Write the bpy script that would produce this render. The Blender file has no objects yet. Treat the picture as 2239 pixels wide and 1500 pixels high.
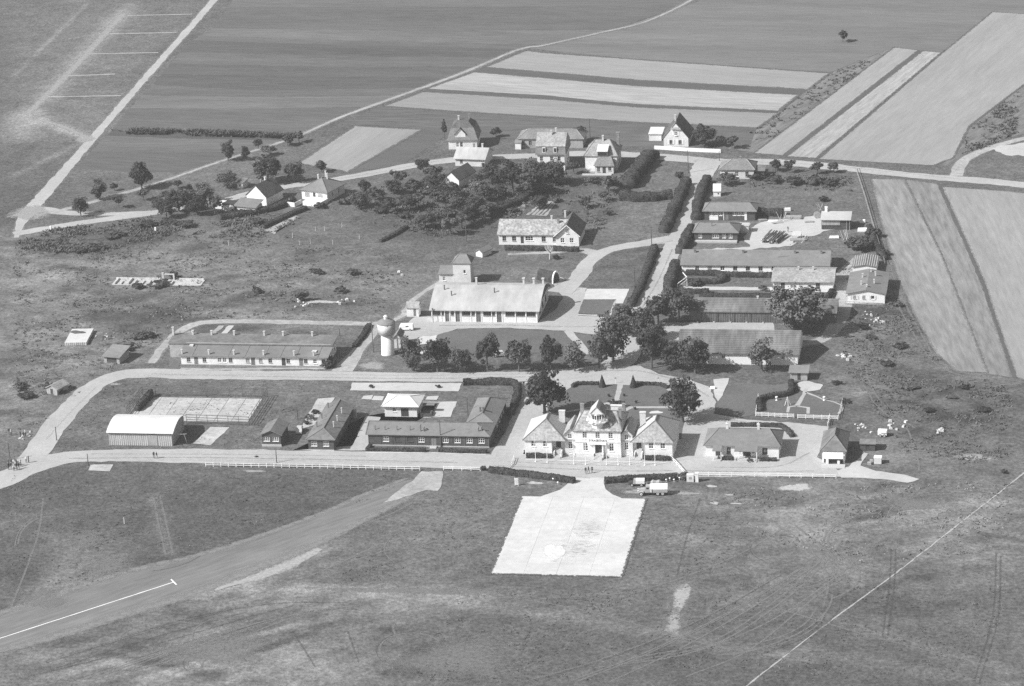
import bpy, math, random
import numpy as np
from mathutils import Matrix, Vector
random.seed(7); rng = np.random.default_rng(7)
SC = bpy.context.scene
COL = SC.collection
R = math.radians

# ------------------------------------------------------------------ camera
# world: X along the building fronts, Y away from the viewer, Z up, metres, origin at the terminal's doorstep
FPX, PITCH, ROLL, YAW = 6952.0, R(20.23), R(-2.88), R(-10.39)
CAMLOC = np.array([105.48185, -680.81146, 283.13671])
_f = np.array([math.sin(YAW)*math.cos(PITCH), math.cos(YAW)*math.cos(PITCH), -math.sin(PITCH)])
_r = np.array([math.cos(YAW), -math.sin(YAW), 0.0]); _u = np.cross(_r, _f)
RX = math.cos(ROLL)*_r + math.sin(ROLL)*_u
UX = -math.sin(ROLL)*_r + math.cos(ROLL)*_u
cam = bpy.data.cameras.new('camera'); camo = bpy.data.objects.new('camera', cam); COL.objects.link(camo)
cam.sensor_fit = 'HORIZONTAL'; cam.sensor_width = 36.0; cam.lens = FPX/2239*36.0
cam.clip_start = 1.0; cam.clip_end = 30000
camo.matrix_world = Matrix(((RX[0], UX[0], -_f[0], CAMLOC[0]), (RX[1], UX[1], -_f[1], CAMLOC[1]), (RX[2], UX[2], -_f[2], CAMLOC[2]), (0, 0, 0, 1)))
SC.camera = camo

# ------------------------------------------------------------------ light (black and white film: neutral light)
SUN_V = Vector((1.03, 0.62, -1.0)).normalized()          # direction the light travels
elev = math.asin(-SUN_V.z); azim = math.atan2(-SUN_V.x, -SUN_V.y)
W = bpy.data.worlds.new('World'); SC.world = W; W.use_nodes = True
nt = W.node_tree; bg = nt.nodes['Background']
sky = nt.nodes.new('ShaderNodeTexSky'); sky.sky_type = 'NISHITA'; sky.sun_disc = False
sky.sun_elevation = elev; sky.sun_rotation = azim; sky.dust_density = 2.0
bwn = nt.nodes.new('ShaderNodeRGBToBW')
nt.links.new(sky.outputs[0], bwn.inputs[0]); nt.links.new(bwn.outputs[0], bg.inputs[0]); bg.inputs[1].default_value = 0.09
sl = bpy.data.lights.new('sun', 'SUN'); sl.energy = 4.6; sl.angle = R(0.53); sl.color = (1, 1, 1)
so = bpy.data.objects.new('sun', sl); COL.objects.link(so); so.rotation_euler = SUN_V.to_track_quat('-Z', 'Y').to_euler()
SC.view_settings.view_transform = 'Standard'; SC.view_settings.look = 'None'
SC.view_settings.exposure = 0.55; SC.view_settings.gamma = 1.0; SC.view_settings.use_curve_mapping = False
SC.cycles.use_denoising = False
SC.cycles.max_bounces = 6; SC.cycles.transparent_max_bounces = 12; SC.cycles.volume_bounces = 0

# ------------------------------------------------------------------ helpers
def G(x, y, z=0.0):
    """point of the ground (or of the level z) that the photograph shows at x, y"""
    d = _f + RX*((x-1119.5)/FPX) - UX*((y-750)/FPX)
    p = CAMLOC + d*((z-CAMLOC[2])/d[2]); return (float(p[0]), float(p[1]))
def GG(pts): return [G(*p) for p in pts]

def tag(o, label=None, cat=None, group=None, kind=None):
    if label: o['label'] = label
    if cat: o['category'] = cat
    if group: o['group'] = group
    if kind: o['kind'] = kind
    return o
def empty(name, loc, rz=0.0, label=None, cat=None, group=None, scale=None):
    o = bpy.data.objects.new(name, None); COL.objects.link(o); o.empty_display_size = 0.2
    o.location = loc if len(loc) == 3 else (loc[0], loc[1], 0); o.rotation_euler = (0, 0, rz)
    if scale: o.scale = scale
    return tag(o, label, cat, group)
def link(name, me, parent=None, loc=None, rz=0.0):
    o = bpy.data.objects.new(name, me); COL.objects.link(o)
    if parent: o.parent = parent
    if loc is not None: o.location = loc
    if rz: o.rotation_euler = (0, 0, rz)
    return o
class MB:
    def __init__(s): s.v = []; s.f = []; s.m = []
    def add(s, vs, fs, mi=0):
        b = len(s.v); s.v += [tuple(v) for v in vs]; s.f += [tuple(i+b for i in f) for f in fs]; s.m += [mi]*len(fs); return s
    def box(s, x0, y0, z0, x1, y1, z1, mi=0):
        return s.add([(x0,y0,z0),(x1,y0,z0),(x1,y1,z0),(x0,y1,z0),(x0,y0,z1),(x1,y0,z1),(x1,y1,z1),(x0,y1,z1)],
                     [(0,3,2,1),(4,5,6,7),(0,1,5,4),(1,2,6,5),(2,3,7,6),(3,0,4,7)], mi)
    def cbox(s, cx, cy, z0, sx, sy, sz, mi=0): return s.box(cx-sx/2, cy-sy/2, z0, cx+sx/2, cy+sy/2, z0+sz, mi)
    def quad(s, a, b, c, d, mi=0): return s.add([a, b, c, d], [(0, 1, 2, 3)], mi)
    def beam(s, a, b, w, h=None, mi=0):
        a = Vector(a); b = Vector(b); h = h or w; d = (b-a); 
        u = d.cross(Vector((0,0,1))); u = Vector((1,0,0)) if u.length < 1e-4 else u.normalized(); n = u.cross(d).normalized()
        vs = []
        for p in (a, b):
            for su, sn in ((-1,-1),(1,-1),(1,1),(-1,1)): vs.append(p+u*su*w/2+n*sn*h/2)
        return s.add(vs, [(0,1,2,3),(7,6,5,4),(0,4,5,1),(1,5,6,2),(2,6,7,3),(3,7,4,0)], mi)
    def rings(s, rings, close=True, cap=True, mi=0):
        """rings: list of equally long loops of points"""
        n = len(rings[0]); vs = [p for r in rings for p in r]; fs = []
        for k in range(len(rings)-1):
            for i in range(n if close else n-1):
                j = (i+1) % n; fs.append((k*n+i, k*n+j, (k+1)*n+j, (k+1)*n+i))
        if cap: fs.append(tuple(range(n))[::-1]); fs.append(tuple((len(rings)-1)*n+i for i in range(n)))
        return s.add(vs, fs, mi)
    def cyl(s, x, y, prof, n=16, mi=0):
        """prof: (radius, z) pairs from below up"""
        return s.rings([[(x+r*math.cos(2*math.pi*i/n), y+r*math.sin(2*math.pi*i/n), z) for i in range(n)] for r, z in prof], mi=mi)
    def tube(s, a, b, r0, r1, n=6, mi=0):
        a = Vector(a); b = Vector(b); d = (b-a).normalized(); u = d.orthogonal().normalized(); w = d.cross(u)
        return s.rings([[p+(u*math.cos(2*math.pi*i/n)+w*math.sin(2*math.pi*i/n))*r for i in range(n)] for p, r in ((a, r0), (b, r1))], mi=mi)
    def extr(s, prof, t, y0, y1, axis='x', mi=0):
        """open profile (u,z) given thickness t, pushed along the ridge; axis 'x': ridge along x (u is y); 'y': ridge along y (u is x)"""
        P = list(prof)+[(u, z-t) for u, z in reversed(prof)]; n = len(P)
        m = (lambda u, z, q: (q, u, z)) if axis == 'x' else (lambda u, z, q: (u, q, z))
        vs = [m(u, z, y0) for u, z in P]+[m(u, z, y1) for u, z in P]; k = len(prof)
        fs = [(i, (i+1) % n, n+(i+1) % n, n+i) for i in range(n)]
        for i in range(k-1): fs += [(i, n-1-i, n-2-i, i+1), (n+i, n+i+1, 2*n-2-i, 2*n-1-i)]
        return s.add(vs, fs, mi)
    def mesh(s, name, mats, smooth=False):
        me = bpy.data.meshes.new(name); me.from_pydata(s.v, [], s.f)
        for m in (mats if isinstance(mats, (list, tuple)) else [mats]): me.materials.append(m)
        if any(s.m): me.polygons.foreach_set('material_index', s.m)
        if smooth: me.polygons.foreach_set('use_smooth', [True]*len(s.f))
        me.update(); return me
    def build(s, name, mats, parent=None, loc=None, rz=0.0, smooth=False):
        return link(name, s.mesh(name, mats, smooth), parent, loc, rz)
def npmesh(name, V, F, mats, smooth=False):
    """V (n,3), F (m,k) arrays"""
    me = bpy.data.meshes.new(name); k = F.shape[1]
    me.vertices.add(len(V)); me.vertices.foreach_set('co', np.asarray(V, np.float32).ravel())
    me.loops.add(F.size); me.loops.foreach_set('vertex_index', F.astype(np.int32).ravel())
    me.polygons.add(len(F)); me.polygons.foreach_set('loop_start', np.arange(0, F.size, k, dtype=np.int32))
    for m in (mats if isinstance(mats, (list, tuple)) else [mats]): me.materials.append(m)
    me.update(calc_edges=True); me.validate()
    if smooth: me.polygons.foreach_set('use_smooth', [True]*len(me.polygons))
    return me

# ------------------------------------------------------------------ materials (greys: the photograph is monochrome)
MATS = {}
def mat(name, v, amp=0.12, scale=1.0, amp2=0.0, scale2=0.1, rough=0.9, bump=0.0, bscale=None, stretch=None, spec=0.15, rot=0.0, attr=None, det=6.0, vary=0.0):
    if name in MATS: return MATS[name]
    m = bpy.data.materials.new(name); m.use_nodes = True; n = m.node_tree.nodes; l = m.node_tree.links
    b = n['Principled BSDF']; b.inputs['Roughness'].default_value = rough; b.inputs['Specular IOR Level'].default_value = spec
    geo = n.new('ShaderNodeNewGeometry'); src = geo.outputs['Position']
    if stretch or rot:
        for r3, s3 in (((0, 0, rot), (1, 1, 1)), ((0, 0, 0), stretch or (1, 1, 1))):
            mp = n.new('ShaderNodeMapping'); mp.inputs['Rotation'].default_value = r3; mp.inputs['Scale'].default_value = s3; l.new(src, mp.inputs[0]); src = mp.outputs[0]
    def noise(sc, d=det):
        t = n.new('ShaderNodeTexNoise'); t.inputs['Scale'].default_value = sc; t.inputs['Detail'].default_value = d; t.inputs['Roughness'].default_value = 0.62
        l.new(src, t.inputs['Vector']); return t.outputs['Fac']
    def mr(x, a, c):
        q = n.new('ShaderNodeMapRange'); q.inputs[1].default_value = 0.36; q.inputs[2].default_value = 0.64; q.clamp = False; q.inputs[3].default_value = a; q.inputs[4].default_value = c
        l.new(x, q.inputs[0]); return q.outputs[0]
    def mul(x, y):
        q = n.new('ShaderNodeMath'); q.operation = 'MULTIPLY'; l.new(x, q.inputs[0]); l.new(y, q.inputs[1]); return q.outputs[0]
    out = mr(noise(scale), v*(1-amp), v*(1+amp))
    if amp2: out = mul(out, mr(noise(scale2), 1-amp2, 1+amp2))
    if attr:
        at = n.new('ShaderNodeAttribute'); at.attribute_name = attr; out = mul(out, at.outputs['Fac'])
    if vary:
        oi = n.new('ShaderNodeObjectInfo'); q = n.new('ShaderNodeMapRange'); q.inputs[3].default_value = 1-vary; q.inputs[4].default_value = 1+vary; l.new(oi.outputs['Random'], q.inputs[0]); out = mul(out, q.outputs[0])
    l.new(out, b.inputs['Base Color'])
    if bump:
        bn = n.new('ShaderNodeBump'); bn.inputs['Strength'].default_value = bump; bn.inputs['Distance'].default_value = 0.35
        l.new(noise(bscale or scale*2, 3.0), bn.inputs['Height']); l.new(bn.outputs[0], b.inputs['Normal'])
    MATS[name] = m; return m
def patchmat(name, v, lo=0.42, hi=0.62, scale=0.8, stretch=None, rot=0.0, amp=0.15, maxa=1.0, edge=True):
    """a worn, broken-up sheet: noise decides where it covers what lies under it; 'edge' attribute fades its rim"""
    if name in MATS: return MATS[name]
    m = mat(name, v, amp, 1.5); n = m.node_tree.nodes; l = m.node_tree.links
    b = n['Principled BSDF']; o = n['Material Output']; geo = n.new('ShaderNodeNewGeometry'); mp = n.new('ShaderNodeMapping')
    mp.inputs['Rotation'].default_value = (0, 0, rot); mp.inputs['Scale'].default_value = stretch or (1, 1, 1)
    l.new(geo.outputs['Position'], mp.inputs[0])
    t = n.new('ShaderNodeTexNoise'); t.inputs['Scale'].default_value = scale; t.inputs['Detail'].default_value = 7; t.inputs['Roughness'].default_value = 0.68
    l.new(mp.outputs[0], t.inputs['Vector'])
    x = t.outputs['Fac']
    if edge:
        at = n.new('ShaderNodeAttribute'); at.attribute_name = 'edge'
        a1 = n.new('ShaderNodeMath'); a1.operation = 'MULTIPLY_ADD'; a1.inputs[1].default_value = 0.5; a1.inputs[2].default_value = -0.5
        l.new(at.outputs['Fac'], a1.inputs[0])
        a2 = n.new('ShaderNodeMath'); a2.operation = 'ADD'; l.new(x, a2.inputs[0]); l.new(a1.outputs[0], a2.inputs[1]); x = a2.outputs[0]
    q = n.new('ShaderNodeMapRange'); q.inputs[1].default_value = lo; q.inputs[2].default_value = hi; q.inputs[3].default_value = 0; q.inputs[4].default_value = maxa
    l.new(x, q.inputs[0])
    tr = n.new('ShaderNodeBsdfTransparent'); mx = n.new('ShaderNodeMixShader')
    l.new(q.outputs[0], mx.inputs[0]); l.new(tr.outputs[0], mx.inputs[1]); l.new(b.outputs[0], mx.inputs[2]); l.new(mx.outputs[0], o.inputs['Surface'])
    return m
mat('grass', 0.116, 0.30, 1.0, 0.16, 0.35, bump=0.55, bscale=1.6, attr='tone', spec=0.05)
mat('lawn', 0.125, 0.10, 1.2, 0.10, 0.12, bump=0.2, bscale=2.5, spec=0.05)
mat('road', 0.38, 0.07, 0.9, 0.08, 0.07, spec=0.1, bump=0.1)
mat('dirt', 0.33, 0.16, 0.8, 0.14, 0.12, bump=0.2)
mat('concrete', 0.45, 0.06, 0.7, 0.08, 0.07)
mat('white_concrete', 0.53, 0.06, 0.6, 0.06, 0.12, vary=0.045)
mat('oldslab', 0.40, 0.14, 0.9, 0.12, 0.2, bump=0.2, vary=0.10)
mat('stain', 0.34, 0.2, 1.0)
mat('plaster', 0.72, 0.07, 0.9, 0.06, 0.25)
mat('plaster2', 0.6, 0.08, 0.8, 0.08, 0.25)
mat('greywall', 0.34, 0.1, 0.8, 0.1, 0.3)
mat('whitewash', 0.8, 0.03, 1.5)
mat('paint', 0.80, 0.04, 3.0, rough=0.6)
mat('darkwood', 0.085, 0.22, 1.6, 0.1, 0.3, stretch=(1, 1, 6))
mat('brownwood', 0.14, 0.3, 1.3, 0.15, 0.3, stretch=(3, 3, 0.4))
mat('greywood', 0.34, 0.2, 1.4, stretch=(3, 3, 0.4))
mat('palewood', 0.46, 0.14, 1.4, stretch=(3, 3, 0.4))
mat('felt', 0.19, 0.08, 0.9, 0.10, 0.15)
mat('felt2', 0.168, 0.16, 0.9, 0.16, 0.2)
mat('feltlight', 0.215, 0.09, 0.9, 0.12, 0.15)
mat('tiledark', 0.105, 0.22, 2.2, 0.18, 0.25, stretch=(1, 1, 1))
mat('tilemid', 0.20, 0.22, 2.4, 0.12, 0.25)
mat('tilebarn', 0.165, 0.22, 0.7, 0.22, 0.2, stretch=(1.2, 0.3, 0.3))
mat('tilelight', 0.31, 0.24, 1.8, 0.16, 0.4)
mat('tilemottled', 0.32, 0.36, 1.5, 0.18, 0.5)  # mottled tile, kept darker than the terminal's sunlit-coloured side slopes
mat('tileseam', 0.20, 0.15, 2.0)
mat('cementroof', 0.405, 0.10, 0.5, 0.13, 0.14, stretch=(1, 0.4, 0.4))
mat('whiteroof', 0.62, 0.03, 0.6, 0.05, 0.15)
mat('tilesunlit', 0.47, 0.08, 1.5, 0.06, 0.4); mat('brick', 0.24, 0.2, 2.0); mat('chimneyw', 0.52, 0.12, 2.0); mat('metal', 0.13, 0.15, 2.0, rough=0.5, spec=0.4)  # sunlit brightness of the terminal's side slopes is put into this tile colour
mat('glass', 0.035, 0.2, 1.0, rough=0.12, spec=0.5); mat('doordark', 0.07, 0.15, 2.0); mat('doorgrey', 0.2, 0.15, 2.0, stretch=(4, 4, 0.5)); mat('shutter', 0.3, 0.1, 2.0)
mat('blind', 0.35, 0.1, 2.0)
mat('bark', 0.11, 0.25, 3.0); mat('deadwood', 0.55, 0.2, 3.0); mat('pole', 0.10, 0.2, 2.0)
mat('leaf', 0.056, 0.35, 0.7, 0.22, 0.12, spec=0.2, rough=0.75, vary=0.3); mat('leaf2', 0.08, 0.35, 0.7, 0.2, 0.12, spec=0.2, rough=0.75, vary=0.3)
mat('leafpale', 0.115, 0.35, 0.8, 0.2, 0.2, spec=0.2); mat('hedge', 0.053, 0.35, 1.4, 0.2, 0.2); mat('weed', 0.112, 0.25, 0.35, 0.2, 0.06, spec=0.05)
mat('weedpale', 0.185, 0.35, 0.3, 0.25, 0.05, spec=0.05); mat('maize', 0.1, 0.3, 1.0); mat('soil', 0.10, 0.2, 1.0, 0.2, 0.2)
mat('rubble', 0.52, 0.25, 1.2); mat('log', 0.13, 0.45, 2.0); mat('tarp', 0.74, 0.05, 1.5); mat('truckgrey', 0.36, 0.08, 2.0, rough=0.5, spec=0.4)
mat('vehdark', 0.05, 0.2, 2.0, rough=0.4, spec=0.5); mat('tyre', 0.03, 0.2, 4.0); mat('rim', 0.6, 0.1, 4.0); mat('carbody', 0.5, 0.05, 2.0, rough=0.35, spec=0.5)
mat('skin', 0.4, 0.05, 3.0); mat('clothdark', 0.045, 0.2, 3.0); mat('clothlight', 0.6, 0.1, 3.0); mat('wire', 0.12, 0.1, 2.0); mat('letter', 0.16, 0.1, 4.0)
# ------------------------------------------------------------------ the ground: one sheet to the horizon, its grass tone kept per vertex
LZ = 0.006
xs = np.arange(-345, 150.1, 1.25); ys = np.concatenate([np.arange(-155, 130, 1.25), np.arange(130, 480.1, 2.5)])
nx, ny = len(xs), len(ys)
GX, GY = np.meshgrid(xs, ys); PX = GX.ravel(); PY = GY.ravel()
TONE = np.ones(len(PX))
def sdist(poly, X, Y):
    poly = np.array(poly); d = np.full(len(X), 1e9); ins = np.zeros(len(X), bool); n = len(poly)
    for i in range(n):
        a, b = poly[i], poly[(i+1) % n]; e = b-a; wx, wy = X-a[0], Y-a[1]
        t = np.clip((wx*e[0]+wy*e[1])/(e@e+1e-9), 0, 1); d = np.minimum(d, np.hypot(wx-e[0]*t, wy-e[1]*t))
        c = ((a[1] > Y) != (b[1] > Y)); xi = a[0]+(Y-a[1])/(b[1]-a[1]+1e-12)*e[0]; ins ^= c & (X < xi)
    return np.where(ins, d, -d)
def paint(pts, tone, feather=8.0, mix=1.0):
    k = np.clip(sdist(GG(pts), PX, PY)/feather*0.5+0.5, 0, 1); k = k*k*(3-2*k)*mix; TONE[:] = TONE*(1-k)+tone*k
def stroke(pts, r, tone, mix=1.0):
    P = GG(pts); d = np.full(len(PX), 1e9)
    for a, b in zip(P, P[1:]):
        ex, ey = b[0]-a[0], b[1]-a[1]; t = np.clip(((PX-a[0])*ex+(PY-a[1])*ey)/(ex*ex+ey*ey+1e-9), 0, 1)
        d = np.minimum(d, np.hypot(PX-a[0]-ex*t, PY-a[1]-ey*t))
    k = np.clip(1-d/r, 0, 1)*mix; TONE[:] = TONE*(1-k)+tone*k
# broad tones of the grass
paint([(-40,1060),(200,1012),(925,1030),(850,1090),(460,1210),(-40,1350)], 0.80, 8)
paint([(1000,1310),(2300,1250),(2300,1600),(850,1600)], 0.86, 25)
paint([(905,1085),(1130,1060),(1075,1260),(1360,1290),(900,1330),(600,1290)], 0.98, 10)
paint([(1600,1075),(2300,1050),(2300,1215),(1900,1250),(1600,1180)], 1.42, 20)
paint([(1420,1100),(1600,1090),(1600,1230),(1420,1240)], 1.12, 14)
paint([(900,1090),(1120,1080),(1090,1200),(820,1190)], 1.12, 10)
paint([(-40,1400),(420,1310),(900,1330),(860,1420),(650,1600),(-40,1600)], 1.18, 12, 0.8)
paint([(180,1450),(600,1370),(800,1430),(700,1600),(150,1600)], 1.45, 14, 0.6)
paint([(60,1290),(140,1230),(265,1215),(270,1255),(120,1300)], 1.6, 4, 0.8)
paint([(100,1160),(260,1180),(265,1260),(110,1240)], 1.35, 6, 0.7)
paint([(20,505),(300,470),(900,520),(960,610),(860,690),(400,715),(250,800),(60,950),(-40,1000),(-40,540)], 1.38, 10)
paint([(40,520),(330,480),(420,520),(200,560),(40,560)], 0.75, 6)
paint([(420,480),(640,470),(900,500),(1000,560),(950,600),(700,540),(480,540)], 1.12, 6)
paint([(560,640),(800,620),(860,680),(560,690)], 1.15, 6)
paint([(200,690),(440,650),(420,700),(260,760)], 0.82, 6)
paint([(760,480),(900,400),(1080,370),(1360,380),(1340,470),(1080,520),(960,540)], 0.80, 8)
paint([(110,985),(130,925),(240,832),(720,836),(690,880),(660,960),(560,980),(120,985)], 0.92, 4)
paint([(1860,520),(1960,640),(2060,790),(2225,840),(2225,1040),(1900,1040),(1850,900),(1780,780),(1840,660)], 1.15, 6)
paint([(1950,780),(2200,850),(2200,960),(1900,900)], 0.95, 10)
paint([(150,370),(470,340),(620,330),(560,420),(330,465),(120,455)], 1.22, 5)
paint([(30,300),(180,310),(80,430),(30,440)], 1.05, 5)
paint([(30,0),(440,0),(190,290),(30,270)], 1.15, 6)
stroke([(60,255),(140,170),(280,12)], 7, 2.0, 0.9); stroke([(45,300),(60,250)], 9, 2.2, 0.7); stroke([(80,262),(185,298)], 4, 2.3, 0.9)
stroke([(30,165),(190,8)], 1.6, 1.9, 0.8); stroke([(28,385),(170,315)], 2.5, 1.8, 0.8)
paint([(1330,560),(1430,545),(1380,650),(1290,630)], 0.95, 3); paint([(1420,450),(1470,440),(1440,520),(1320,520),(1350,450)], 1.15, 3)
paint([(1560,420),(1860,400),(1880,450),(1650,460)], 1.0, 5); paint([(1000,600),(1200,560),(1260,600),(1200,620),(1050,620)], 1.15, 5)
for pts, t, r in (([(440,1300),(560,1262),(700,1200)], 2.3, 4), ([(560,1290),(720,1285),(880,1300),(1050,1303)], 1.7, 5), ([(960,1310),(1300,1360),(1500,1400),(1750,1440)], 1.45, 4),
                  ([(1490,1280),(1470,1390)], 1.5, 4), ([(1760,1420),(2000,1470),(2225,1500)], 1.2, 4), ([(1700,1310),(1900,1380),(2220,1470)], 1.25, 3), ([(1450,1100),(1620,1110)], 1.5, 6), ([(1600,1040),(1820,1055)], 1.3, 3),
                  ([(330,1085),(370,1210)], 1.35, 2), ([(500,1390),(700,1320)], 0.75, 3), ([(150,1440),(500,1330)], 0.7, 3), ([(60,1470),(430,1370),(640,1330)], 0.72, 2.5), ([(1440,1100),(1400,1260),(1300,1330)], 1.15, 8)):
    stroke(pts, r, t, 0.75)
# mottling: rounded lattice noise in several sizes, drawn out a little along the mowing
def lattice(wx, wy, ang=0.0):
    u = (PX*math.cos(ang)+PY*math.sin(ang))/wx; v = (-PX*math.sin(ang)+PY*math.cos(ang))/wy; u -= u.min(); v -= v.min()
    g = rng.normal(0, 1, (int(v.max())+3, int(u.max())+3)); i = u.astype(int); j = v.astype(int); fu = u-i; fv = v-j; fu = fu*fu*(3-2*fu); fv = fv*fv*(3-2*fv)
    return (g[j, i]*(1-fu)+g[j, i+1]*fu)*(1-fv)+(g[j+1, i]*(1-fu)+g[j+1, i+1]*fu)*fv
ROUGH = np.full(len(PX), 0.75)
for pts, q in (([(1560,1060),(2300,1040),(2300,1330),(1500,1330)], 1.5), ([(-40,1280),(1000,1280),(900,1600),(-40,1600)], 1.6), ([(20,505),(900,520),(860,690),(250,800),(-40,1000),(-40,540)], 1.7), ([(1860,520),(2225,840),(2225,1040),(1900,1040),(1780,780)], 1.9), ([(110,985),(240,832),(720,836),(560,980)], 1.2)):
    k = np.clip(sdist(GG(pts), PX, PY)/24+0.5, 0, 1); ROUGH[:] = ROUGH*(1-k)+q*k
nz = 0.05*lattice(38, 26)+0.06*lattice(17, 12, 0.3)+0.07*lattice(9, 6, -0.2)+0.075*lattice(5, 3.6, 0.2)+0.07*lattice(3.2, 2.6, 0.5)
sw_ = np.maximum(0, lattice(30, 22))*0.10*lattice(14, 2.2, 0.45)+np.maximum(0, lattice(34, 22))*0.10*lattice(16, 2.2, -0.35)
A0, A1 = G(150,1450), G(600,1330); an = math.atan2(A1[1]-A0[1], A1[0]-A0[0])
k = np.clip(sdist(GG([(60,1420),(560,1310),(780,1330),(720,1420),(500,1500),(60,1510)]), PX, PY)/10+0.4, 0, 1); sw_ = sw_+k*0.16*(lattice(26, 1.7, an)+lattice(30, 2.8, an+0.12))
k = np.clip(sdist(GG([(1080,1420),(1500,1330),(1780,1180),(1900,1200),(1700,1350),(1350,1470)]), PX, PY)/14+0.4, 0, 1); A0, A1 = G(1380,1440), G(1700,1310); sw_ = sw_+k*0.10*lattice(26, 1.7, math.atan2(A1[1]-A0[1], A1[0]-A0[0]))
k = np.clip(sdist(GG([(700,1120),(1120,1070),(1060,1260),(560,1280)]), PX, PY)/14+0.4, 0, 1); A0, A1 = G(800,1190), G(1050,1120); sw_ = sw_+k*0.09*lattice(22, 1.6, math.atan2(A1[1]-A0[1], A1[0]-A0[0]))
TONE *= np.clip(1+ROUGH*(nz+sw_), 0.5, 1.9)
# slow natural drift
for _ in range(60):
    cx, cy, r = rng.uniform(-300, 130), rng.uniform(-140, 460), rng.uniform(8, 35); k = np.exp(-((PX-cx)**2/(r*r*2.5)+(PY-cy)**2/(r*r))); TONE *= 1+k*rng.uniform(-0.14, 0.16)
V = np.stack([PX, PY, np.zeros(len(PX))], 1); idx = np.arange(nx*ny).reshape(ny, nx)
F = np.stack([idx[:-1, :-1], idx[:-1, 1:], idx[1:, 1:], idx[1:, :-1]], -1).reshape(-1, 4)
B = 9000.0; x0, x1, y0, y1 = xs[0], xs[-1], ys[0], ys[-1]; k0 = len(V)
V = np.vstack([V, [(-B,-B,0),(x0,-B,0),(x1,-B,0),(B,-B,0),(-B,y0,0),(x0,y0,0),(x1,y0,0),(B,y0,0),(-B,y1,0),(x0,y1,0),(x1,y1,0),(B,y1,0),(-B,B,0),(x0,B,0),(x1,B,0),(B,B,0)]])
F = np.vstack([F, [[k0+r*4+c, k0+r*4+c+1, k0+r*4+c+5, k0+r*4+c+4] for r in range(3) for c in range(3) if not (r == 1 and c == 1)]])
me = npmesh('ground', V, F, MATS['grass']); at = me.attributes.new('tone', 'FLOAT', 'POINT'); at.data.foreach_set('value', np.concatenate([TONE, np.ones(16)]).astype(np.float32))
tag(link('ground', me), 'wide grassy airfield ground with worn and tall patches', 'grass', kind='structure')

# ------------------------------------------------------------------ flat sheets and ribbons lying on the ground
def densify(P, step, jit, closed=True):
    out = []; n = len(P)
    for i in range(n if closed else n-1):
        a, b = np.array(P[i]), np.array(P[(i+1) % n]); L = np.hypot(*(b-a)); m = max(1, int(L/step)); nv = np.array([-(b-a)[1], (b-a)[0]])/(L+1e-9)
        for k in range(m):
            o = 0 if k == 0 else rng.normal(0, jit); out.append(a+(b-a)*k/m+nv*o)
    if not closed: out.append(np.array(P[-1]))
    return out
def catmull(P, step=2.0):
    P = [np.array(p, float) for p in P]; Q = [2*P[0]-P[1]]+P+[2*P[-1]-P[-2]]; out = []
    for i in range(1, len(Q)-2):
        a, b, c, d = Q[i-1:i+3]; m = max(1, int(np.hypot(*(c-b))/step))
        for k in range(m):
            t = k/m; out.append(0.5*((2*b)+(c-a)*t+(2*a-5*b+4*c-d)*t*t+(3*b-a-3*c+d)*t**3))
    out.append(P[-1]); return out
def sheet(name, pts, m, layer, jit=0.15, step=1.6, label=None, cat=None, world=False, curve=False, kind='structure', parent=None):
    P = pts if world else GG(pts)
    if curve: P = catmull(list(P)+[P[0]], 1.5)[:-1]
    P = densify(P, step, jit); z = LZ*layer
    mb = MB(); mb.add([(p[0], p[1], z) for p in P], [tuple(range(len(P)))]); me = mb.mesh(name, MATS[m])
    if sum((P[i][0]*P[(i+1) % len(P)][1]-P[(i+1) % len(P)][0]*P[i][1]) for i in range(len(P))) < 0: me.flip_normals()
    o = link(name, me, parent)
    return tag(o, label, cat, kind=kind) if parent is None else o
def ribbon(name, pts, w, m, layer, jit=0.12, label=None, cat=None, world=False, step=2.0, kind='structure', parent=None, curve=True, group=None):
    P = pts if world else GG(pts); n0 = len(P); P = catmull(P, step) if curve else densify(P, step, 0, False); P = np.array(P); n = len(P)
    T = np.gradient(P, axis=0); T /= np.hypot(T[:, 0], T[:, 1])[:, None]+1e-9; N = np.stack([-T[:, 1], T[:, 0]], 1)
    ww = np.interp(np.linspace(0, 1, n), np.linspace(0, 1, len(w)), w) if isinstance(w, (list, tuple)) else np.full(n, w)
    if w is not None and np.mean(ww) > 2.5: ii = np.arange(n); ww = ww*(1+0.045*np.sin(ii*0.31+n)+0.035*np.sin(ii*0.83+2*n))
    cols = [-0.5, -0.25, 0, 0.25, 0.5]; V = []
    for c in cols:
        j = rng.normal(0, jit, n) if abs(c) == 0.5 else 0
        q = P+N*(c*ww+j)[:, None]; V.append(np.column_stack([q, np.full(n, LZ*layer)]))
    V = np.stack(V, 1).reshape(-1, 3); k = len(cols); F = np.array([[i*k+c+1, i*k+c, (i+1)*k+c, (i+1)*k+c+1] for i in range(n-1) for c in range(k-1)])
    me = npmesh(name, V, F, MATS[m]); at = me.attributes.new('edge', 'FLOAT', 'POINT'); e = np.tile([0, 0.8, 1, 0.8, 0], n).astype(np.float32); at.data.foreach_set('value', e)
    o = link(name, me, parent)
    return tag(o, label, cat, group, kind) if parent is None else o
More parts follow.
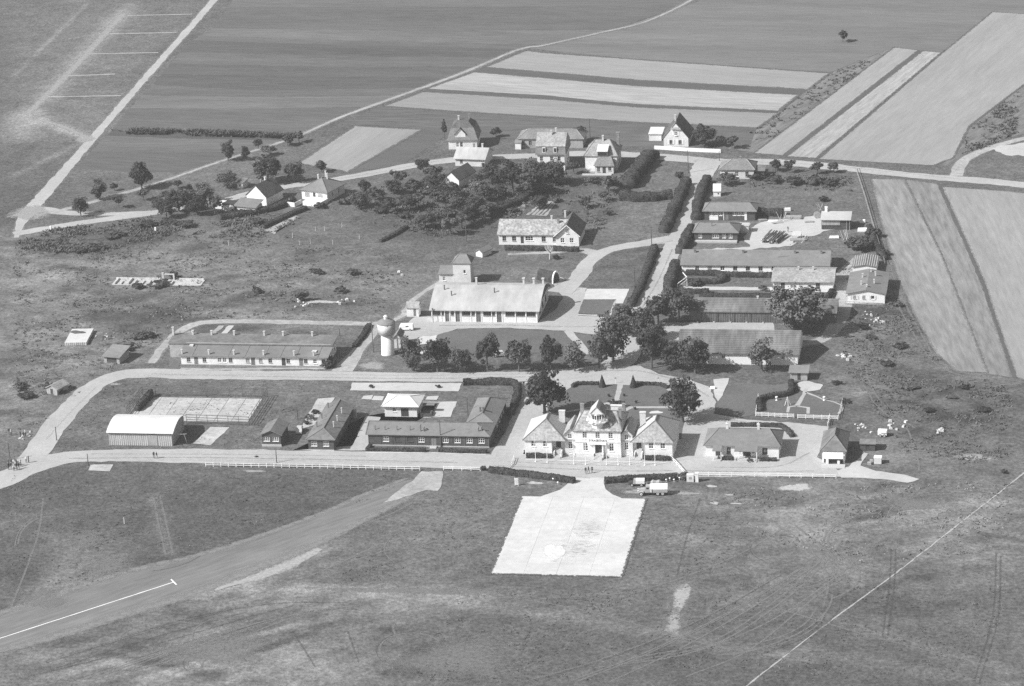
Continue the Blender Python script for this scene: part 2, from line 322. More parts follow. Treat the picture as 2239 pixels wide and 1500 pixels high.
def blob(name, c, rx, ry, m, layer, label=None, cat='ground', rot=0.0, kind='structure', n=26, world=False, group=None):
    cx, cy = c if world else G(*c); V = [(cx, cy, LZ*layer)]; E = [1.0]
    ph = rng.uniform(0, 6.28, 4)
    for fr, e in ((0.5, 0.9), (0.8, 0.55), (1.0, 0.0)):
        for i in range(n):
            a = 2*math.pi*i/n; q = fr*(1+0.16*math.sin(2*a+ph[0])+0.12*math.sin(3*a+ph[1])+0.08*math.sin(5*a+ph[2])); x, y = rx*q*math.cos(a), ry*q*math.sin(a)
            V.append((cx+x*math.cos(rot)-y*math.sin(rot), cy+x*math.sin(rot)+y*math.cos(rot), LZ*layer)); E.append(e)
    F = [(0, 1+i, 1+(i+1) % n) for i in range(n)]+[(1+r*n+i, 1+(r+1)*n+i, 1+(r+1)*n+(i+1) % n, 1+r*n+(i+1) % n) for r in range(2) for i in range(n)]
    mb = MB(); mb.add(V, F); me = mb.mesh(name, MATS[m]); at = me.attributes.new('edge', 'FLOAT', 'POINT'); at.data.foreach_set('value', np.array(E, np.float32))
    return tag(link(name, me), label, cat, group, kind)

# field materials: v, furrow direction by stretch/rot (grain runs along the strip)
def fieldmat(name, v, p, q, amp=0.08, amp2=0.07, sc=0.6):
    a, b = G(*p), G(*q); ang = math.atan2(b[1]-a[1], b[0]-a[0])
    return mat(name, v, amp, sc, amp2*0.8, 0.07, stretch=(0.16, 1.2, 1), rot=-ang, bump=0.15, bscale=1.0, spec=0.05)
fieldmat('f_grass1', 0.122, (415,92), (1135,110)); fieldmat('f_grass2', 0.108, (340,140), (1000,150)); fieldmat('f_grass3', 0.118, (345,185), (760,200), 0.13)
fieldmat('f_grass4', 0.135, (300,240), (700,250)); fieldmat('f_grass5', 0.116, (230,310), (500,330)); fieldmat('f_top', 0.158, (1190,100), (2060,115), 0.10, 0.14)
fieldmat('f_wheat1', 0.275, (1150,110), (1815,160)); fieldmat('f_wheat2', 0.335, (1035,157), (1745,207), 0.14, 0.12); fieldmat('f_wheat3', 0.255, (925,198), (1705,246))
fieldmat('f_dark', 0.1, (1060,148), (1765,197)); fieldmat('f_weedy', 0.115, (745,265), (1655,280), 0.2); fieldmat('f_mid', 0.165, (1650,285), (1955,105), 0.25, 0.2)
fieldmat('f_pale', 0.265, (650,355), (775,275), 0.06, 0.12); fieldmat('f_pale2', 0.29, (1648,335), (1955,103), 0.08); fieldmat('f_pale3', 0.33, (1715,342), (2015,112), 0.18, 0.1); fieldmat('f_pale4', 0.285, (1780,347), (2060,118), 0.07, 0.10)
fieldmat('f_corn1', 0.245, (1905,390), (2090,815), 0.2, 0.14); fieldmat('f_corn2', 0.215, (1990,400), (2150,815), 0.22, 0.12); fieldmat('f_corn3', 0.275, (2070,410), (2220,760), 0.10, 0.10)
fieldmat('taxi', 0.178, (0,1385), (880,1080), 0.14, 0.16, 0.8)
patchmat('margin', 0.125, 0.27, 0.50, 0.45, maxa=0.8); patchmat('margin2', 0.16, 0.27, 0.60, 0.6, maxa=0.5)
def ff(n, p, m, ly, lab, **k):
    o = sheet(n, p, m, ly, jit=k.pop('jit', 0.10), step=2.0, label=lab, cat='field', **k)
    if n in ('wheat_field', 'stubble_field', 'corn_field'): ribbon('margin', list(p)+[p[0]], 2.6 if n[0] == 'w' else 1.5, 'margin' if n[0] != 'c' else 'margin2', ly+0.5, 0.3, parent=o, curve=False)
    return o
tl = [(0, -70), (0.0, 12), (0.13, 62)]
LE = [(545,-70),(500,15),(462,62),(438,78),(415,92),(394,114),(372,140),(352,162),(334,184),(310,208),(285,236),(245,284),(232,296),(198,332),(165,368)]
RE_ = [(1740,-70),(1500,12),(1330,66),(1190,98),(1138,108),(1092,126),(1050,146),(985,168),(930,190),(868,209),(800,234),(660,299),(640,306),(556,331),(392,377)]
NM = ('top mown meadow strip beside the straight road','second meadow strip from the top','third meadow strip from the top','narrow pale meadow strip above the dark line','dark meadow strip below the dark line','streaky meadow strip at the bend of the farm track','smooth meadow strip left of the whitest wheat','thin dark meadow strip in the middle','grey meadow strip above the mowing lines','pale meadow strip with mowing lines','broad meadow strip directly behind the maize','dark strip under the standing maize','smooth meadow strip in front of the maize','last meadow strip above the orchard')
TN = (0.136,0.118,0.142,0.122,0.100,0.126,0.108,0.094,0.118,0.148,0.118,0.090,0.128,0.108)
for k in range(14):
    fieldmat(f'strip{k}', TN[k], LE[k+1], RE_[k+1], 0.13, 0.12); mx = [((LE[q][0]*0.55+RE_[q][0]*0.45), (LE[q][1]*0.55+RE_[q][1]*0.45)+3) for q in (k, k+1)]
    ff('meadow_strip', [LE[k], mx[0], RE_[k], RE_[k+1], mx[1], LE[k+1]], f'strip{k}', 1+k % 3, NM[k], jit=0.25)
for p in ([(418,88),(770,99),(1138,107),(1130,112),(770,106),(412,95)], [(345,180),(560,190),(930,186),(925,192),(560,197),(338,186)], [(400,140),(700,148),(900,147),(900,150),(700,152),(400,144)]):
    ff('field_margin', p, 'f_dark', 5, None)
for o, t in zip([o for o in bpy.data.objects if o.name.startswith('field_margin')], ('dark overgrown margin below the top meadow strip', 'dark margin above the pale mowing lines', 'thin dark margin between two upper meadows')): tag(o, t, 'field')
ff('pasture', [(1190,102),(1330,70),(1490,15),(1740,-70),(2600,-70),(2400,40),(2170,26),(2060,116),(1955,103),(1815,158),(1500,140),(1160,106)], 'f_top', 1, 'broad grey pasture with a lone tree along the top edge')
ff('wheat_field', [(1150,110),(1200,116),(1815,160),(1768,196),(1400,176),(1060,147)], 'f_wheat1', 4, 'pale wheat strip directly under the pasture')
ff('field_strip', [(1060,147),(1400,176),(1768,196),(1748,206),(1400,188),(1038,157)], 'f_dark', 5, 'dark green strip between two pale wheat strips')
ff('wheat_field', [(1038,157),(1400,188),(1748,207),(1702,243),(1400,229),(930,195)], 'f_wheat2', 4, 'whitest wheat strip in the middle of the three')
ff('field_strip', [(935,194),(1200,209),(1395,229),(1700,243),(1700,247),(1395,234),(1200,217),(925,200)], 'f_dark', 5, 'thin dark strip under the whitest wheat strip')
ff('wheat_field', [(925,200),(1200,217),(1395,234),(1705,247),(1657,280),(1400,268),(1000,244),(838,232)], 'f_wheat3', 4, 'grey wheat strip directly behind the villas')
ff('rough_field', [(838,233),(1000,245),(1400,269),(1655,281),(1640,320),(1300,320),(1000,300),(930,283),(745,268)], 'f_weedy', 3, 'dark weedy strip directly behind the villas')
ff('rough_field', [(1815,160),(1955,103),(1650,333),(1590,325),(1657,281),(1705,247),(1768,196)], 'f_mid', 2, 'rough grey wedge between the wheat and the diagonal fields')
ff('wheat_field', [(650,357),(775,275),(925,283),(760,377)], 'f_pale', 4, 'pale slanting wheat plot behind the hip roofed house', jit=0.2)
ff('meadow_strip', [(765,377),(930,284),(985,290),(880,360)], 'f_grass2', 5, 'dark slanting meadow beside the pale wheat plot')
ff('stubble_field', [(1955,103),(2008,110),(1712,340),(1648,335)], 'f_pale2', 4, 'pale diagonal stubble strip above the road corner', jit=0.2)
ff('stubble_field', [(2018,111),(2058,115),(1785,346),(1720,342)], 'f_pale3', 6, 'diagonal strip with bright furrow lines', jit=0.2)
ff('field_strip', [(2008,110),(2018,111),(1720,342),(1712,340)], 'f_dark', 7, 'dark furrow between the two diagonal pale strips', jit=0.15)
ff('stubble_field', [(2060,116),(2170,26),(2400,40),(2400,150),(2239,185),(2120,275),(2085,345),(2040,362),(1790,348)], 'f_pale4', 4, 'large pale stubble field in the upper right corner')
ff('rough_field', [(2239,188),(2400,160),(2400,330),(2239,292),(2130,320),(2095,362),(2060,362),(2120,280)], 'f_mid', 2, 'rough scrubby ground beside the side road')
ff('corn_field', [(1905,391),(1978,392),(2060,560),(2160,815),(2090,812),(2045,770),(2000,690),(1960,600),(1925,480)], 'f_corn1', 4, 'pale corn strip along the right fence')
ff('corn_field', [(1978,392),(2052,402),(2140,600),(2216,826),(2160,818),(2060,560)], 'f_corn2', 3, 'darker corn strip between two pale strips')
ff('corn_field', [(2060,408),(2200,418),(2400,440),(2400,900),(2222,824),(2150,610)], 'f_corn3', 4, 'pale mown field at the right edge of the picture')
ribbon('field_ditch', [(2052,402),(2140,600),(2219,826)], 0.9, 'f_dark', 6, label='dark ditch dividing the right hand corn fields', cat='ditch')
for k, (a, b, l) in enumerate((((2030,113),(1740,343),'left bright furrow line in the diagonal strip'), ((2047,115),(1768,345),'right bright furrow line in the diagonal strip'))):
    ribbon('furrow', [a, b], 0.8, 'f_wheat2', 8, label=l, cat='furrow')

# roads and yards
patchmat('chalk', 0.42, 0.10, 0.45, 0.35, maxa=0.85, edge=False)
patchmat('verge', 0.235, 0.16, 0.48, 0.7, maxa=0.85)
def rd(n, p, w, ly, lab, m='road', **k):
    o = ribbon(n, p, w, m, ly, label=lab, cat='road', jit=k.pop('jit', 0.16), **k)
    ribbon('verge', p, [q+3.2 for q in w], 'verge', ly-2.35, parent=o); return o
rd('road', [(-60,1075),(30,1040),(78,992),(102,955),(140,908),(180,866),(215,839),(260,821),(320,816),(420,819),(560,821),(720,822),(900,825),(1060,825),(1180,822),(1280,813),(1345,798),(1375,760),(1392,700)], [7,7.5,7,6.4,6.2,6.2,6.2,6.4,6.4,6.4,6.4,6.4,6.6,6.6,7,7.5,7.5,6,6], 10, 'pale loop road round the tennis court and along the tree row')
rd('road', [(-70,1085),(35,1035),(110,1008),(200,997),(400,997),(600,999),(760,1002),(940,1007),(1080,1010)], [6,8,7.5,8,8.4,8.6,8.6,9,9], 9, 'pale front road behind the long white rail fence')
sheet('yard', [(1062,1022),(1076,988),(1108,940),(1134,880),(1142,836),(1200,826),(1300,816),(1345,796),(1400,800),(1440,818),(1500,828),(1550,846),(1566,880),(1560,905),(1620,916),(1750,926),(1812,933),(1800,965),(1786,1000),(1835,1030),(1842,1043),(1500,1043),(1480,1033),(1330,1050),(1322,1056),(1256,1056),(1245,1042),(1100,1030)], 'road', 8, label='pale gravel forecourt and drive round the terminal', cat='yard')
sheet('path', [(1830,1030),(1850,1022),(1880,1018),(1915,1030),(1960,1036),(2010,1048),(1985,1056),(1930,1048),(1840,1045)], 'concrete', 11, jit=0.3, label='bright dirt apron trailing off past the small shop', cat='path')
sheet('path', [(1850,1025),(1872,1008),(1890,990),(1898,992),(1884,1012),(1870,1030)], 'concrete', 12, label='short bright spur beside the corner shop', cat='path')
rd('avenue', [(1388,715),(1395,688),(1429,633),(1456,574),(1476,527),(1494,485),(1507,455),(1525,406),(1543,362),(1556,352)], [6,5,5.4,5.4,5.2,4.8,4.8,4.6,6.5,8], 12.6, 'pale avenue running uphill between hedges')
rd('road', [(30,512),(160,490),(330,466),(430,450),(500,436),(560,420),(640,406),(750,390),(860,370),(960,353),(1060,345),(1160,341),(1270,336),(1360,338),(1440,343),(1510,349),(1560,354),(1700,355),(1850,368),(2000,384),(2150,396),(2320,412)], [4.2,4.4,4.4,4.2,4.0,4.0,4.2,5,5,5,5,5,5.5,6,6,6,6,5,5,5.2,5.4,5.4], 9, 'pale country road passing the villas and the wheat fields')
rd('road', [(330,464),(250,468),(150,466),(90,458),(66,462),(45,490),(36,520)], [3,3,3.4,5,5,2,1.5], 10, 'pale side lane joining the straight road at the left')
rd('road', [(52,470),(78,446),(205,300),(330,157),(458,12),(530,-75)], [5,3.3,2.7,2.7,2.8,2.8], 9, 'straight pale road slanting up the left side')
rd('lane', [(110,466),(180,448),(330,405),(480,354),(640,302),(760,251),(1000,164),(1130,110),(1190,99),(1320,70),(1410,48),(1490,12),(1560,-30)], [2.2,1.8,1.2,1.2,1.2,1.4,1.5,1.2,1.0,0.9,0.8,0.8,0.8], 12.2, 'thin farm track slanting between meadows and wheat', m='dirt')
rd('path', [(330,795),(365,748),(400,722),(440,706),(520,703),(650,705),(815,708),(850,704),(880,690),(905,656),(960,618),(978,606)], [2,2,2.6,3.2,3,2.8,3,3,2,1.8,1.6,1.2], 11.6, 'pale path curving behind the left barrack', m='dirt')
rd('path', [(748,812),(780,770),(815,728),(835,705)], [6,3.4,3,3], 11, 'worn dirt path beside the water tower', m='dirt')
sheet('yard', [(885,712),(905,694),(942,692),(946,702),(1178,703),(1214,678),(1232,650),(1204,614),(1226,606),(1258,628),(1284,630),(1264,690),(1330,694),(1380,690),(1408,712),(1372,735),(1322,735),(1240,724),(1100,717),(1000,719),(958,732),(928,760),(905,758),(880,735)], 'road', 8, label='pale yard in front of the big white roofed hangar', cat='yard')
rd('road', [(1222,640),(1262,610),(1283,578),(1310,556),(1345,543),(1400,534),(1470,522)], [7,5,5,4.6,4.4,4.6,6], 11, 'pale drive curving from the hangar to the avenue')
rd('path', [(1312,560),(1280,548),(1235,548),(1205,552),(1110,556)], [4,3.4,2.4,1.6,1.2], 10, 'short drive to the white house with the gable', m='dirt')
sheet('concrete_pad', [(1283,632),(1376,632),(1362,664),(1344,664),(1348,655),(1276,655)], 'white_concrete', 12, jit=0.03, label='bright concrete pad beside the avenue hedge', cat='pad')
sheet('lawn', [(1276,655),(1346,657),(1336,688),(1264,686)], 'lawn', 12, jit=0.05, label='small lawn panel below the bright concrete pad', cat='lawn')
ribbon('path', [(1345,657),(1334,690)], 0.5, 'road', 13, label='thin kerb line dividing the small lawn panel', cat='path'); ribbon('path', [(1264,688),(1306,690)], 0.7, 'white_concrete', 13, label='white kerb along the front of the small lawn panel', cat='path')
sheet('lawn', [(958,732),(1000,721),(1100,719),(1238,727),(1262,757),(1255,772),(960,772),(948,752)], 'lawn', 9, jit=0.2, label='long lawn between the hangar yard and the tree row', cat='lawn')
sheet('lawn', [(1254,728),(1320,738),(1345,748),(1330,772),(1282,768)], 'lawn', 9, jit=0.2, label='wedge of lawn right of the diagonal path', cat='lawn')
ribbon('path', [(1240,724),(1268,753),(1285,775)], 2.0, 'road', 11, label='diagonal path crossing the lawn below the hangar', cat='path')
sheet('dirt_patch', [(905,758),(925,735),(955,733),(945,760),(925,775),(910,770)], 'white_concrete', 10, jit=0.4, label='bright sandy patch left of the tree row', cat='ground')
rd('road', [(1880,560),(1848,600),(1848,640),(1838,690),(1805,738),(1745,756),(1690,760)], [2,4.6,4.8,4.6,4.4,3.4,2], 9.6, 'dirt lane between the white bungalow and the big willow', m='dirt')
sheet('yard', [(1420,715),(1440,706),(1508,705),(1690,706),(1694,724),(1500,726),(1484,748),(1452,750)], 'road', 9, label='pale strip of yard in front of the brown board garages', cat='yard')
ribbon('path', [(1485,630),(1690,632)], 2.6, 'concrete', 10, label='pale garden path below the long white barrack', cat='path', curve=False)
sheet('yard', [(1515,548),(1540,545),(1640,540),(1625,520),(1640,500),(1665,486),(1705,480),(1800,470),(1832,478),(1834,502),(1800,506),(1780,516),(1740,521),(1730,538),(1650,545)], 'concrete', 9, jit=0.3, label='sandy work yard with logs and lumber', cat='yard')
ribbon('path', [(1520,492),(1560,490),(1640,492)], 3.0, 'road', 9, label='pale path between the two dark huts', cat='path', curve=False)
rd('road', [(2092,385),(2098,362),(2122,342),(2170,322),(2239,303),(2350,280)], [4.5,3.6,3.2,3,3,3], 10, 'side road branching off at the right edge', m='dirt')
sheet('dirt_patch', [(2165,325),(2239,312),(2300,315),(2300,345),(2200,340)], 'concrete', 11, jit=0.4, label='bright bare ground beside the side road', cat='ground')
sheet('path', [(912,1078),(872,1092),(838,1100),(862,1080),(890,1058),(922,1031),(968,1031),(966,1058),(957,1074),(932,1072)], 'dirt', 11.3, jit=0.2, label='pale dirt entry from the front road to the airfield', cat='path')
sheet('taxiway', [(-60,1440),(-60,1368),(100,1312),(270,1255),(440,1214),(560,1176),(700,1125),(800,1082),(880,1052),(920,1045),(905,1078),(850,1112),(700,1190),(560,1246),(440,1296),(300,1340),(100,1402)], 'taxi', 6, jit=0.35, label='grey taxi strip slanting to the lower left', cat='taxiway')
patchmat('dust', 0.255, 0.16, 0.50, 0.6, maxa=0.75)
ribbon('dusty_edge', [(-60,1362),(100,1308),(270,1252),(440,1212),(560,1174),(700,1123),(800,1080),(890,1046)], [4,4,4,3,2.6,2.4,2.4,2], 'dust', 7, 0.3, 'pale dusty upper edge of the taxi strip', 'dust')
ribbon('dusty_edge', [(-60,1436),(100,1398),(300,1336),(440,1293),(560,1243),(700,1187),(850,1110),(900,1085)], [4,4.5,5,5.5,5.5,4,3,3], 'dust', 8, 0.3, 'pale dusty lower edge of the taxi strip', 'dust')
ribbon('painted_line', [(-40,1409),(380,1273)], 0.27, 'paint', 9, jit=0.02, label='thin white line painted along the taxi strip', cat='line', curve=False)
ribbon('painted_line', [(374,1267),(386,1279)], 0.35, 'paint', 10, jit=0.02, label='short white crossbar ending the taxi strip line', cat='line', curve=False)
ribbon('chalk_line', [(1600,1525),(1800,1370),(1960,1252),(2204,1062),(2300,985)], 0.34, 'chalk', 5, jit=0.05, label='long white boundary line crossing the lower right grass', cat='line')
for (a, b), l in zip((((105,212),(265,209)), ((150,166),(252,162)), ((195,118),(346,115)), ((240,74),(386,71)), ((280,34),(420,31))), ('lowest', 'second lowest', 'middle', 'second highest', 'highest')):
    ribbon('chalk_line', [a, b], 0.9, 'chalk', 5, jit=0.08, label=f'{l} of the five white cross lines beside the straight road', cat='line', curve=False)
# lawns behind the terminal
sheet('lawn', [(1258,843),(1350,841),(1343,872),(1330,879),(1288,890),(1205,905),(1195,888),(1240,852)], 'lawn', 12, jit=0.08, label='back lawn left of the garden path behind the terminal', cat='lawn')
sheet('lawn', [(1362,842),(1446,844),(1472,862),(1472,888),(1376,889),(1354,873)], 'lawn', 12, jit=0.08, label='back lawn right of the garden path behind the terminal', cat='lawn')
sheet('lawn', [(1186,910),(1288,894),(1330,893),(1340,960),(1190,960)], 'lawn', 12, jit=0.08, label='shaded lawn close behind the terminal left wing', cat='lawn')
sheet('lawn', [(1382,893),(1474,893),(1496,915),(1490,960),(1350,960),(1352,908)], 'lawn', 12, jit=0.08, label='lawn close behind the terminal right wing', cat='lawn')
blob('flower_bed', (1434,902), 1.4, 1.0, 'white_concrete', 14, 'small white slab in the lawn behind the right wing', 'slab')
sheet('lawn', [(1568,880),(1600,838),(1700,842),(1728,836),(1725,862),(1665,874),(1652,905),(1620,912),(1575,905)], 'lawn', 10, jit=0.2, label='lawn between the drive and the fenced garden', cat='lawn')
sheet('lawn', [(1660,876),(1726,862),(1760,858),(1840,885),(1833,915),(1652,908)], 'lawn', 11, jit=0.05, label='fenced garden lawn with thin white paths', cat='lawn')
for p, w, l in (([(1762,850),(1754,870),(1742,888)], 1.0, 'middle'), ([(1762,858),(1800,873),(1840,886),(1835,905)], 0.6, 'right hand'), ([(1742,888),(1725,890),(1722,902)], 0.7, 'left curved'), ([(1742,888),(1768,892),(1766,905)], 0.7, 'right curved')):
    ribbon('path', p, w, 'road', 13, label=f'{l} thin pale path in the fenced garden', cat='path')
blob('dirt_patch', (1770,845), 3.4, 3.0, 'concrete', 12, 'bright bare patch in front of the garden shed')
sheet('path', [(1560,830),(1594,827),(1588,845),(1580,865),(1570,878),(1563,868),(1562,848)], 'concrete', 12, jit=0.1, label='bright drive spur beside the right tree', cat='path')
# barrack block
sheet('yard', [(640,985),(680,985),(800,985),(835,905),(880,880),(1000,878),(985,912),(860,915),(800,910),(770,975)], 'road', 8, jit=0.1, label='pale yard between the two dark barracks', cat='yard')
sheet('concrete_pad', [(695,872),(732,869),(700,925),(655,940)], 'oldslab', 10, jit=0.1, label='pale slab left of the slanting dark hut', cat='pad')
sheet('concrete_pad', [(770,837),(1010,838),(1002,856),(765,854)], 'concrete', 10, jit=0.08, label='long pale plot beside the loop road', cat='pad')
for p, l in (([(795,866),(816,864),(812,874),(790,873)], 'first small pale slab left of the white roofed hut'), ([(818,866),(840,867),(836,876),(812,875)], 'second small pale slab left of the white roofed hut'), ([(935,867),(960,866),(955,875),(930,874)], 'small white slab right of the white roofed hut'), ([(958,879),(998,878),(985,912),(940,912)], 'pale square of concrete behind the long barrack')):
    sheet('concrete_pad', p, 'concrete', 11, jit=0.05, label=l, cat='pad')
sheet('flower_bed', [(800,984),(806,972),(932,974),(928,988)], 'soil', 12, jit=0.05, label='planted bed under the left half of the barrack front', cat='bed')
sheet('flower_bed', [(964,976),(1068,978),(1064,991),(960,988)], 'soil', 12, jit=0.05, label='planted bed under the right half of the barrack front', cat='bed')
ribbon('path', [(800,990),(930,990),(1062,994)], 0.6, 'white_concrete', 13, label='white kerb in front of the barrack beds', cat='path', curve=False)
sheet('concrete_pad', [(198,1016),(248,1016),(240,1031),(193,1029)], 'oldslab', 12, jit=0.05, label='square pale slab beside the front road corner', cat='pad')
sheet('concrete_pad', [(422,970),(460,934),(502,935),(460,974)], 'oldslab', 10, jit=0.1, label='cracked pale slab in front of the tennis court', cat='pad')
# gardens of the left barrack
for p, m, l in (([(478,735),(500,712),(512,712),(490,737)], 'concrete', 'bright vegetable bed behind the left barrack'), ([(455,732),(478,712),(490,712),(468,736)], 'dirt', 'grey vegetable bed behind the left barrack'), ([(372,806),(368,782),(395,790),(388,808)], 'lawn', 'triangle of grass at the left barrack corner')):
    sheet('garden_bed', p, m, 9, label=l, cat='bed')
ribbon('path', [(395,806),(480,808),(600,806),(712,806)], 1.2, 'dirt', 11, label='trodden strip along the left barrack front', cat='path')

# the concrete apron: slabs with joints (each slab a part)
apr = empty('apron', (0, 0, 0)); tag(apr, 'white concrete apron of slabs in front of the terminal', 'apron', kind='structure')
def slab_grid(parent, x0, y0, x1, y1, nxx, nyy, m, h=0.07, gap=0.07, tilt=0.0):
    w, d = (x1-x0)/nxx, (y1-y0)/nyy; me = MB().box(gap/2, gap/2, -0.15, w-gap/2, d-gap/2, h).mesh('slab', MATS[m])
    for i in range(nxx):
        for j in range(nyy):
            o = link('slab', me, parent, (x0+i*w, y0+j*d, rng.uniform(-0.012, 0.012)));
            if tilt: o.rotation_euler = (rng.normal(0, tilt), rng.normal(0, tilt), 0)
slab_grid(apr, -14.3, -67.0, 14.2, -24.6, 4, 7, 'white_concrete', h=0.09, gap=0.035)
sheet('joint_bed', [(-14.35,-67.05),(14.25,-67.05),(14.25,-24.55),(-14.35,-24.55)], 'stain', 3, 0, 5, world=True, parent=apr)
P = [(-5.2,-12.9),(-5.0,-17),(-6.2,-20.5),(-8.6,-23),(-10,-24.5),(8.6,-24.5),(6.2,-22.5),(4.2,-19.5),(3.2,-15.5),(3.0,-12.9)]
mb = MB(); n = len(P); mb.add([(x, y, 0.085) for x, y in P]+[(x, y, -0.1) for x, y in P], [tuple(range(n))]+[(i, i+n, (i+1) % n+n, (i+1) % n) for i in range(n)]); mb.build('neck_slab', MATS['white_concrete'], apr)
patchmat('oilstain', 0.26, 0.44, 0.66, 1.3, (0.45, 1.3, 1), maxa=0.5); patchmat('repair', 0.60, 0.05, 0.2, 0.5)
blob('oil_stain', (1285,1160), 6, 7.5, 'oilstain', 18, 'dark oil speckles in the middle of the apron', 'stain')
blob('oil_stain', (1262,1200), 6.5, 7, 'oilstain', 19, 'smaller dark smudges low on the apron', 'stain')
blob('repaired_patch', (1213,1208), 2.5, 4.6, 'repair', 20, 'bright repaired patch near the lower left of the apron', 'patch')

patchmat('fringe', 0.115, 0.36, 0.48, 1.1, maxa=0.95)
for p, l in (([(-14.3,-24.5),(-14.3,-45),(-14.3,-67)],'left'),([(-14.3,-67),(0,-67),(14.2,-67)],'lower'),([(14.2,-67),(14.2,-45),(14.2,-24.5)],'right')): ribbon('grass_fringe', p, 1.3, 'fringe', 19, 0.2, f'grass creeping over the {l} edge of the apron', 'grass', world=True, curve=False)
# worn patches and wheel tracks in the grass
patchmat('wear', 0.33, 0.20, 0.46, 0.8, maxa=0.85); patchmat('wearlow', 0.20, 0.26, 0.52, 1.1, maxa=0.7); patchmat('rut', 0.20, 0.16, 0.46, 0.8, maxa=0.7); patchmat('rutdark', 0.085, 0.25, 0.55, 0.8, maxa=0.45); patchmat('bare', 0.40, 0.20, 0.36, 0.8); patchmat('bare2', 0.36, 0.12, 0.40, 1.0, maxa=0.9)
for c, rx, ry, m, l in (((1740,1066),4.2,2.6,'bare','largest bare patch below the right rail fence'),((1555,1063),1.4,0.9,'bare','small bare oval below the gate pillars'),((1562,1100),1.3,1.0,'bare','round bare spot in the grass right of the apron'),((1610,1101),1.6,0.5,'bare','flat bare streak in the grass right of the apron'),((1598,1082),1.3,0.5,'bare','short bare streak near the rail fence'),
        ((1490,1305),1.7,8.5,'bare2','pale worn strip right of the apron'),((1473,1365),1.8,8.0,'wear','lower end of the pale worn strip'),((1541,1145),0.9,4,'wearlow','short worn streak above the pale strip'),((1170,1056),2.1,1.0,'bare','bare oval in front of the left hedge'),((555,1030),3.6,0.9,'wear','bare streak below the long rail fence'),
        ((1985,1100),9,6,'wearlow','faint pale area in the right hand grass'),((2130,1000),7,2.2,'wear','bare scrape near the right edge'),((900,1292),26,2.0,'wearlow','faint pale path curving below the apron'),
        ((230,1240),6,7,'wearlow','dry patch in the lower left grass'),((90,1310),8,5,'wearlow','dry patch at the left edge of the grass'),((480,1420),14,10,'wearlow','scuffed dry area at the bottom left'),((1000,1440),16,10,'wearlow','faint dry area at the bottom middle'),((190,1180),4,6,'wearlow','small dry patch above the taxi strip'),
        ((250,840),2,1.2,'wear','small bare spot beside the loop road bend'),((1400,1075),5,1.6,'wear','trampled grass beside the fire truck'),((1490,1078),5,1.4,'wear','trampled grass behind the fire truck'),((410,730),3,3,'wear','bare spots behind the left barrack'),((700,660),6,1.4,'bare','rubble strewn bare ground in the meadow'),((815,800),4,4,'wear','dusty ground below the water tower')):
    LB = 3.03+0.047*globals().setdefault('_bc', [0])[0]; _bc[0] += 1; blob('bare_patch', c, rx, ry, m, LB if c[1] < 1200 or c[0] > 700 else LB+6, l)
blob('bare_patch', (66,466), 7, 9, 'wear', 12, 'dusty trampled ground at the lane junction'); blob('bare_patch', (185,303), 4, 6, 'wear', 12, 'dusty mouth of the worn track at the straight road')
tr = [([(335,1085),(348,1150),(362,1212)],'rut'),([(350,1085),(365,1150),(378,1210)],'rut'),([(20,1340),(80,1180),(95,1090)],'rut'),
      ([(250,1400),(420,1350),(600,1320),(760,1318)],'rutdark'),([(100,1450),(330,1380),(520,1330)],'rutdark'),([(120,1462),(350,1390),(540,1338)],'rutdark'),([(60,1480),(300,1420),(560,1345),(640,1325)],'rutdark'),([(200,1490),(420,1430),(640,1350),(700,1330)],'rut'),
      ([(1380,1440),(1560,1400),(1700,1310),(1790,1230),(1830,1180)],'rut'),([(1385,1446),(1570,1405),(1712,1314),(1802,1232),(1842,1180)],'rut'),([(1300,1460),(1500,1430),(1680,1360),(1830,1260),(1900,1200)],'rut'),
      ([(1700,1150),(1760,1190),(1810,1260),(1800,1330)],'rut'),([(1740,1150),(1800,1200),(1830,1270)],'rut'),([(1930,1390),(1945,1270),(1948,1200)],'rutdark'),([(1941,1390),(1956,1270),(1958,1200)],'rutdark'),([(2130,1490),(2170,1350),(2178,1210)],'rutdark'),([(2142,1490),(2182,1350),(2188,1215)],'rutdark'),
      ([(880,1410),(860,1370),(900,1330),(950,1325)],'rut'),([(440,1460),(450,1440),(480,1440)],'rut'),([(1080,1300),(1300,1340),(1550,1410),(1780,1450)],'rut'),([(1700,1330),(1900,1390),(2100,1440),(2225,1475)],'rut'),([(1878,780),(1888,835),(1920,890),(1985,940)],'rut'),([(1890,780),(1901,835),(1935,888),(2000,936)],'rut'),
      ([(1985,940),(2005,990),(2010,1030)],'rut'),([(1915,480),(1960,620),(2020,740),(2060,795),(2120,818),(2216,832)],'rut'),([(1900,520),(1950,640),(2010,750),(2055,802),(2120,825),(2216,840)],'rut'),([(1530,1090),(1500,1180),(1480,1260)],'rutdark'),([(700,1180),(840,1130),(900,1100)],'rut'),([(560,1300),(700,1250),(830,1190)],'rut'),([(900,1200),(1000,1170),(1090,1165)],'rut'),([(760,1230),(900,1190),(1050,1180)],'rut'),([(640,1380),(690,1460)],'rutdark'),([(760,1380),(785,1450)],'rutdark'),
      ([(1180,1310),(1400,1290),(1600,1220),(1720,1150)],'rut'),([(1420,1220),(1560,1190),(1700,1170)],'rut'),([(1500,1480),(1640,1420),(1790,1300),(1880,1240)],'rut')]
for i, (p, m) in enumerate(tr): ribbon('wheel_track', p, 0.75, m, 4.53+0.041*i, 0.05, 'faint wheel track in the grass', 'track', group='wheel tracks in the grass')
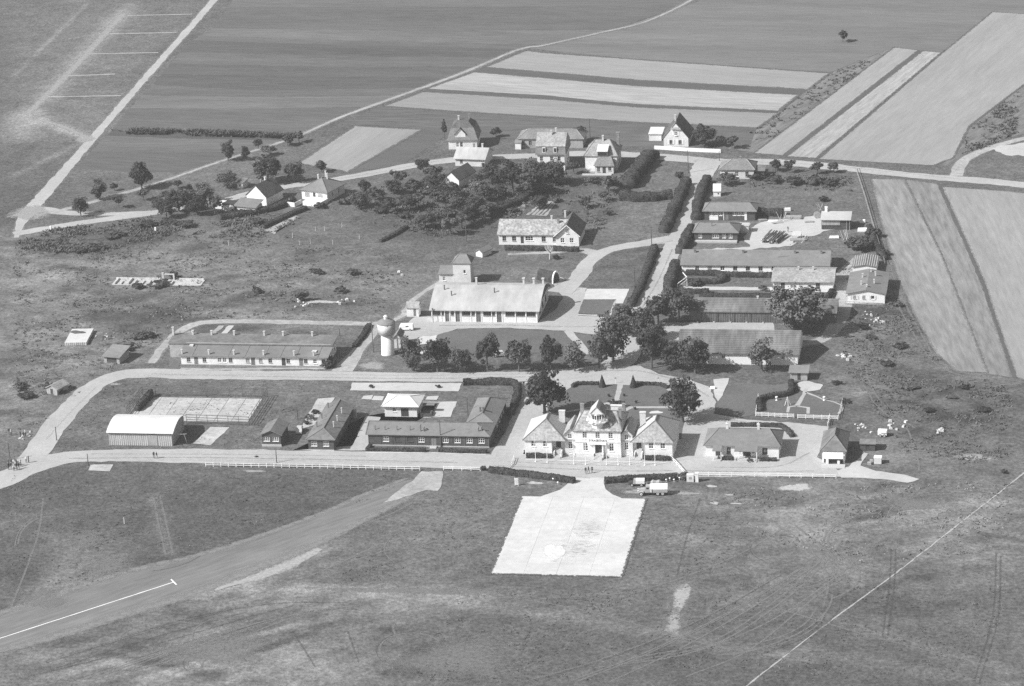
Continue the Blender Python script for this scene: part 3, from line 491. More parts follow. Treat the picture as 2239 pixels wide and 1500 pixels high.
for p in ([(90,262),(140,278),(186,299)], [(60,250),(150,160),(270,30)]): ribbon('wheel_track', p, 3.0 if p[0][0] == 90 else 5.0, 'wear', 4, 0.3, 'pale worn track beside the straight road', 'track', group='worn tracks upper left')

patchmat('streak', 0.30, 0.25, 0.55, 0.5, maxa=0.45); patchmat('streaklight', 0.47, 0.25, 0.55, 0.5, maxa=0.5)
for i, (p, m, w_) in enumerate((([(150,1003),(400,1001),(700,1005),(1000,1012)],'streak',1.2),([(200,993),(500,994),(800,998)],'streak',0.8),([(300,1006),(600,1007),(900,1013)],'streaklight',1.0),([(1080,1018),(1200,1024),(1350,1030),(1470,1030)],'streak',1.0),([(1110,1010),(1250,1016),(1400,1020)],'streak',0.7),([(1160,1030),(1230,1040),(1290,1046)],'streaklight',1.2),([(1500,1030),(1650,1032),(1780,1030)],'streak',1.0),([(1560,1022),(1700,1020),(1770,990)],'streak',0.8),
        ([(330,818),(600,824),(900,828),(1180,824)],'streak',1.0),([(300,823),(600,818),(900,821),(1200,817)],'streaklight',0.9),([(100,962),(150,905),(210,846)],'streaklight',1.0),([(1300,812),(1400,812),(1500,840),(1550,868)],'streak',1.0),([(960,712),(1100,711),(1250,715),(1370,712)],'streak',1.2),([(1520,920),(1560,915),(1620,922),(1720,935)],'streak',1.0),([(1400,680),(1440,612),(1470,545)],'streak',0.7),([(600,404),(760,388),(960,352)],'streak',0.6),([(1600,352),(1800,362),(2100,392)],'streak',0.6))):
    ribbon('wheel_streak', p, w_, m, 16.1+0.17*i, 0.06, 'faint wheel streak on the pale gravel', 'track', group='wheel streaks on the gravel')

def arc(cx, cy, rx, ry, a0, a1, n=12): return [(cx+rx*math.cos(R(a0+(a1-a0)*i/n)), cy+ry*math.sin(R(a0+(a1-a0)*i/n))) for i in range(n+1)]
arcs = [arc(1740,1235,85,45,-80,110), arc(1740,1237,92,49,-80,100), arc(1760,1255,120,62,-60,60), arc(1700,1200,60,30,120,330), arc(1480,1330,300,95,5,75), arc(1485,1335,318,102,5,75), arc(1400,1300,420,150,0,60), arc(1405,1304,436,156,0,58), arc(1560,1210,160,70,200,330), arc(1540,1200,200,90,190,320), arc(470,1450,60,26,150,360), arc(470,1452,70,31,150,350), arc(380,1400,120,40,180,300), arc(560,1390,140,50,170,300), arc(900,1420,70,36,150,330), arc(905,1424,82,42,150,330), arc(1950,1180,140,60,90,260), arc(1955,1185,155,68,90,250), arc(2060,1130,120,50,180,350), arc(300,1180,160,70,20,80), arc(110,1190,70,60,180,280), arc(115,1195,82,72,180,280), arc(1010,1200,170,60,150,250)]
arcs += [[(150+i*33,1492-i*6),(330+i*30,1430-i*7),(520+i*26,1372-i*6),(700+i*16,1335-i*2)] for i in range(7)]+[[(1150+i*60,1490),(1320+i*52,1440-i*6),(1520+i*40,1360-i*10),(1700+i*30,1260-i*10)] for i in (0, 0.3, 1.6, 1.9, 3.1)]
for i, p in enumerate(arcs): ribbon('wheel_track', p, rng.uniform(0.45, 0.8), 'rutdark' if i % 4 == 3 else 'rut', 6.13+0.041*i, 0.05, 'faint wheel track in the grass', 'track', group='wheel tracks in the grass')
# garden plots
for p, m, l in (([(1150,470),(1185,440),(1215,440),(1195,472)],'dirt','pale vegetable plot behind the gabled house'),([(1200,470),(1216,445),(1250,446),(1240,472)],'soil','dark vegetable plot behind the gabled house'),([(1118,470),(1150,438),(1160,440),(1135,472)],'f_pale','pale grass wedge between garden hedges'),([(575,505),(640,470),(655,474),(600,512)],'dirt','pale bed beside the rough garden hedge'),([(600,505),(660,476),(672,482),(612,516)],'soil','dark bed beside the rough garden hedge'),([(560,500),(610,476),(620,478),(575,502)],'f_pale','pale garden path strip below the farmhouse'),([(870,452),(900,440),(912,444),(880,458)],'f_pale','pale gap in the orchard'),([(1290,430),(1330,425),(1320,450),(1275,455)],'f_grass4','pale grass plot below the villa')):
    sheet('garden_bed', p, m, 4, 0.15, label=l, cat='bed')
for k in range(4): ribbon('path', [(1160+k*9,470),(1190+k*8,442)], 0.35, 'soil', 6, label=f'{("first", "second", "third", "fourth")[k]} dark furrow in the pale vegetable plot', cat='path', curve=False)

ribbon('bare_patch', [(470,1290),(560,1262),(640,1232),(700,1200)], [2.0,4.5,6.0,2.5], 'bare2', 9.4, 0.5, 'bright dusty scrape along the lower edge of the taxi strip', 'ground')
# ------------------------------------------------------------------ building kit
WCACHE = {}
def window_meshes(w, h, cols, rows, fm, gm):
    k = (w, h, cols, rows, fm, gm)
    if k not in WCACHE:
        fr = MB(); t = 0.10
        fr.box(-w/2, -0.06, 0, -w/2+t, 0.04, h).box(w/2-t, -0.06, 0, w/2, 0.04, h).box(-w/2+t, -0.06, h-t, w/2-t, 0.04, h).box(-w/2+t, -0.06, 0, w/2-t, 0.04, t)
        for c in range(1, cols): x = -w/2+w*c/cols; fr.box(x-0.045, -0.05, t, x+0.045, 0.03, h-t)
        for r_ in range(1, rows): z = h*r_/rows; fr.box(-w/2+t, -0.045, z-0.03, w/2-t, 0.025, z+0.03)
        fr.box(-w/2-0.06, -0.24, -0.07, w/2+0.06, 0.0, -0.005)
        WCACHE[k] = (fr.mesh('window', MATS[fm]), MB().box(-w/2+0.05, -0.02, 0.05, w/2-0.05, 0.015, h-0.05).mesh('pane', MATS[gm]))
    return WCACHE[k]
def door_mesh(w, h, m):
    k = ('d', w, h, m)
    if k not in WCACHE:
        d = MB(); d.box(-w/2, -0.03, 0, w/2, 0.03, h); n = max(2, int(w/0.45))
        for i in range(n+1): x = -w/2+0.03+(w-0.06)*i/n; d.box(x-0.03, -0.06, 0.02, x+0.03, -0.03, h-0.02)
        WCACHE[k] = d.mesh('door', MATS[m])
    return WCACHE[k]
def side_map(side, w, d):
    """u along the side seen from outside, o = distance outwards"""
    return {'F': lambda u, o: (u, -o), 'R': lambda u, o: (w+o, u), 'B': lambda u, o: (w-u, d+o), 'L': lambda u, o: (-o, d-u)}[side]
ROT = {'F': 0.0, 'R': math.pi/2, 'B': math.pi, 'L': -math.pi/2}
def walls(root, w, d, h, m, ops=(), gables='', peak=0.0, name='wall', z0=0.0, x0=0.0, y0=0.0, gpk=None, frame='paint'):
    """four walls with real openings; ops: (side, u centre, sill z, width, height, kind)"""
    mb = MB(); rv = 0.16
    for s in 'FRBL':
        L = w if s in 'FB' else d; f = side_map(s, w, d)
        oo = [o for o in ops if o[0] == s]
        us = sorted({0.0, L}|{round(o[1]-o[3]/2, 3) for o in oo}|{round(o[1]+o[3]/2, 3) for o in oo}); zs = sorted({z0, h}|{round(o[2], 3) for o in oo}|{round(o[2]+o[4], 3) for o in oo})
        P = lambda u, z, o=0.0: (f(u, o)[0]+x0, f(u, o)[1]+y0, z)
        for a, b in zip(us, us[1:]):
            for c, e in zip(zs, zs[1:]):
                um, zm = (a+b)/2, (c+e)/2
                if any(abs(um-o[1]) < o[3]/2 and o[2] < zm < o[2]+o[4] for o in oo): continue
                mb.quad(P(a, c), P(b, c), P(b, e), P(a, e))
        for o in oo:
            a, b, c, e = o[1]-o[3]/2, o[1]+o[3]/2, o[2], o[2]+o[4]
            mb.quad(P(a, c), P(a, e), P(a, e, -rv), P(a, c, -rv)); mb.quad(P(b, e), P(b, c), P(b, c, -rv), P(b, e, -rv))
            mb.quad(P(a, e), P(b, e), P(b, e, -rv), P(a, e, -rv)); mb.quad(P(b, c), P(a, c), P(a, c, -rv), P(b, c, -rv))
            q = f(o[1], -0.11); loc = (q[0]+x0, q[1]+y0, c); kind = o[5]
            if kind.startswith('door'):
                link('door', door_mesh(o[3], o[4], {'door': 'doordark', 'doorg': 'doorgrey', 'doorb': 'brownwood'}[kind]), root, loc, ROT[s])
            else:
                cols, rows, fm, gm = {'win': (2, 2, frame, 'glass'), 'win3': (2, 3, frame, 'glass'), 'winw': (3, 2, frame, 'glass'), 'wind': (2, 2, 'shutter', 'glass'), 'wins': (1, 1, frame, 'glass'), 'winb': (2, 2, 'shutter', 'blind'), 'strip': (5, 1, 'brownwood', 'glass'), 'hole': (1, 1, 'darkwood', 'doordark')}[kind]
                fr, pn = window_meshes(round(o[3], 2), round(o[4], 2), cols, rows, fm, gm)
                wo = link('window', fr, root, loc, ROT[s]); link('pane', pn, wo)
        if s in gables:
            pk = gpk if gpk is not None else L/2; mb.add([P(0, h), P(L, h), P(pk, peak)], [(0, 1, 2)])
    return mb.build(name, MATS[m], root)
def roof_gable(root, w, d, h, peak, m, axis='x', ov=0.45, ove=0.35, t=0.16, x0=0.0, y0=0.0, pk=None, name='roof'):
    """ridge along axis; eaves drop below h by the overhang"""
    L, S = (w, d) if axis == 'x' else (d, w); c = S/2 if pk is None else pk; a0, s0 = (x0, y0) if axis == 'x' else (y0, x0)
    k0 = (peak-h)/c; k1 = (peak-h)/(S-c); lift = 0.12
    prof = [(s0-ov, h-ov*k0+lift), (s0+c, peak+lift), (s0+S+ov, h-ov*k1+lift)]
    if axis == 'x': prof = prof
    return MB().extr(prof, t, a0-ove, a0+L+ove, axis).build(name, MATS[m], root)
def roof_hip(root, w, d, h, peak, m, ridge, ov=0.45, t=0.14, x0=0.0, y0=0.0, name='roof', seams=None, side=None):
    """ridge: ((xa,ya),(xb,yb)) in local coordinates"""
    e = [(x0-ov, y0-ov), (x0+w+ov, y0-ov), (x0+w+ov, y0+d+ov), (x0-ov, y0+d+ov)]; z = h+0.02
    (xa, ya), (xb, yb) = ridge; vs = [(x, y, z) for x, y in e]+[(x, y, z-t) for x, y in e]+[(xa, ya, peak), (xb, yb, peak)]
    fs = [(4, 7, 6, 5)]+[(i, 4+i, 4+(i+1) % 4, (i+1) % 4) for i in range(4)]; fs = [f for f in fs]
    if abs(xb-xa) >= abs(yb-ya): fs += [(0, 1, 9, 8), (1, 2, 9), (2, 3, 8, 9), (3, 0, 8)]
    else: fs += [(0, 1, 8), (1, 2, 9, 8), (2, 3, 9), (3, 0, 8, 9)]
    mb = MB(); mb.add(vs, fs)
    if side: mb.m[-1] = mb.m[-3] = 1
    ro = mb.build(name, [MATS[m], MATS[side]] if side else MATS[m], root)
    hb = MB(); E4 = [vs[i] for i in range(4)]; A, Bb = vs[8], vs[9]
    near = [(0, A), (1, Bb if abs(xb-xa) >= abs(yb-ya) else A), (2, Bb), (3, A if abs(xb-xa) >= abs(yb-ya) else Bb)]
    for i, r_ in near: hb.beam(Vector(E4[i])+Vector((0,0,0.02)), Vector(r_)+Vector((0,0,0.04)), 0.2, 0.12)
    if (Vector(A)-Vector(Bb)).length > 0.3: hb.beam(Vector(A)+Vector((0,0,0.05)), Vector(Bb)+Vector((0,0,0.05)), 0.22, 0.14)
    hb.build('ridge_tiles', MATS[seams or m], ro); return ro
def ridge_cap(ro, a, b, m, w=0.3): MB().beam(a, b, w, 0.14).build('ridge_cap', MATS[m], ro)
def chimney(root, x, y, z0, z1, sx=0.6, sy=0.6, m='chimneyw', pot=False):
    mb = MB().cbox(x, y, z0, sx, sy, z1-z0); mb.cbox(x, y, z1, sx+0.16, sy+0.16, 0.14)
    if pot: mb.cyl(x, y, [(0.12, z1+0.14), (0.1, z1+0.5)], 8)
    return mb.build('chimney', MATS[m], root)
def pipe(root, x, y, z0, z1, r=0.09, m='metal', cap=True):
    mb = MB().cyl(x, y, [(r, z0), (r, z1)], 8)
    if cap: mb.cyl(x, y, [(r*1.9, z1), (r*0.6, z1+0.22)], 8)
    return mb.build('vent_pipe', MATS[m], root)
def plinth(root, w, d, m='greywall', h=0.35, e=0.05): return MB().box(-e, -e, 0, w+e, d+e, h).build('plinth', MATS[m], root)
def steps(root, x0, x1, y, n, rise, run, m='concrete', top=0.6):
    """steps coming down towards the viewer from y"""
    mb = MB()
    for i in range(n): mb.box(x0, y-top-run*(i), 0, x1, y-(top+run*(i-1) if i else 0), rise*(n-i)) if False else mb.box(x0, y-top-run*i, 0, x1, y-(0 if i == 0 else top+run*(i-1)), rise*(n-i))
    return mb.build('steps', MATS[m], root)
def bld(name, x, y, label, cat, rz=0.0, group=None): return empty(name, (x, y, 0), R(rz), label, cat, group)
def row(side, us, z, w, h, kind): return [(side, u, z, w, h, kind) for u in us]

mat('tankwall', 0.52, 0.2, 0.5, 0.2, 0.3, stretch=(1.5, 1.5, 0.3))
# ------------------------------------------------------------------ the terminal
T = bld('terminal_building', 0, 0, 'pale symmetrical terminal with a control tower, two hipped wings and nine flagpoles', 'building')
ops = row('F', (2.3, 5.35, 8.4), 4.75, 1.05, 1.6, 'win3')+row('F', (2.4, 8.5), 1.55, 1.1, 2.0, 'win3')+[('F', 5.45, 1.15, 1.5, 2.2, 'door')]+row('F', (2.4, 8.5), 0.4, 0.8, 0.35, 'wins')
MB().box(-5.55, -0.62, 0.0, 5.35, -0.5, 0.9).build('plinth', MATS['plaster2'], T)
walls(T, 10.7, 11.2, 6.8, 'plaster', ops, x0=-5.4, y0=-0.5)
roof_hip(T, 10.7, 11.2, 6.8, 9.9, 'tilemottled', ((-3.9, 4.2), (3.9, 4.2)), 0.45, x0=-5.4, y0=-0.5, seams='tilemid', side='tilesunlit')  # side slopes carry sunlight in a paler colour than the mottled front
MB().box(-5.6, -0.62, 6.3, 5.5, -0.5, 6.66).build('cornice', MATS['plaster2'], T)
MB().box(-5.45, -0.6, 3.75, 5.35, -0.5, 3.87).build('string_course', MATS['plaster2'], T)
MB().box(-2.5, -1.35, 3.5, 1.9, -0.5, 3.72).box(-1.05, -1.0, 1.15, -0.8, -0.5, 3.5).box(0.95, -1.0, 1.15, 1.2, -0.5, 3.5).build('door_canopy', MATS['whitewash'], T)
steps(T, -0.95, 1.05, -0.5, 6, 0.19, 0.32, 'concrete', 0.7)
for q in (-1.2, 1.06): MB().box(q, -1.9, 0, q+0.24, -0.5, 1.25).build('stair_wall', MATS['plaster2'], T)
cu = bpy.data.curves.new('lettering', 'FONT'); cu.body = 'STRASBOURG'; cu.size = 0.62; cu.extrude = 0.03; cu.offset = 0.012; cu.align_x = 'CENTER'; cu.space_character = 1.15; cu.materials.append(MATS['letter'])
tmp = bpy.data.objects.new('lettering', cu); COL.objects.link(tmp); bpy.context.view_layer.update(); lme = bpy.data.meshes.new_from_object(tmp.evaluated_get(bpy.context.evaluated_depsgraph_get())); bpy.data.objects.remove(tmp)
lt = link('lettering', lme, T); lt.location = (-0.1, -0.56, 4.02); lt.rotation_euler = (math.pi/2, 0, 0); lt['label'] = 'dark capital letters above the entrance'
MB().box(-2.7, -0.54, 3.95, 2.5, -0.5, 4.6).build('name_board', MATS['whitewash'], T)
for sx in (-1, 1):                                                     # links and wings, mirrored
    xl = -8.0 if sx < 0 else 5.3
    walls(T, 2.7, 8, 5.6, 'plaster2', [('F', 1.25, 1.7, 1.0, 1.9, 'win3'), ('F', 1.25, 4.25, 0.95, 1.3, 'win'), ('F', 1.25, 0.5, 0.5, 0.3, 'wins')], 'F', 6.75, x0=xl, y0=0.2)
    roof_gable(T, 2.7, 8, 5.6, 6.9, 'tilelight', 'y', 0.3, 0.35, x0=xl, y0=0.2)
    MB().box(xl+0.2, 0.08, 3.85, xl+2.5, 0.2, 3.97).build('string_course', MATS['greywall'], T)
    xw = -17.4 if sx < 0 else 11.0; u = (2.1, 4.9) if sx < 0 else (1.45, 4.2)
    walls(T, 6.4, 12.9, 4.25, 'plaster', row('F', u, 2.55, 1.1, 1.45, 'win')+row('F', u, 0.6, 0.5, 0.3, 'wins')+row('R' if sx > 0 else 'L', (3, 6, 9.5), 2.4, 1.0, 1.4, 'win'), x0=xw, y0=-0.8)
    MB().box(xw-0.05, -0.86, 0, xw+6.45, -0.8, 0.55).build('plinth', MATS['plaster2'], T)
    xp = -11.0 if sx < 0 else 8.0                                      # recessed porch between link and wing
    walls(T, 3.0, 10, 4.25, 'plaster2', [('F', 1.35, 1.75, 1.2, 2.1, 'door')], x0=xp, y0=1.0)
    steps(T, xp+0.7, xp+2.1, 1.0, 8, 0.21, 0.3, 'concrete', 0.9)
    for q in (0.45, 2.12): MB().box(xp+q, -1.5, 0, xp+q+0.23, 1.0, 1.5).build('stair_wall', MATS['plaster'], T)
    xr = -17.4 if sx < 0 else 8.0
    ro = roof_hip(T, 9.4, 12.9, 4.25, 7.6, 'tilelight', ((sx*12.9, 4.2), (sx*12.9, 7.8)), 0.42, x0=xr, y0=-0.8, seams='tileseam', side='tilesunlit')  # paler side colour paints the sun on the wing slopes
    ridge, ex = sx*12.9, 17.82*sx                                      # raised seams on the outer and inner slopes
    for tx in ((17.82, -7.58) if False else ((17.82,) if sx > 0 else (-7.58,))):
        rb = MB()
        for k in range(27):
            y = -1.0+k*0.52; t_ = 1.0
            if y < 4.2: t_ = (y+1.22)/(4.2+1.22)
            elif y > 7.8: t_ = (12.52-y)/(12.52-7.8)
            if t_ < 0.06: continue
            a = Vector((tx, y, 4.30)); b = Vector((ridge, y, 7.62)); rb.beam(a, a+(b-a)*t_*0.98, 0.13, 0.10)
        rb.build('roof_ribs', MATS['tileseam'], ro)
    MB().box(xp+0.3, 0.2, 3.6, xp+2.7, 1.0, 3.75).build('porch_roof', MATS['tilelight'], T)
    chimney(T, sx*9.6, 7.5, 5.5, 8.3, 1.4, 0.8, 'plaster2')
chimney(T, -4.4, 5.6, 8.5, 10.9, 0.9, 0.7, 'brick'); chimney(T, 4.9, 3.2, 7.5, 10.9, 0.7, 0.8, 'brick'); chimney(T, 5.0, 8.6, 7.0, 9.9, 0.7, 0.7, 'brick')
MB().box(1.9, 8.6, 6.8, 5.4, 9.4, 9.3).box(1.8, 8.5, 9.3, 5.5, 9.5, 9.45).build('rear_parapet', MATS['plaster2'], T)
# small dormer on the right of the roof, then the control tower
MB().extr([(2.3, 7.9), (2.9, 8.5), (3.5, 7.9)], 0.1, 0.6, 2.6, 'y').add([(2.4,0.7,7.2),(3.4,0.7,7.2),(3.4,0.7,7.9),(2.9,0.7,8.35),(2.4,0.7,7.9)], [(0,1,2,3,4)]).build('dormer', MATS['tilelight'], T)
CT = MB().cyl(-0.15, 1.05, [(1.62, 6.75), (1.62, 8.3)], 8).build('tower_base', MATS['plaster'], T)
o8 = lambda r, a0=math.pi/8: [(-0.15+r*math.cos(a0+k*math.pi/4), 1.05+r*math.sin(a0+k*math.pi/4)) for k in range(8)]
MB().cyl(-0.15, 1.05, [(1.75, 8.1), (2.5, 8.55), (2.5, 8.72)], 8).build('balcony_floor', MATS['plaster2'], T)
rl = MB(); P8 = [(-0.15+2.42*math.cos(k*math.pi/4), 1.05+2.42*math.sin(k*math.pi/4)) for k in range(8)]
for k in range(8):
    a, b = P8[k], P8[(k+1) % 8]; rl.cbox(a[0], a[1], 8.72, 0.09, 0.09, 1.0)
    for z in (9.05, 9.38, 9.68): rl.beam((a[0], a[1], z), (b[0], b[1], z), 0.06)
rl.build('balcony_railing', MATS['paint'], T)
for k, kk in enumerate((5, 6, 4, 7)): 
    q = (-0.15+2.5*math.cos(kk*math.pi/4+0.38), 1.05+2.5*math.sin(kk*math.pi/4+0.38)); d_ = MB(); d_.cyl(0, 0, [(0.30, 0), (0.34, 0.1), (0.2, 0.2)], 14); o = d_.build('lamp_dish', MATS['paint'], T, (q[0], q[1], 9.15)); o.rotation_euler = (R(80), 0, kk*math.pi/4+0.38+math.pi/2)
cab = MB().cyl(-0.15, 1.05, [(1.6, 8.72), (1.6, 9.35)], 8).build('cabin_base', MATS['plaster'], T)
MB().cyl(-0.15, 1.05, [(1.52, 9.36), (1.52, 10.55)], 8).build('cabin_glazing', MATS['glass'], T)
mu = MB()
for k in range(8):
    a = k*math.pi/4; mu.cbox(-0.15+1.57*math.cos(a), 1.05+1.57*math.sin(a), 9.35, 0.16, 0.16, 1.2)
    a += math.pi/8; mu.cbox(-0.15+1.47*math.cos(a), 1.05+1.47*math.sin(a), 9.35, 0.09, 0.09, 1.2)
mu.build('cabin_mullions', MATS['paint'], T); MB().cyl(-0.15, 1.05, [(1.72, 10.5), (1.72, 10.85)], 8).build('cabin_lintel', MATS['paint'], T)
ro = MB().extr([(-2.05, 10.75), (-0.15, 12.75), (1.75, 10.75)], 0.14, -0.75, 4.2, 'y').build('tower_roof', MATS['tilesunlit'], T)
MB().add([(-1.7,-0.6,10.85),(1.4,-0.6,10.85),(-0.15,-0.6,12.5),(-1.7,4.4,10.85),(1.4,4.4,10.85),(-0.15,4.4,12.5)], [(0,1,2),(5,4,3)]).build('gable_wall', MATS['plaster'], T)
MB().box(-1.65, 1.9, 8.4, 1.35, 4.3, 10.8).build('cabin_rear', MATS['plaster2'], T)
rb = MB()
for k in range(9): y = -0.55+k*0.55; rb.beam((1.72, y, 10.84), (-0.1, y, 12.76), 0.13, 0.10)
rb.build('roof_ribs', MATS['tileseam'], ro)
pipe(T, -1.7, 2.6, 10.8, 13.4, 0.03, 'metal', False)
me = MB().cyl(0, 0, [(0.2, 0), (0.2, 0.16), (0.075, 0.16), (0.045, 6.7), (0.09, 6.7), (0.05, 6.85)], 8).mesh('flagpole', MATS['paint'])
for k, (x, y) in enumerate(((-14.4,-4.0),(-11.6,-4.3),(-5.2,-5.1),(-2.4,-5.3),(2.5,-5.1),(5.2,-5.0),(7.9,-4.8),(11.4,-4.9),(13.8,-4.8))):
    n_ = ('first', 'second', 'third', 'fourth', 'fifth', 'sixth', 'seventh', 'eighth', 'ninth')[k]
    tag(link('flagpole', me, None, (x, y, 0.03)), f'{n_} white flagpole from the left in front of the terminal', 'flagpole', 'flagpoles before the terminal')
ribbon('kerb', [(-17,-3.0),(17,-3.2)], 0.5, 'white_concrete', 14, 0.02, 'pale kerb line in front of the terminal steps', 'kerb', world=True, curve=False)

# ------------------------------------------------------------------ front row
# long dark barrack, L shaped
b = bld('dark_barrack', -56.0, 4.0, 'long dark timber barrack with white windows and a hipped rear wing', 'barrack')
ops = row('F', (4.3, 12.9, 18.7, 21.6, 24.5, 27.4), 1.15, 1.45, 1.25, 'winw')+[('F', 15.8, 0.15, 1.3, 2.2, 'doorg')]+row('F', (7.2, 10.2), 1.2, 1.4, 1.2, 'hole')
walls(b, 29.2, 7.8, 3.05, 'darkwood', ops, 'L', 4.7); 
roof_hip(b, 29.2, 7.8, 3.05, 4.75, 'felt', ((-0.45, 3.9), (25.6, 3.9)), 0.45, seams='felt2')
MB().box(0, -0.06, 0, 29.2, 0.0, 0.32).build('plinth', MATS['concrete'], b)
me = MB().box(-0.06, -0.07, 0.32, 0.06, 0.0, 2.95).mesh('batten', MATS['brownwood'])
for k in range(11): link('batten', me, b, (0.1+k*2.9, 0, 0))
walls(b, 6.6, 16, 3.05, 'darkwood', row('R', (3, 6, 9, 12), 1.15, 1.3, 1.2, 'winw'), x0=22.7, y0=7.85); roof_hip(b, 6.6, 16, 3.05, 4.7, 'felt', ((25.9, 10.5), (25.9, 20.6)), 0.42, x0=22.7, y0=7.85, seams='felt2')
for x in (1.6, 4.0, 6.9, 10.1): pipe(b, x, 1.1, 3.4, 4.6)
for x in (12.7, 13.5): pipe(b, x, 0.9, 3.3, 5.2 if x < 13 else 4.6, 0.13)
for x, y in ((26.6, 1.2), (27.3, 1.4)): pipe(b, x, y, 3.3, 4.7, 0.14)
chimney(b, 25.2, 12, 4.3, 5.4, 0.35, 0.35, 'metal'); chimney(b, 25.9, 12.1, 4.3, 5.4, 0.35, 0.35, 'metal'); pipe(b, 12.9, 3.6, 4.5, 6.6, 0.05, 'metal', False); pipe(b, 27.9, 22, 3.6, 5.2)
MB().box(15.0, -1.2, 0, 16.6, -0.07, 0.15).box(15.0, -0.7, 0.15, 16.6, -0.07, 0.3).build('steps', MATS['concrete'], b)
# slanting dark hut left of it
b = bld('dark_barrack', -69.8, 0.4, 'dark timber hut with a long roof running away from the front road', 'barrack')
walls(b, 6.2, 21.5, 2.95, 'darkwood', row('F', (1.4, 4.3), 1.1, 1.4, 1.2, 'winw')+row('R', (4, 8, 12, 16), 1.1, 1.3, 1.2, 'wind'))
roof_hip(b, 6.2, 21.5, 2.95, 4.4, 'felt2', ((3.1, 3.4), (3.1, 21.9)), 0.5, seams='felt')
for y in (6, 10, 15): chimney(b, 5.0, y, 3.1, 4.9, 0.22, 0.22, 'chimneyw')
for y in (6, 11.5, 18.5): chimney(b, 0.9, y, 3.0, 4.7, 0.2, 0.2, 'metal')
MB().box(0, -0.06, 0, 6.2, 0, 0.25).build('plinth', MATS['concrete'], b); MB().box(6.4, 20.5, 0, 7.2, 21.2, 2.2).build('shelter', MATS['greywood'], b)
# white roofed hut
b = bld('white_hut', -55.8, 22.6, 'white hut with a very bright hipped roof behind the long barrack', 'hut')
walls(b, 8.0, 7.2, 2.95, 'plaster', [('F', 2.4, 1.3, 0.9, 1.0, 'win'), ('F', 5.0, 0.1, 1.9, 2.2, 'door')]); roof_hip(b, 8.0, 7.2, 2.95, 4.1, 'whiteroof', ((2.4, 3.6), (5.6, 3.6)), 0.7)
b = bld('open_shed', -46.9, 22.5, 'small open lean-to with dark posts beside the white roofed hut', 'shed')
[MB().box(q, r_, 0, q+0.12, r_+0.12, 1.9).build('post', MATS['metal'], b) for q in (0, 2.6) for r_ in (0, 4.2)]; MB().box(-0.1, 3.2, 1.9, 2.8, 4.5, 2.0).build('roof', MATS['feltlight'], b); MB().box(0.1, 0.3, 0, 2.5, 3, 0.8).build('bin', MATS['darkwood'], b)
# left barn with rounded bright roof
b = bld('barn', -119.2, 1.3, 'board barn with a bright rounded roof beside the tennis court', 'barn')
w, d, h = 15.7, 11.0, 3.6; prof = [(-0.5, 3.45), (1.2, 4.1), (2.8, 4.5), (4.4, 4.8), (5.5, 4.85), (6.8, 4.8), (8.4, 4.5), (9.8, 4.1), (11.5, 3.45)]
walls(b, w, d, h-0.3, 'palewood'); MB().extr(prof, 0.12, -0.45, w+0.45, 'x').build('roof', MATS['whiteroof'], b)
g = MB(); pts = [(0, h-0.3)]+[(u, z-0.13) for u, z in prof[1:-1]]+[(d, h-0.3)]
for x in (0.02, w-0.02): g.add([(x, u, z) for u, z in pts], [tuple(range(len(pts)))])
g.build('gable_boards', MATS['greywood'], b)
me = MB().box(-0.05, -0.06, 0.05, 0.05, -0.005, 2.9).mesh('board_batten', MATS['palewood'])
for k in range(32): link('board_batten', me, b, (0.15+k*0.497, 0, 0))
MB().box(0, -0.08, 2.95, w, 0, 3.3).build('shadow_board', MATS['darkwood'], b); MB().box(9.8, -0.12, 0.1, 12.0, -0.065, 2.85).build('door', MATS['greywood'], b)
me = MB().box(0, -0.05, 0.05, 0.06, 0.05, 3.2).mesh('board_batten', MATS['greywood'])
for k in range(20): link('board_batten', me, b, (w, 0.3+k*0.55, 0))
pl = MB().beam((w+0.2, 1.0, 2.6), (w+3.2, 1.6, 2.6), 0.12).beam((w+3.2, 1.6, 0), (w+2.6, 1.5, 2.6), 0.12).build('side_brace', MATS['greywood'], b)
# small dark gable hut
b = bld('dark_hut', -81.6, 2.4, 'small dark gabled hut with a white window band beside the front road', 'hut')
walls(b, 4.6, 7.4, 3.1, 'darkwood', row('F', (1.15, 3.35), 1.3, 1.5, 1.1, 'winw'), 'FB', 4.1); roof_gable(b, 4.6, 7.4, 3.1, 4.15, 'felt2', 'y', 0.4, 0.4); MB().box(-0.1, -0.12, 0, 4.7, 0, 0.55).build('plinth', MATS['concrete'], b)
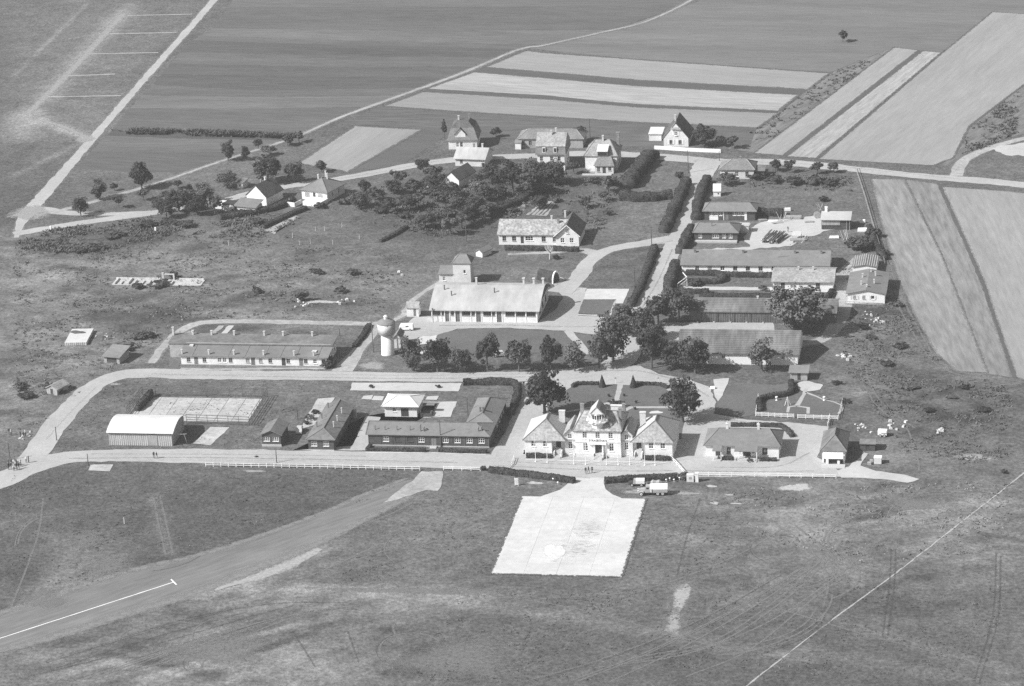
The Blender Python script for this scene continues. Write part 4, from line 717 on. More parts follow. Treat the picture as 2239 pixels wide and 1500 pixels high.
# office right of the terminal
b = bld('office_building', 25.0, 0.8, 'white office with a hipped roof and two dark porches right of the terminal', 'building')
walls(b, 17.0, 9.4, 3.15, 'plaster', [('F', 5.4, 0.9, 1.0, 1.75, 'wind'), ('F', 13.8, 0.9, 1.3, 1.75, 'wind'), ('F', 3.0, 0.3, 1.4, 2.2, 'door'), ('F', 9.6, 0.4, 1.8, 2.2, 'door'), ('F', 8.1, 1.2, 0.7, 1.0, 'wins'), ('F', 11.1, 1.2, 0.7, 1.0, 'wins')]+row('R', (3, 6), 1, 1.1, 1.4, 'win'))
ro = roof_hip(b, 17.0, 9.4, 3.15, 5.2, 'felt', ((2.6, 5.4), (14.4, 5.4)), 0.5, seams='feltlight')
for x0, x1 in ((1.8, 3.9), (6.9, 12.2)):
    MB().add([(x0,-2.2,2.55),(x1,-2.2,2.55),(x1,-0.4,3.25),(x0,-0.4,3.25),(x0,-2.2,2.43),(x1,-2.2,2.43),(x1,-0.4,3.1),(x0,-0.4,3.1)], [(0,1,2,3),(7,6,5,4),(0,4,5,1),(1,5,6,2),(3,2,6,7),(0,3,7,4)]).build('porch_roof', MATS['felt'], b)
    [MB().box(q, -2.1, 0, q+0.15, -1.95, 2.45).build('porch_post', MATS['paint'], b) for q in (x0+0.05, x1-0.2)]
MB().box(2.0, -2.6, 0, 3.7, -0.01, 0.3).box(7.6, -2.9, 0, 12.1, -0.01, 0.2).box(7.9, -2.4, 0.2, 11.8, -0.01, 0.4).build('steps', MATS['concrete'], b)
chimney(b, 4.6, 5.4, 4.6, 6.3, 0.6, 0.6, 'plaster2', True); chimney(b, 11.9, 5.4, 4.6, 6.3, 0.6, 0.6, 'plaster2', True); MB().box(-0.05, -0.06, 0, 17.05, 0, 0.4).build('plinth', MATS['plaster2'], b)
# corner shop
b = bld('small_shop', 52.2, -1.2, 'small steep roofed shop with a white awning board at the right end', 'shop')
walls(b, 5.2, 11, 3.1, 'plaster', [('F', 2.6, 0.1, 4.4, 1.25, 'hole')]); roof_hip(b, 5.2, 11, 3.1, 5.4, 'felt2', ((2.6, 4.0), (2.6, 8.4)), 0.5, seams='feltlight')
MB().box(0.3, -0.9, 1.35, 4.9, -0.72, 2.95).build('awning_board', MATS['whitewash'], b); MB().box(0.9, -0.85, 0, 1.5, -0.35, 1.3).box(3.5, -0.85, 0, 4.1, -0.35, 0.8).build('counter', MATS['plaster'], b)
MB().box(0.0, -3.4, 0.0, 5.4, -0.95, 0.14).build('paved_step', MATS['concrete'], b)
b = bld('dark_shed', 60.5, 6.3, 'low dark shed beside the small shop', 'shed'); walls(b, 3.4, 3, 1.9, 'darkwood', [('F', 1.7, 0.1, 0.9, 1.6, 'door')]); roof_gable(b, 3.4, 3, 1.9, 2.3, 'felt2', 'x', 0.3, 0.2)
b = bld('crate_shed', 64.1, -1.6, 'pale boxy crate standing in the weeds right of the shop', 'crate'); MB().box(0, 0, 0.1, 1.7, 1.7, 1.5).build('box', MATS['plaster2'], b); MB().box(-0.06, -0.06, 1.5, 1.76, 1.76, 1.6).build('lid', MATS['plaster'], b); MB().box(0.1, 0.1, 0, 0.4, 1.6, 0.1).box(1.3, 0.1, 0, 1.6, 1.6, 0.1).build('runners', MATS['darkwood'], b); MB().box(-1.5, -0.5, 0, -0.6, 0.2, 0.6).box(-1.0, 0.3, 0, -0.3, 0.9, 0.9).build('bin', MATS['greywood'], b)
b = bld('garden_shed', 40.5, 51.2, 'flat roofed plank shed at the back of the fenced garden', 'shed'); walls(b, 4.2, 3.4, 2.2, 'greywood', [('F', 2.2, 0.05, 0.8, 1.9, 'door')])
MB().add([(-0.4,-0.5,2.2),(4.6,-0.5,2.2),(4.6,3.8,2.65),(-0.4,3.8,2.65),(-0.4,-0.5,2.1),(4.6,-0.5,2.1),(4.6,3.8,2.55),(-0.4,3.8,2.55)], [(0,1,2,3),(7,6,5,4),(0,4,5,1),(1,5,6,2),(2,6,7,3),(3,7,4,0)]).build('roof', MATS['feltlight'], b)

# ------------------------------------------------------------------ middle row
b = bld('long_barrack', -115.9, 55.8, 'long low white barrack with two offset grey roofs and many small chimneys', 'barrack')
us = [(2.0, 'wind'), (6.2, 'wind'), (10.2, 'win'), (11.5, 'win'), (13.1, 'wind'), (17.6, 'winb'), (21.0, 'winb'), (23.5, 'wind'), (28.2, 'wind'), (32.8, 'wind'), (35.2, 'win'), (37.4, 'wind')]
walls(b, 38.2, 11.5, 2.55, 'plaster', [('F', u, 0.85, 1.0, 1.25, k) for u, k in us]+[('F', u, 0.05, 1.05, 2.2, k) for u, k in ((4.0, 'doorg'), (19.0, 'doorb'), (27.0, 'door'), (31.6, 'doorg'))]+row('R', (1.8, 3.6, 5.4, 7.6, 9.6), 0.9, 0.9, 1.2, 'wind'))
def slab(r_, x0, x1, ya, za, yb, zb, m, n='roof', t=0.14): return MB().add([(x0,ya,za),(x1,ya,za),(x1,yb,zb),(x0,yb,zb),(x0,ya,za-t),(x1,ya,za-t),(x1,yb,zb-t),(x0,yb,zb-t)], [(0,1,2,3),(7,6,5,4),(0,4,5,1),(1,5,6,2),(2,6,7,3),(3,7,4,0)]).build(n, MATS[m], r_)
slab(b, -0.5, 38.8, -0.5, 2.65, 5.6, 3.5, 'felt', 'front_roof'); slab(b, -4.8, 38.8, 5.3, 3.85, 12.0, 4.3, 'felt2', 'rear_roof')
MB().box(-4.4, 5.5, 0, -0.02, 11.5, 3.75).box(0.02, 5.5, 2.6, 38.18, 5.65, 3.8).add([(38.19,0,2.5),(38.19,5.5,3.4),(38.19,5.5,2.5)], [(0,1,2)]).box(0.02,5.7,2.56,38.18,11.4,3.9).build('upper_wall', MATS['greywall'], b)
for x in (0.2, 7.3, 13.9, 21.7, 29.7, 34.8): chimney(b, x, 0.6, 2.6, 3.9, 0.4, 0.4)
for x in (0.5, 5.5, 11.5, 19.5, 24.5, 32.2): chimney(b, x, 11.0, 4.2, 5.3, 0.45, 0.45)
chimney(b, -4.6, 10.5, 3.6, 6.3, 0.5, 0.5); me = MB().box(-0.07, 0, 0, 0.07, 6.0, 0.06).mesh('roof_seam', MATS['felt2'])
for x in (3.1, 12.6, 17.0, 22.2, 26.3, 30.4, 36): o = link('roof_seam', me, b, (x, -0.4, 2.66)); o.rotation_euler = (math.atan2(0.85, 6.1), 0, 0)
MB().box(34.0, 2.0, 3.15, 35.2, 3.2, 3.35).build('roof_hatch', MATS['plaster2'], b); MB().box(1.2, 4.4, 3.4, 2.2, 5.2, 3.75).build('roof_hatch', MATS['plaster2'], b)
MB().box(-0.05, -0.06, 0, 38.25, 0, 0.25).build('plinth', MATS['greywall'], b)
# water tower
wx, wy = -63.8, 65.6
b = bld('water_tower', wx, wy, 'round white water tower with a wide tank and a conical cap', 'water tower')
MB().cyl(0, 0, [(1.78, 0), (1.66, 0.25), (1.48, 5.85)], 28).build('shaft', MATS['plaster'], b, smooth=True)
MB().cyl(0, 0, [(1.9, 5.8), (2.12, 5.85), (2.36, 8.55)], 28).build('tank', MATS['tankwall'], b, smooth=True)
MB().cyl(0, 0, [(2.42, 8.55), (2.42, 8.66), (2.0, 9.05), (1.1, 9.5), (0.55, 9.62)], 28).build('cap', MATS['feltlight'], b); MB().cyl(0, 0, [(0.5, 9.55), (0.5, 10.2), (0.62, 10.25), (0.3, 10.6)], 14).build('lantern', MATS['plaster'], b)
MB().cyl(0, 0, [(1.5, 5.62), (2.0, 5.62), (2.0, 5.8), (1.5, 5.8)], 28).build('rim', MATS['greywall'], b)
ld = MB(); ld.beam((1.5,0.6,9.0),(1.5,0.6,11.6),0.07).beam((1.9,0.6,9.0),(1.9,0.6,11.0),0.07)
for k in range(7): ld.beam((1.5,0.6,9.2+k*0.28),(1.9,0.6,9.2+k*0.28),0.05)
ld.build('ladder', MATS['metal'], b)
b = bld('tower_annex', -63.0, 70.0, 'small narrow annex behind the water tower', 'hut'); walls(b, 1.7, 4.4, 3.0, 'plaster2', [], 'FB', 3.9); roof_gable(b, 1.7, 4.4, 3.0, 3.9, 'feltlight', 'y', 0.25, 0.25)
# big hangar / workshop with cement roof
b = bld('workshop_hangar', -57.0, 90.2, 'big workshop with a huge pale roof, white posts and dark window band', 'hangar')
doors = [(4.2, 'doorb'), (7.0, 'doorb'), (12.6, 'doorb'), (18.1, 'doorb')]
wins = [(1.4, 2.2), (3.0, 0.9), (5.65, 0.9), (9.3, 2.3), (11.2, 0.9), (15.0, 2.3), (16.6, 0.9), (21.0, 2.5), (23.8, 2.4), (26.6, 2.4)]
walls(b, 28.2, 18.6, 3.35, 'plaster', [('F', u, 0.05, 1.2, 2.95, k) for u, k in doors]+[('F', u, 1.75, w_, 1.25, 'strip') for u, w_ in wins]+row('R', (4, 9, 14), 1.2, 2.2, 1.6, 'strip'))
prof = [(-0.6, 3.4), (2.2, 4.75), (4.7, 5.75), (7.2, 6.55), (9.6, 7.0), (12.5, 6.6), (15.5, 5.6), (18.2, 4.2), (19.2, 3.4)]
MB().extr(prof, 0.16, -0.5, 28.9, 'x').build('roof', MATS['cementroof'], b)
g = MB(); pts = [(0, 3.3)]+[(u, z-0.17) for u, z in prof[1:-1]]+[(18.6, 3.3)]
for x in (0.02, 28.18): g.add([(x, u, z) for u, z in pts], [tuple(range(len(pts)))])
g.build('gable_wall', MATS['brownwood'], b); me = MB().box(-0.1, -0.09, 0, 0.1, 0.0, 3.3).mesh('post', MATS['whitewash'])
for x in (0.1, 2.6, 3.55, 4.85, 6.3, 7.7, 10.55, 11.8, 13.3, 16.1, 17.3, 18.9, 22.4, 25.2, 28.1): link('post', me, b, (x, 0, 0))
MB().box(0, 3.2, 0, 0, 3.2, 0).build('drain', MATS['metal'], b) if False else None
for x, y, z in ((2.4, 7.0, 6.3), (4.7, 4.6, 5.5), (16.0, 6.0, 6.0)): pipe(b, x, y, z, z+1.3, 0.16)
chimney(b, 10.5, 10.2, 6.8, 8.7, 0.5, 0.5); me = MB().cbox(0, 0, 0, 0.5, 0.5, 1.5).cbox(0, 0, 1.5, 0.75, 0.75, 0.25).mesh('chimney', MATS['chimneyw'])
for x in (23.4, 26.1, 28.6): link('chimney', me, b, (x-0.4, 11.4, 6.7))
MB().cyl(0.5, -0.7, [(0.07, 0), (0.07, 3.6), (0.2, 3.6), (0.2, 4.0)], 8).build('yard_lamp', MATS['metal'], b)
b = bld('pump_house', -64.4, 93.7, 'tiny white pump house with a tiled roof left of the big workshop', 'hut'); walls(b, 3.2, 2.8, 2.7, 'plaster', [('F', 2.2, 0.2, 0.7, 2.0, 'doorg')]); roof_gable(b, 3.2, 2.8, 2.7, 3.7, 'tilelight', 'x', 0.3, 0.2)
b = bld('tower_house', -56.5, 119.5, 'square white tower house with a lower wing behind the workshop', 'house')
walls(b, 4.8, 4.6, 6.2, 'plaster2', [('F', 3.2, 3.2, 0.7, 1.1, 'wins')]); roof_hip(b, 4.8, 4.6, 6.2, 8.0, 'felt', ((1.4, 2.3), (3.4, 2.3)), 0.3, seams='feltlight')
walls(b, 4.0, 4.0, 3.0, 'plaster2', [('F', 1.4, 1, 0.8, 1.2, 'win')], x0=-4.02, y0=0.3); slab(b, -4.3, 0.0, -0.1, 3.05, 4.6, 4.0, 'felt')
b = bld('vault_entrance', -28.6, 122.0, 'low arched cellar entrance with a white rim beside the curving drive', 'cellar', rz=58)
n_ = 10; mb = MB(); prof = [(1.3*math.cos(math.pi*k/n_), 2.9*math.sin(math.pi*k/n_)**0.8) for k in range(n_+1)]
mb.rings([[(u, y, z) for u, z in prof] for y in (0.4, 6.0)], close=False, cap=False); mb.add([(u, 0.45, z) for u, z in prof], [tuple(range(len(prof)))]); mb.build('vault', MATS['hedge'], b)
mb = MB(); mb.rings([[(u*k, y, z*k) for u, z in prof] for k, y in ((1.0, 0.3), (1.0, 0.0), (1.14, 0.0), (1.14, 0.4))], close=False, cap=False); mb.build('arch_rim', MATS['whitewash'], b)
MB().add([(u*0.99, 0.12, z*0.99) for u, z in prof], [tuple(range(len(prof)))]).build('door', MATS['doordark'], b)
# L shaped white house with gable
b = bld('gabled_house', -49.8, 153.6, 'white house with a mottled tiled roof and a front gable', 'house')
walls(b, 16.6, 9.6, 3.25, 'plaster', [('F', 1.6, 1.1, 1.1, 1.5, 'wind'), ('F', 4.4, 1.1, 1.2, 1.5, 'wind'), ('F', 6.7, 0.4, 0.9, 2.1, 'door'), ('F', 8.7, 1.2, 2.2, 1.4, 'winw'), ('F', 12.8, 1.0, 1.2, 1.6, 'wind'), ('F', 15.8, 1.0, 0.9, 1.5, 'wind')], 'L', 5.9); roof_gable(b, 19.0, 9.6, 3.25, 5.95, 'tilemottled', 'x', 0.45, 0.4)
walls(b, 6.5, 11.5, 3.2, 'plaster', row('F', (1.9, 4.5), 1.0, 1.1, 1.5, 'win')+[('F', 3.2, 3.95, 0.8, 1.2, 'win')] if False else row('F', (1.9, 4.5), 1.0, 1.1, 1.5, 'win'), 'FB', 6.2, x0=16.4, y0=-1.0); ro = roof_gable(b, 6.5, 11.5, 3.2, 6.25, 'tiledark', 'y', 0.5, 0.5, x0=16.4, y0=-1.0)
fr, pn = window_meshes(0.8, 1.2, 2, 2, 'paint', 'glass'); wo = link('window', fr, b, (19.65, -1.04, 3.9)); link('pane', pn, wo)
MB().beam((15.9,-1.55,3.0),(19.65,-1.55,6.35),0.14,0.2).beam((23.4,-1.55,3.0),(19.65,-1.55,6.35),0.14,0.2).build('barge_board', MATS['whitewash'], b)
chimney(b, 14.5, 4.9, 5.2, 6.9, 0.5, 0.5); chimney(b, 16.6, 3.6, 4.9, 6.4, 0.6, 0.5, 'brick'); chimney(b, 17.9, 8.0, 5.6, 7.4, 0.5, 0.5)
b = bld('garden_shed', -54.6, 143.4, 'tiny white garden shed with a pale gable in front of the house', 'shed', rz=-28); walls(b, 2.3, 4.2, 1.5, 'plaster', [], 'FB', 2.2); roof_gable(b, 2.3, 4.2, 1.5, 2.25, 'feltlight', 'y', 0.25, 0.3)

# ------------------------------------------------------------------ right hand side
b = bld('long_barn', 11.7, 61.7, 'long white barn with a big dark tiled roof behind the roadside trees', 'barn')
walls(b, 29.8, 15.6, 3.1, 'whitewash', row('F', (7.4, 11.2, 26.2), 1.5, 1.0, 1.1, 'win3')+[('F', 19.5, 0.05, 2.6, 2.6, 'doorb')], 'LR', 6.3); ro = roof_gable(b, 29.8, 15.6, 3.1, 6.35, 'tilebarn', 'x', 0.5, 0.45)
me = MB().box(-0.4, 0, 0, 30.2, 0.10, 0.07).mesh('tile_course', MATS['tilebarn']); sl_ = math.atan2(3.25, 7.8)
for k in range(13): o = link('tile_course', me, ro, (0, -0.3+k*0.62*1.0, 3.1+0.13+(-0.3+k*0.62)*3.25/7.8)); o.rotation_euler = (sl_, 0, 0)
b = bld('board_garage', 10.9, 92.4, 'brown board garage row with a dark roof and a pale strip in front', 'garage')
walls(b, 38.0, 10.4, 3.0, 'brownwood', [], 'LR', 4.7); ro = roof_gable(b, 38.0, 10.4, 3.0, 4.75, 'tilebarn', 'x', 0.4, 0.35)
me = MB().box(-0.11, -0.05, 0.1, 0.11, 0, 2.85).mesh('plank', MATS['brownwood'])
for k in range(84): link('plank', me, b, (0.22+k*0.45, -0.002-0.03*(k % 2)-random.uniform(0, 0.012), random.uniform(-0.05, 0.05)))
for k in range(5): MB().box(k*4.3+3.0, -0.14, 0, k*4.3+3.18, -0.09, 2.9).build('door_post', MATS['darkwood'], b)
me = MB().cbox(0, 0, 0, 0.45, 0.45, 0.3).mesh('bollard_block', MATS['concrete'])
for k in range(5): link('bollard_block', me, b, (2.2+k*4.25, -0.5, 0))
me = MB().box(-0.3, 0, 0, 38.3, 0.08, 0.06).mesh('tile_course', MATS['tilebarn'])
for k in range(8): o = link('tile_course', me, ro, (0, -0.2+k*0.68, 3.13+(-0.2+k*0.68)*1.75/5.2)); o.rotation_euler = (math.atan2(1.75, 5.2), 0, 0)
chimney(b, 17.4, 5.2, 4.5, 5.3, 0.45, 0.4)
b = bld('white_bungalow', 30.6, 116.6, 'white flat looking bungalow with a pale gravelly roof behind the willow', 'bungalow'); walls(b, 15.8, 11.0, 3.0, 'whitewash', [('F', 2.6, 0.7, 1.1, 1.8, 'wind'), ('F', 11.9, 0.7, 1.15, 1.8, 'wind')], 'LR', 4.5); roof_gable(b, 15.8, 11.0, 3.0, 4.5, 'tilelight', 'x', 0.6, 0.5); chimney(b, 6.4, 5.0, 4.3, 5.2, 0.4, 0.4); chimney(b, 10.3, 5.0, 4.3, 5.2, 0.4, 0.4)
b = bld('long_barrack', 4.5, 131.0, 'long white barrack with a plain grey roof and a row of windows', 'barrack')
kinds = ['win', 'winb', 'win', 'wind', 'wind', 'wind', 'win', 'win', 'win', 'win']; walls(b, 39.8, 11.8, 2.5, 'whitewash', [('F', 4.2+k*3.45, 0.75, 1.15, 1.3, kinds[k]) for k in range(10)], 'LR', 4.6); roof_gable(b, 39.8, 11.8, 2.5, 4.65, 'felt', 'x', 0.5, 0.4)
for x in (3.2, 16.4, 30.4, 37.6): chimney(b, x, 4.6, 4.0, 5.0, 0.5, 0.4, 'felt2')
pl = MB().beam((26,3.0,3.7),(29,3.6,3.9),0.2,0.1).build('roof_ladder', MATS['darkwood'], b)
b = bld('white_gable_house', 50.9, 108.0, 'white bungalow with a broad low gable facing the weeds', 'bungalow'); walls(b, 9.7, 16.4, 2.75, 'whitewash', row('F', (1.9, 4.3), 1.15, 0.8, 1.0, 'winb')+[('F', 6.6, 1.15, 0.9, 1.0, 'wins')], 'FB', 3.7); roof_gable(b, 9.7, 16.4, 2.75, 3.75, 'felt', 'y', 0.45, 0.4)
for u in (0.95, 2.75, 5.9, 7.3): MB().box(u-0.2, -0.05, 1.1, u+0.2, -0.005, 2.2).build('shutter', MATS['plaster2'], b)
for x, y in ((3.3, 4.5), (3.3, 10.5), (6.6, 6), (6.6, 12), (4.9, 2.2), (5.3, 14.5)): chimney(b, x, y, 3.2, 4.5 if x != 4.9 else 4.3, 0.35, 0.35)
b = bld('striped_shed', 50.9, 131.8, 'white shed with a streaky corrugated roof behind the white bungalow', 'shed'); walls(b, 6.2, 8.6, 1.9, 'whitewash', [], 'FB', 2.4); ro = roof_gable(b, 6.2, 8.6, 1.9, 2.45, 'felt2', 'y', 0.35, 0.3)
me = MB().box(-0.08, -0.3, 0, 0.08, 8.9, 0.07).mesh('batten', MATS['palewood'])
for k in range(11): x = 0.1+k*0.6; o = link('batten', me, ro, (x, 0, 2.04+0.55*(1-abs(x-3.1)/3.1)))
b = bld('dark_hut', 5.0, 157.9, 'dark tarred hut with white cross windows beside the avenue', 'hut'); walls(b, 12.0, 7.4, 2.7, 'darkwood', row('F', (1.6, 8.3, 10.1), 1.0, 1.0, 1.15, 'win')+[('F', 5.9, 1.0, 1.9, 1.15, 'winw')]); roof_hip(b, 12.0, 7.4, 2.7, 4.3, 'felt', ((0.9, 3.7), (9.4, 3.7)), 0.5, seams='felt2'); pipe(b, 4.7, 2.2, 3.5, 4.9)
MB().box(0, -1.6, 0, 12, -0.2, 0.5).build('planter', MATS['concrete'], b)
b = bld('white_box_shed', 16.8, 165.6, 'small white box shed right of the dark tarred hut', 'shed'); walls(b, 2.6, 2.6, 2.0, 'plaster2', []); MB().box(-0.15, -0.15, 2.0, 2.75, 2.75, 2.15).build('roof', MATS['concrete'], b)
b = bld('dark_hut', 5.8, 176.6, 'dark hut with a white panelled front behind the tarred hut', 'hut'); walls(b, 14.4, 6.6, 2.9, 'darkwood', row('F', (2.0, 3.3, 4.6), 1.4, 1.0, 1.2, 'win')+row('F', (8.6, 9.8, 11.0), 1.5, 1.0, 1.1, 'win')+[('F', 6.3, 0.1, 1.0, 2.3, 'doorg')]); roof_hip(b, 14.4, 6.6, 2.9, 4.3, 'felt', ((1.2, 3.6), (12.6, 3.6)), 0.6, seams='felt2')
MB().box(1.4, -0.06, 0.1, 3.9, -0.005, 1.35).box(11.4, -0.06, 0.1, 12.1, -0.005, 2.6).box(5.4, -0.1, 0.1, 5.6, -0.005, 2.7).build('white_panels', MATS['whitewash'], b)
b = bld('tall_shed', 39.6, 169.0, 'two storey dark shed with a pale shiny roof in the work yard', 'shed'); walls(b, 8.0, 4.8, 3.0, 'darkwood', [('F', 3.0, 0.1, 5.4, 1.0, 'hole')]); MB().box(0.1, -0.1, 1.35, 5.2, -0.01, 2.6).build('board_panel', MATS['greywood'], b); slab(b, -0.3, 8.3, -0.6, 3.05, 5.2, 3.75, 'concrete'); chimney(b, 1.0, 4.9, 3.4, 5.0, 0.7, 0.5, 'whitewash')
[MB().box(q, -0.3, 0, q+0.12, -0.18, 3.0).build('post', MATS['greywood'], b) for q in (7.0, 7.85)]
b = bld('cottage', 6.2, 216.0, 'white cottage with a low tiled roof at the road corner', 'cottage'); walls(b, 10.0, 7.6, 2.9, 'plaster2', [('F', 1.9, 0.8, 0.9, 1.4, 'wind'), ('F', 5.0, 0.7, 1.1, 1.6, 'win'), ('F', 8.0, 0.6, 1.0, 1.7, 'wind')]); roof_hip(b, 10.0, 7.6, 2.9, 4.9, 'tilemid', ((3.2, 3.8), (7.6, 3.8)), 0.45, seams='tilelight'); walls(b, 2.6, 4.0, 2.2, 'darkwood', [], x0=10.4, y0=1.0); slab(b, 10.2, 13.3, 0.6, 2.3, 5.3, 2.7, 'felt2', 'annex_roof'); chimney(b, 5.8, 4.0, 4.5, 5.6, 0.5, 0.5, 'brick')
b = bld('white_kiosk', 6.0, 198.7, 'narrow bright white kiosk beside the avenue hedge', 'kiosk', rz=4); MB().add([(0,0,0),(2.1,0,0),(2.1,2.2,0),(0,2.2,0),(0,0,1.6),(2.1,0,1.6),(2.1,2.2,3.0),(0,2.2,3.0)], [(0,1,5,4),(1,2,6,5),(2,3,7,6),(3,0,4,7)]).build('wall', MATS['whitewash'], b); slab(b, -0.15, 2.25, -0.2, 1.65, 2.4, 3.2, 'whiteroof'); MB().box(1.2, -0.05, 0.7, 1.6, -0.005, 1.1).build('hatch', MATS['doordark'], b)
b = bld('gable_house', -14.5, 248.4, 'white house with a steep dark half hipped gable facing the road', 'house')
walls(b, 7.6, 11.5, 2.8, 'plaster', [('F', 2.3, 0.8, 0.9, 1.3, 'wind'), ('F', 5.1, 0.8, 1.0, 1.3, 'wind')], 'FB', 7.4); ro = roof_gable(b, 7.6, 11.5, 2.8, 7.5, 'tiledark', 'y', 0.5, 0.1)
MB().add([(2.1,-0.5,5.6),(5.5,-0.5,5.6),(3.8,1.4,7.75)], [(0,1,2)]).build('half_hip', MATS['tilelight'], ro); fr, pn = window_meshes(0.9, 1.2, 2, 2, 'paint', 'glass'); wo = link('window', fr, b, (3.8, -0.05, 3.6)); link('pane', pn, wo)
for u in (1.55, 3.05, 4.3, 5.9): MB().box(u-0.25, -0.06, 0.75, u+0.25, -0.005, 2.15).build('shutter', MATS['whitewash'], b)
for u in (3.0, 4.6): MB().box(u-0.22, -0.06, 3.55, u+0.22, -0.005, 4.85).build('shutter', MATS['whitewash'], b)
chimney(b, 3.2, 4.5, 7.0, 8.7, 0.5, 0.5)
b = bld('white_shed', -19.8, 254.5, 'low white shed with a bright flat roof left of the steep gable house', 'shed'); walls(b, 3.8, 6.2, 2.2, 'plaster', []); slab(b, -0.2, 4.2, -0.3, 2.3, 6.4, 2.6, 'whiteroof')

# ------------------------------------------------------------------ villas
b = bld('villa', -81.0, 244.8, 'white villa with a tall dark mansard roof and a white dormer', 'villa', rz=4)
walls(b, 8.8, 9.4, 3.0, 'plaster', [('F', 2.8, 0.7, 0.8, 1.6, 'win'), ('F', 4.0, 0.7, 0.8, 1.6, 'wind')])
def mansard(r_, w, d, z0, z1, z2, i1, i2, m1, m2, ov=0.45):
    q = lambda i, z: [(-ov+i, -ov+i, z), (w+ov-i, -ov+i, z), (w+ov-i, d+ov-i, z), (-ov+i, d+ov-i, z)]
    o1 = MB().rings([q(0, z0-0.12), q(0, z0), q(i1, z1)], cap=False).build('lower_roof', MATS[m1], r_); a, c = q(i1, z1), q(i2, z2)
    return MB().rings([a, c], cap=True).build('upper_roof', MATS[m2], r_)
mansard(b, 8.8, 9.4, 3.0, 6.6, 8.2, 1.3, 3.0, 'tilemid', 'tiledark')
dm = MB().box(2.2, -0.1, 3.1, 5.4, 3, 5.0).add([(2.2,-0.11,5.0),(5.4,-0.11,5.0),(3.8,-0.11,6.7)], [(0,1,2)]).build('dormer', MATS['plaster'], b); MB().extr([(1.9, 4.8), (3.8, 6.9), (5.7, 4.8)], 0.12, -0.4, 4, 'y').build('dormer_roof', MATS['tiledark'], dm); chimney(b, 3.0, 4.5, 7.6, 9.4, 0.5, 0.5); chimney(b, 6.2, 5.5, 7.8, 9.6, 0.4, 0.4, 'brick')
b = bld('house', -75.9, 228.0, 'low house with a pale plain roof in front of the mansard villa', 'house', rz=-6)
walls(b, 9.4, 8.6, 2.6, 'plaster2', [('F', 2, 0.8, 0.9, 1.2, 'wind')], 'LR', 4.6); roof_gable(b, 9.4, 8.6, 2.6, 4.65, 'cementroof', 'x', 0.6, 0.4); chimney(b, 4.6, 5.5, 4.0, 5.4, 0.5, 0.5, 'brick'); chimney(b, 7.2, 5.8, 4.0, 5.4, 0.5, 0.5)
b = bld('barn', -75.4, 206.8, 'small barn with a white gable end and a dark roof among the trees', 'barn', rz=-20); walls(b, 5.2, 9.6, 2.8, 'plaster', [], 'FB', 4.9); roof_gable(b, 5.2, 9.6, 2.8, 4.95, 'tiledark', 'y', 0.35, 0.3); walls(b, 4.6, 3.0, 1.4, 'plaster2', [], x0=-4.7, y0=-2.4)
b = bld('villa', -49.8, 223.6, 'tall grey mansard house with dormers beside the road', 'villa', rz=0)
walls(b, 8.3, 9.6, 5.2, 'plaster', [('F', 1.3, 3.0, 0.9, 1.4, 'wind'), ('F', 1.6, 0.7, 0.9, 1.4, 'wind'), ('F', 4.4, 3.0, 0.9, 1.4, 'wind'), ('F', 6.7, 3.0, 0.9, 1.4, 'wind'), ('R', 4.6, 3.0, 0.9, 1.6, 'win'), ('R', 7.4, 0.7, 0.9, 1.8, 'win'), ('R', 5.0, 0.4, 1.0, 2.1, 'door')])
MB().rings([[(-0.5,-0.5,5.0),(8.8,-0.5,5.0),(8.8,10.1,5.0),(-0.5,10.1,5.0)], [(-0.5,-0.5,5.15),(8.8,-0.5,5.15),(8.8,10.1,5.15),(-0.5,10.1,5.15)], [(-0.3,0.2,7.6),(8.6,0.2,7.6),(8.6,9.4,7.6),(-0.3,9.4,7.6)]], cap=False).build('lower_roof', MATS['tilemid'], b)
MB().add([(-0.4,-0.1,7.55),(8.7,-0.1,7.55),(8.7,9.7,7.55),(-0.4,9.7,7.55),(-0.4,4.8,10.6),(8.7,4.8,10.6)], [(0,1,5,4),(2,3,4,5),(1,2,5),(3,0,4)]).build('upper_roof', MATS['tilelight'], b)
for x in (2.2, 5.6): dm = MB().box(x-0.5, -0.45, 5.6, x+0.5, 1.5, 7.3).build('dormer', MATS['plaster2'], b); MB().box(x-0.3, -0.5, 5.9, x+0.3, -0.455, 7.1).build('pane', MATS['glass'], dm)
chimney(b, 4.0, 4.0, 9.6, 11.3, 0.5, 0.5); chimney(b, 5.2, 5.4, 10.2, 11.6, 0.5, 0.5)
b = bld('long_house', -59.3, 246.8, 'low grey house with a long roof behind the tall mansard house', 'house'); walls(b, 20, 7.5, 3.0, 'greywall', [('F', 1.4, 0.8, 1.0, 1.4, 'wind'), ('F', 3.6, 0.8, 1.0, 1.4, 'wind')]); roof_hip(b, 20, 7.5, 3.0, 4.9, 'tilemid', ((2.4, 3.7), (17.5, 3.7)), 0.45, seams='tilelight'); MB().box(-0.9, -1.8, 0, 0.9, 0.3, 2.2).build('porch', MATS['plaster'], b); slab(b, -1.1, 1.1, -2.0, 2.2, 0.4, 2.6, 'feltlight', 'porch_roof')
b = bld('villa', -35.3, 224.0, 'white villa with several mottled roofs, a bright dormer and a porch', 'villa')
walls(b, 9.6, 9.8, 4.6, 'plaster', [('R', 3, 0.8, 0.9, 1.6, 'wind'), ('R', 6, 0.8, 0.9, 1.6, 'wind')]); roof_hip(b, 9.6, 9.8, 4.6, 8.2, 'tilelight', ((2.6, 4.9), (7.0, 4.9)), 0.4, seams='tilemid')
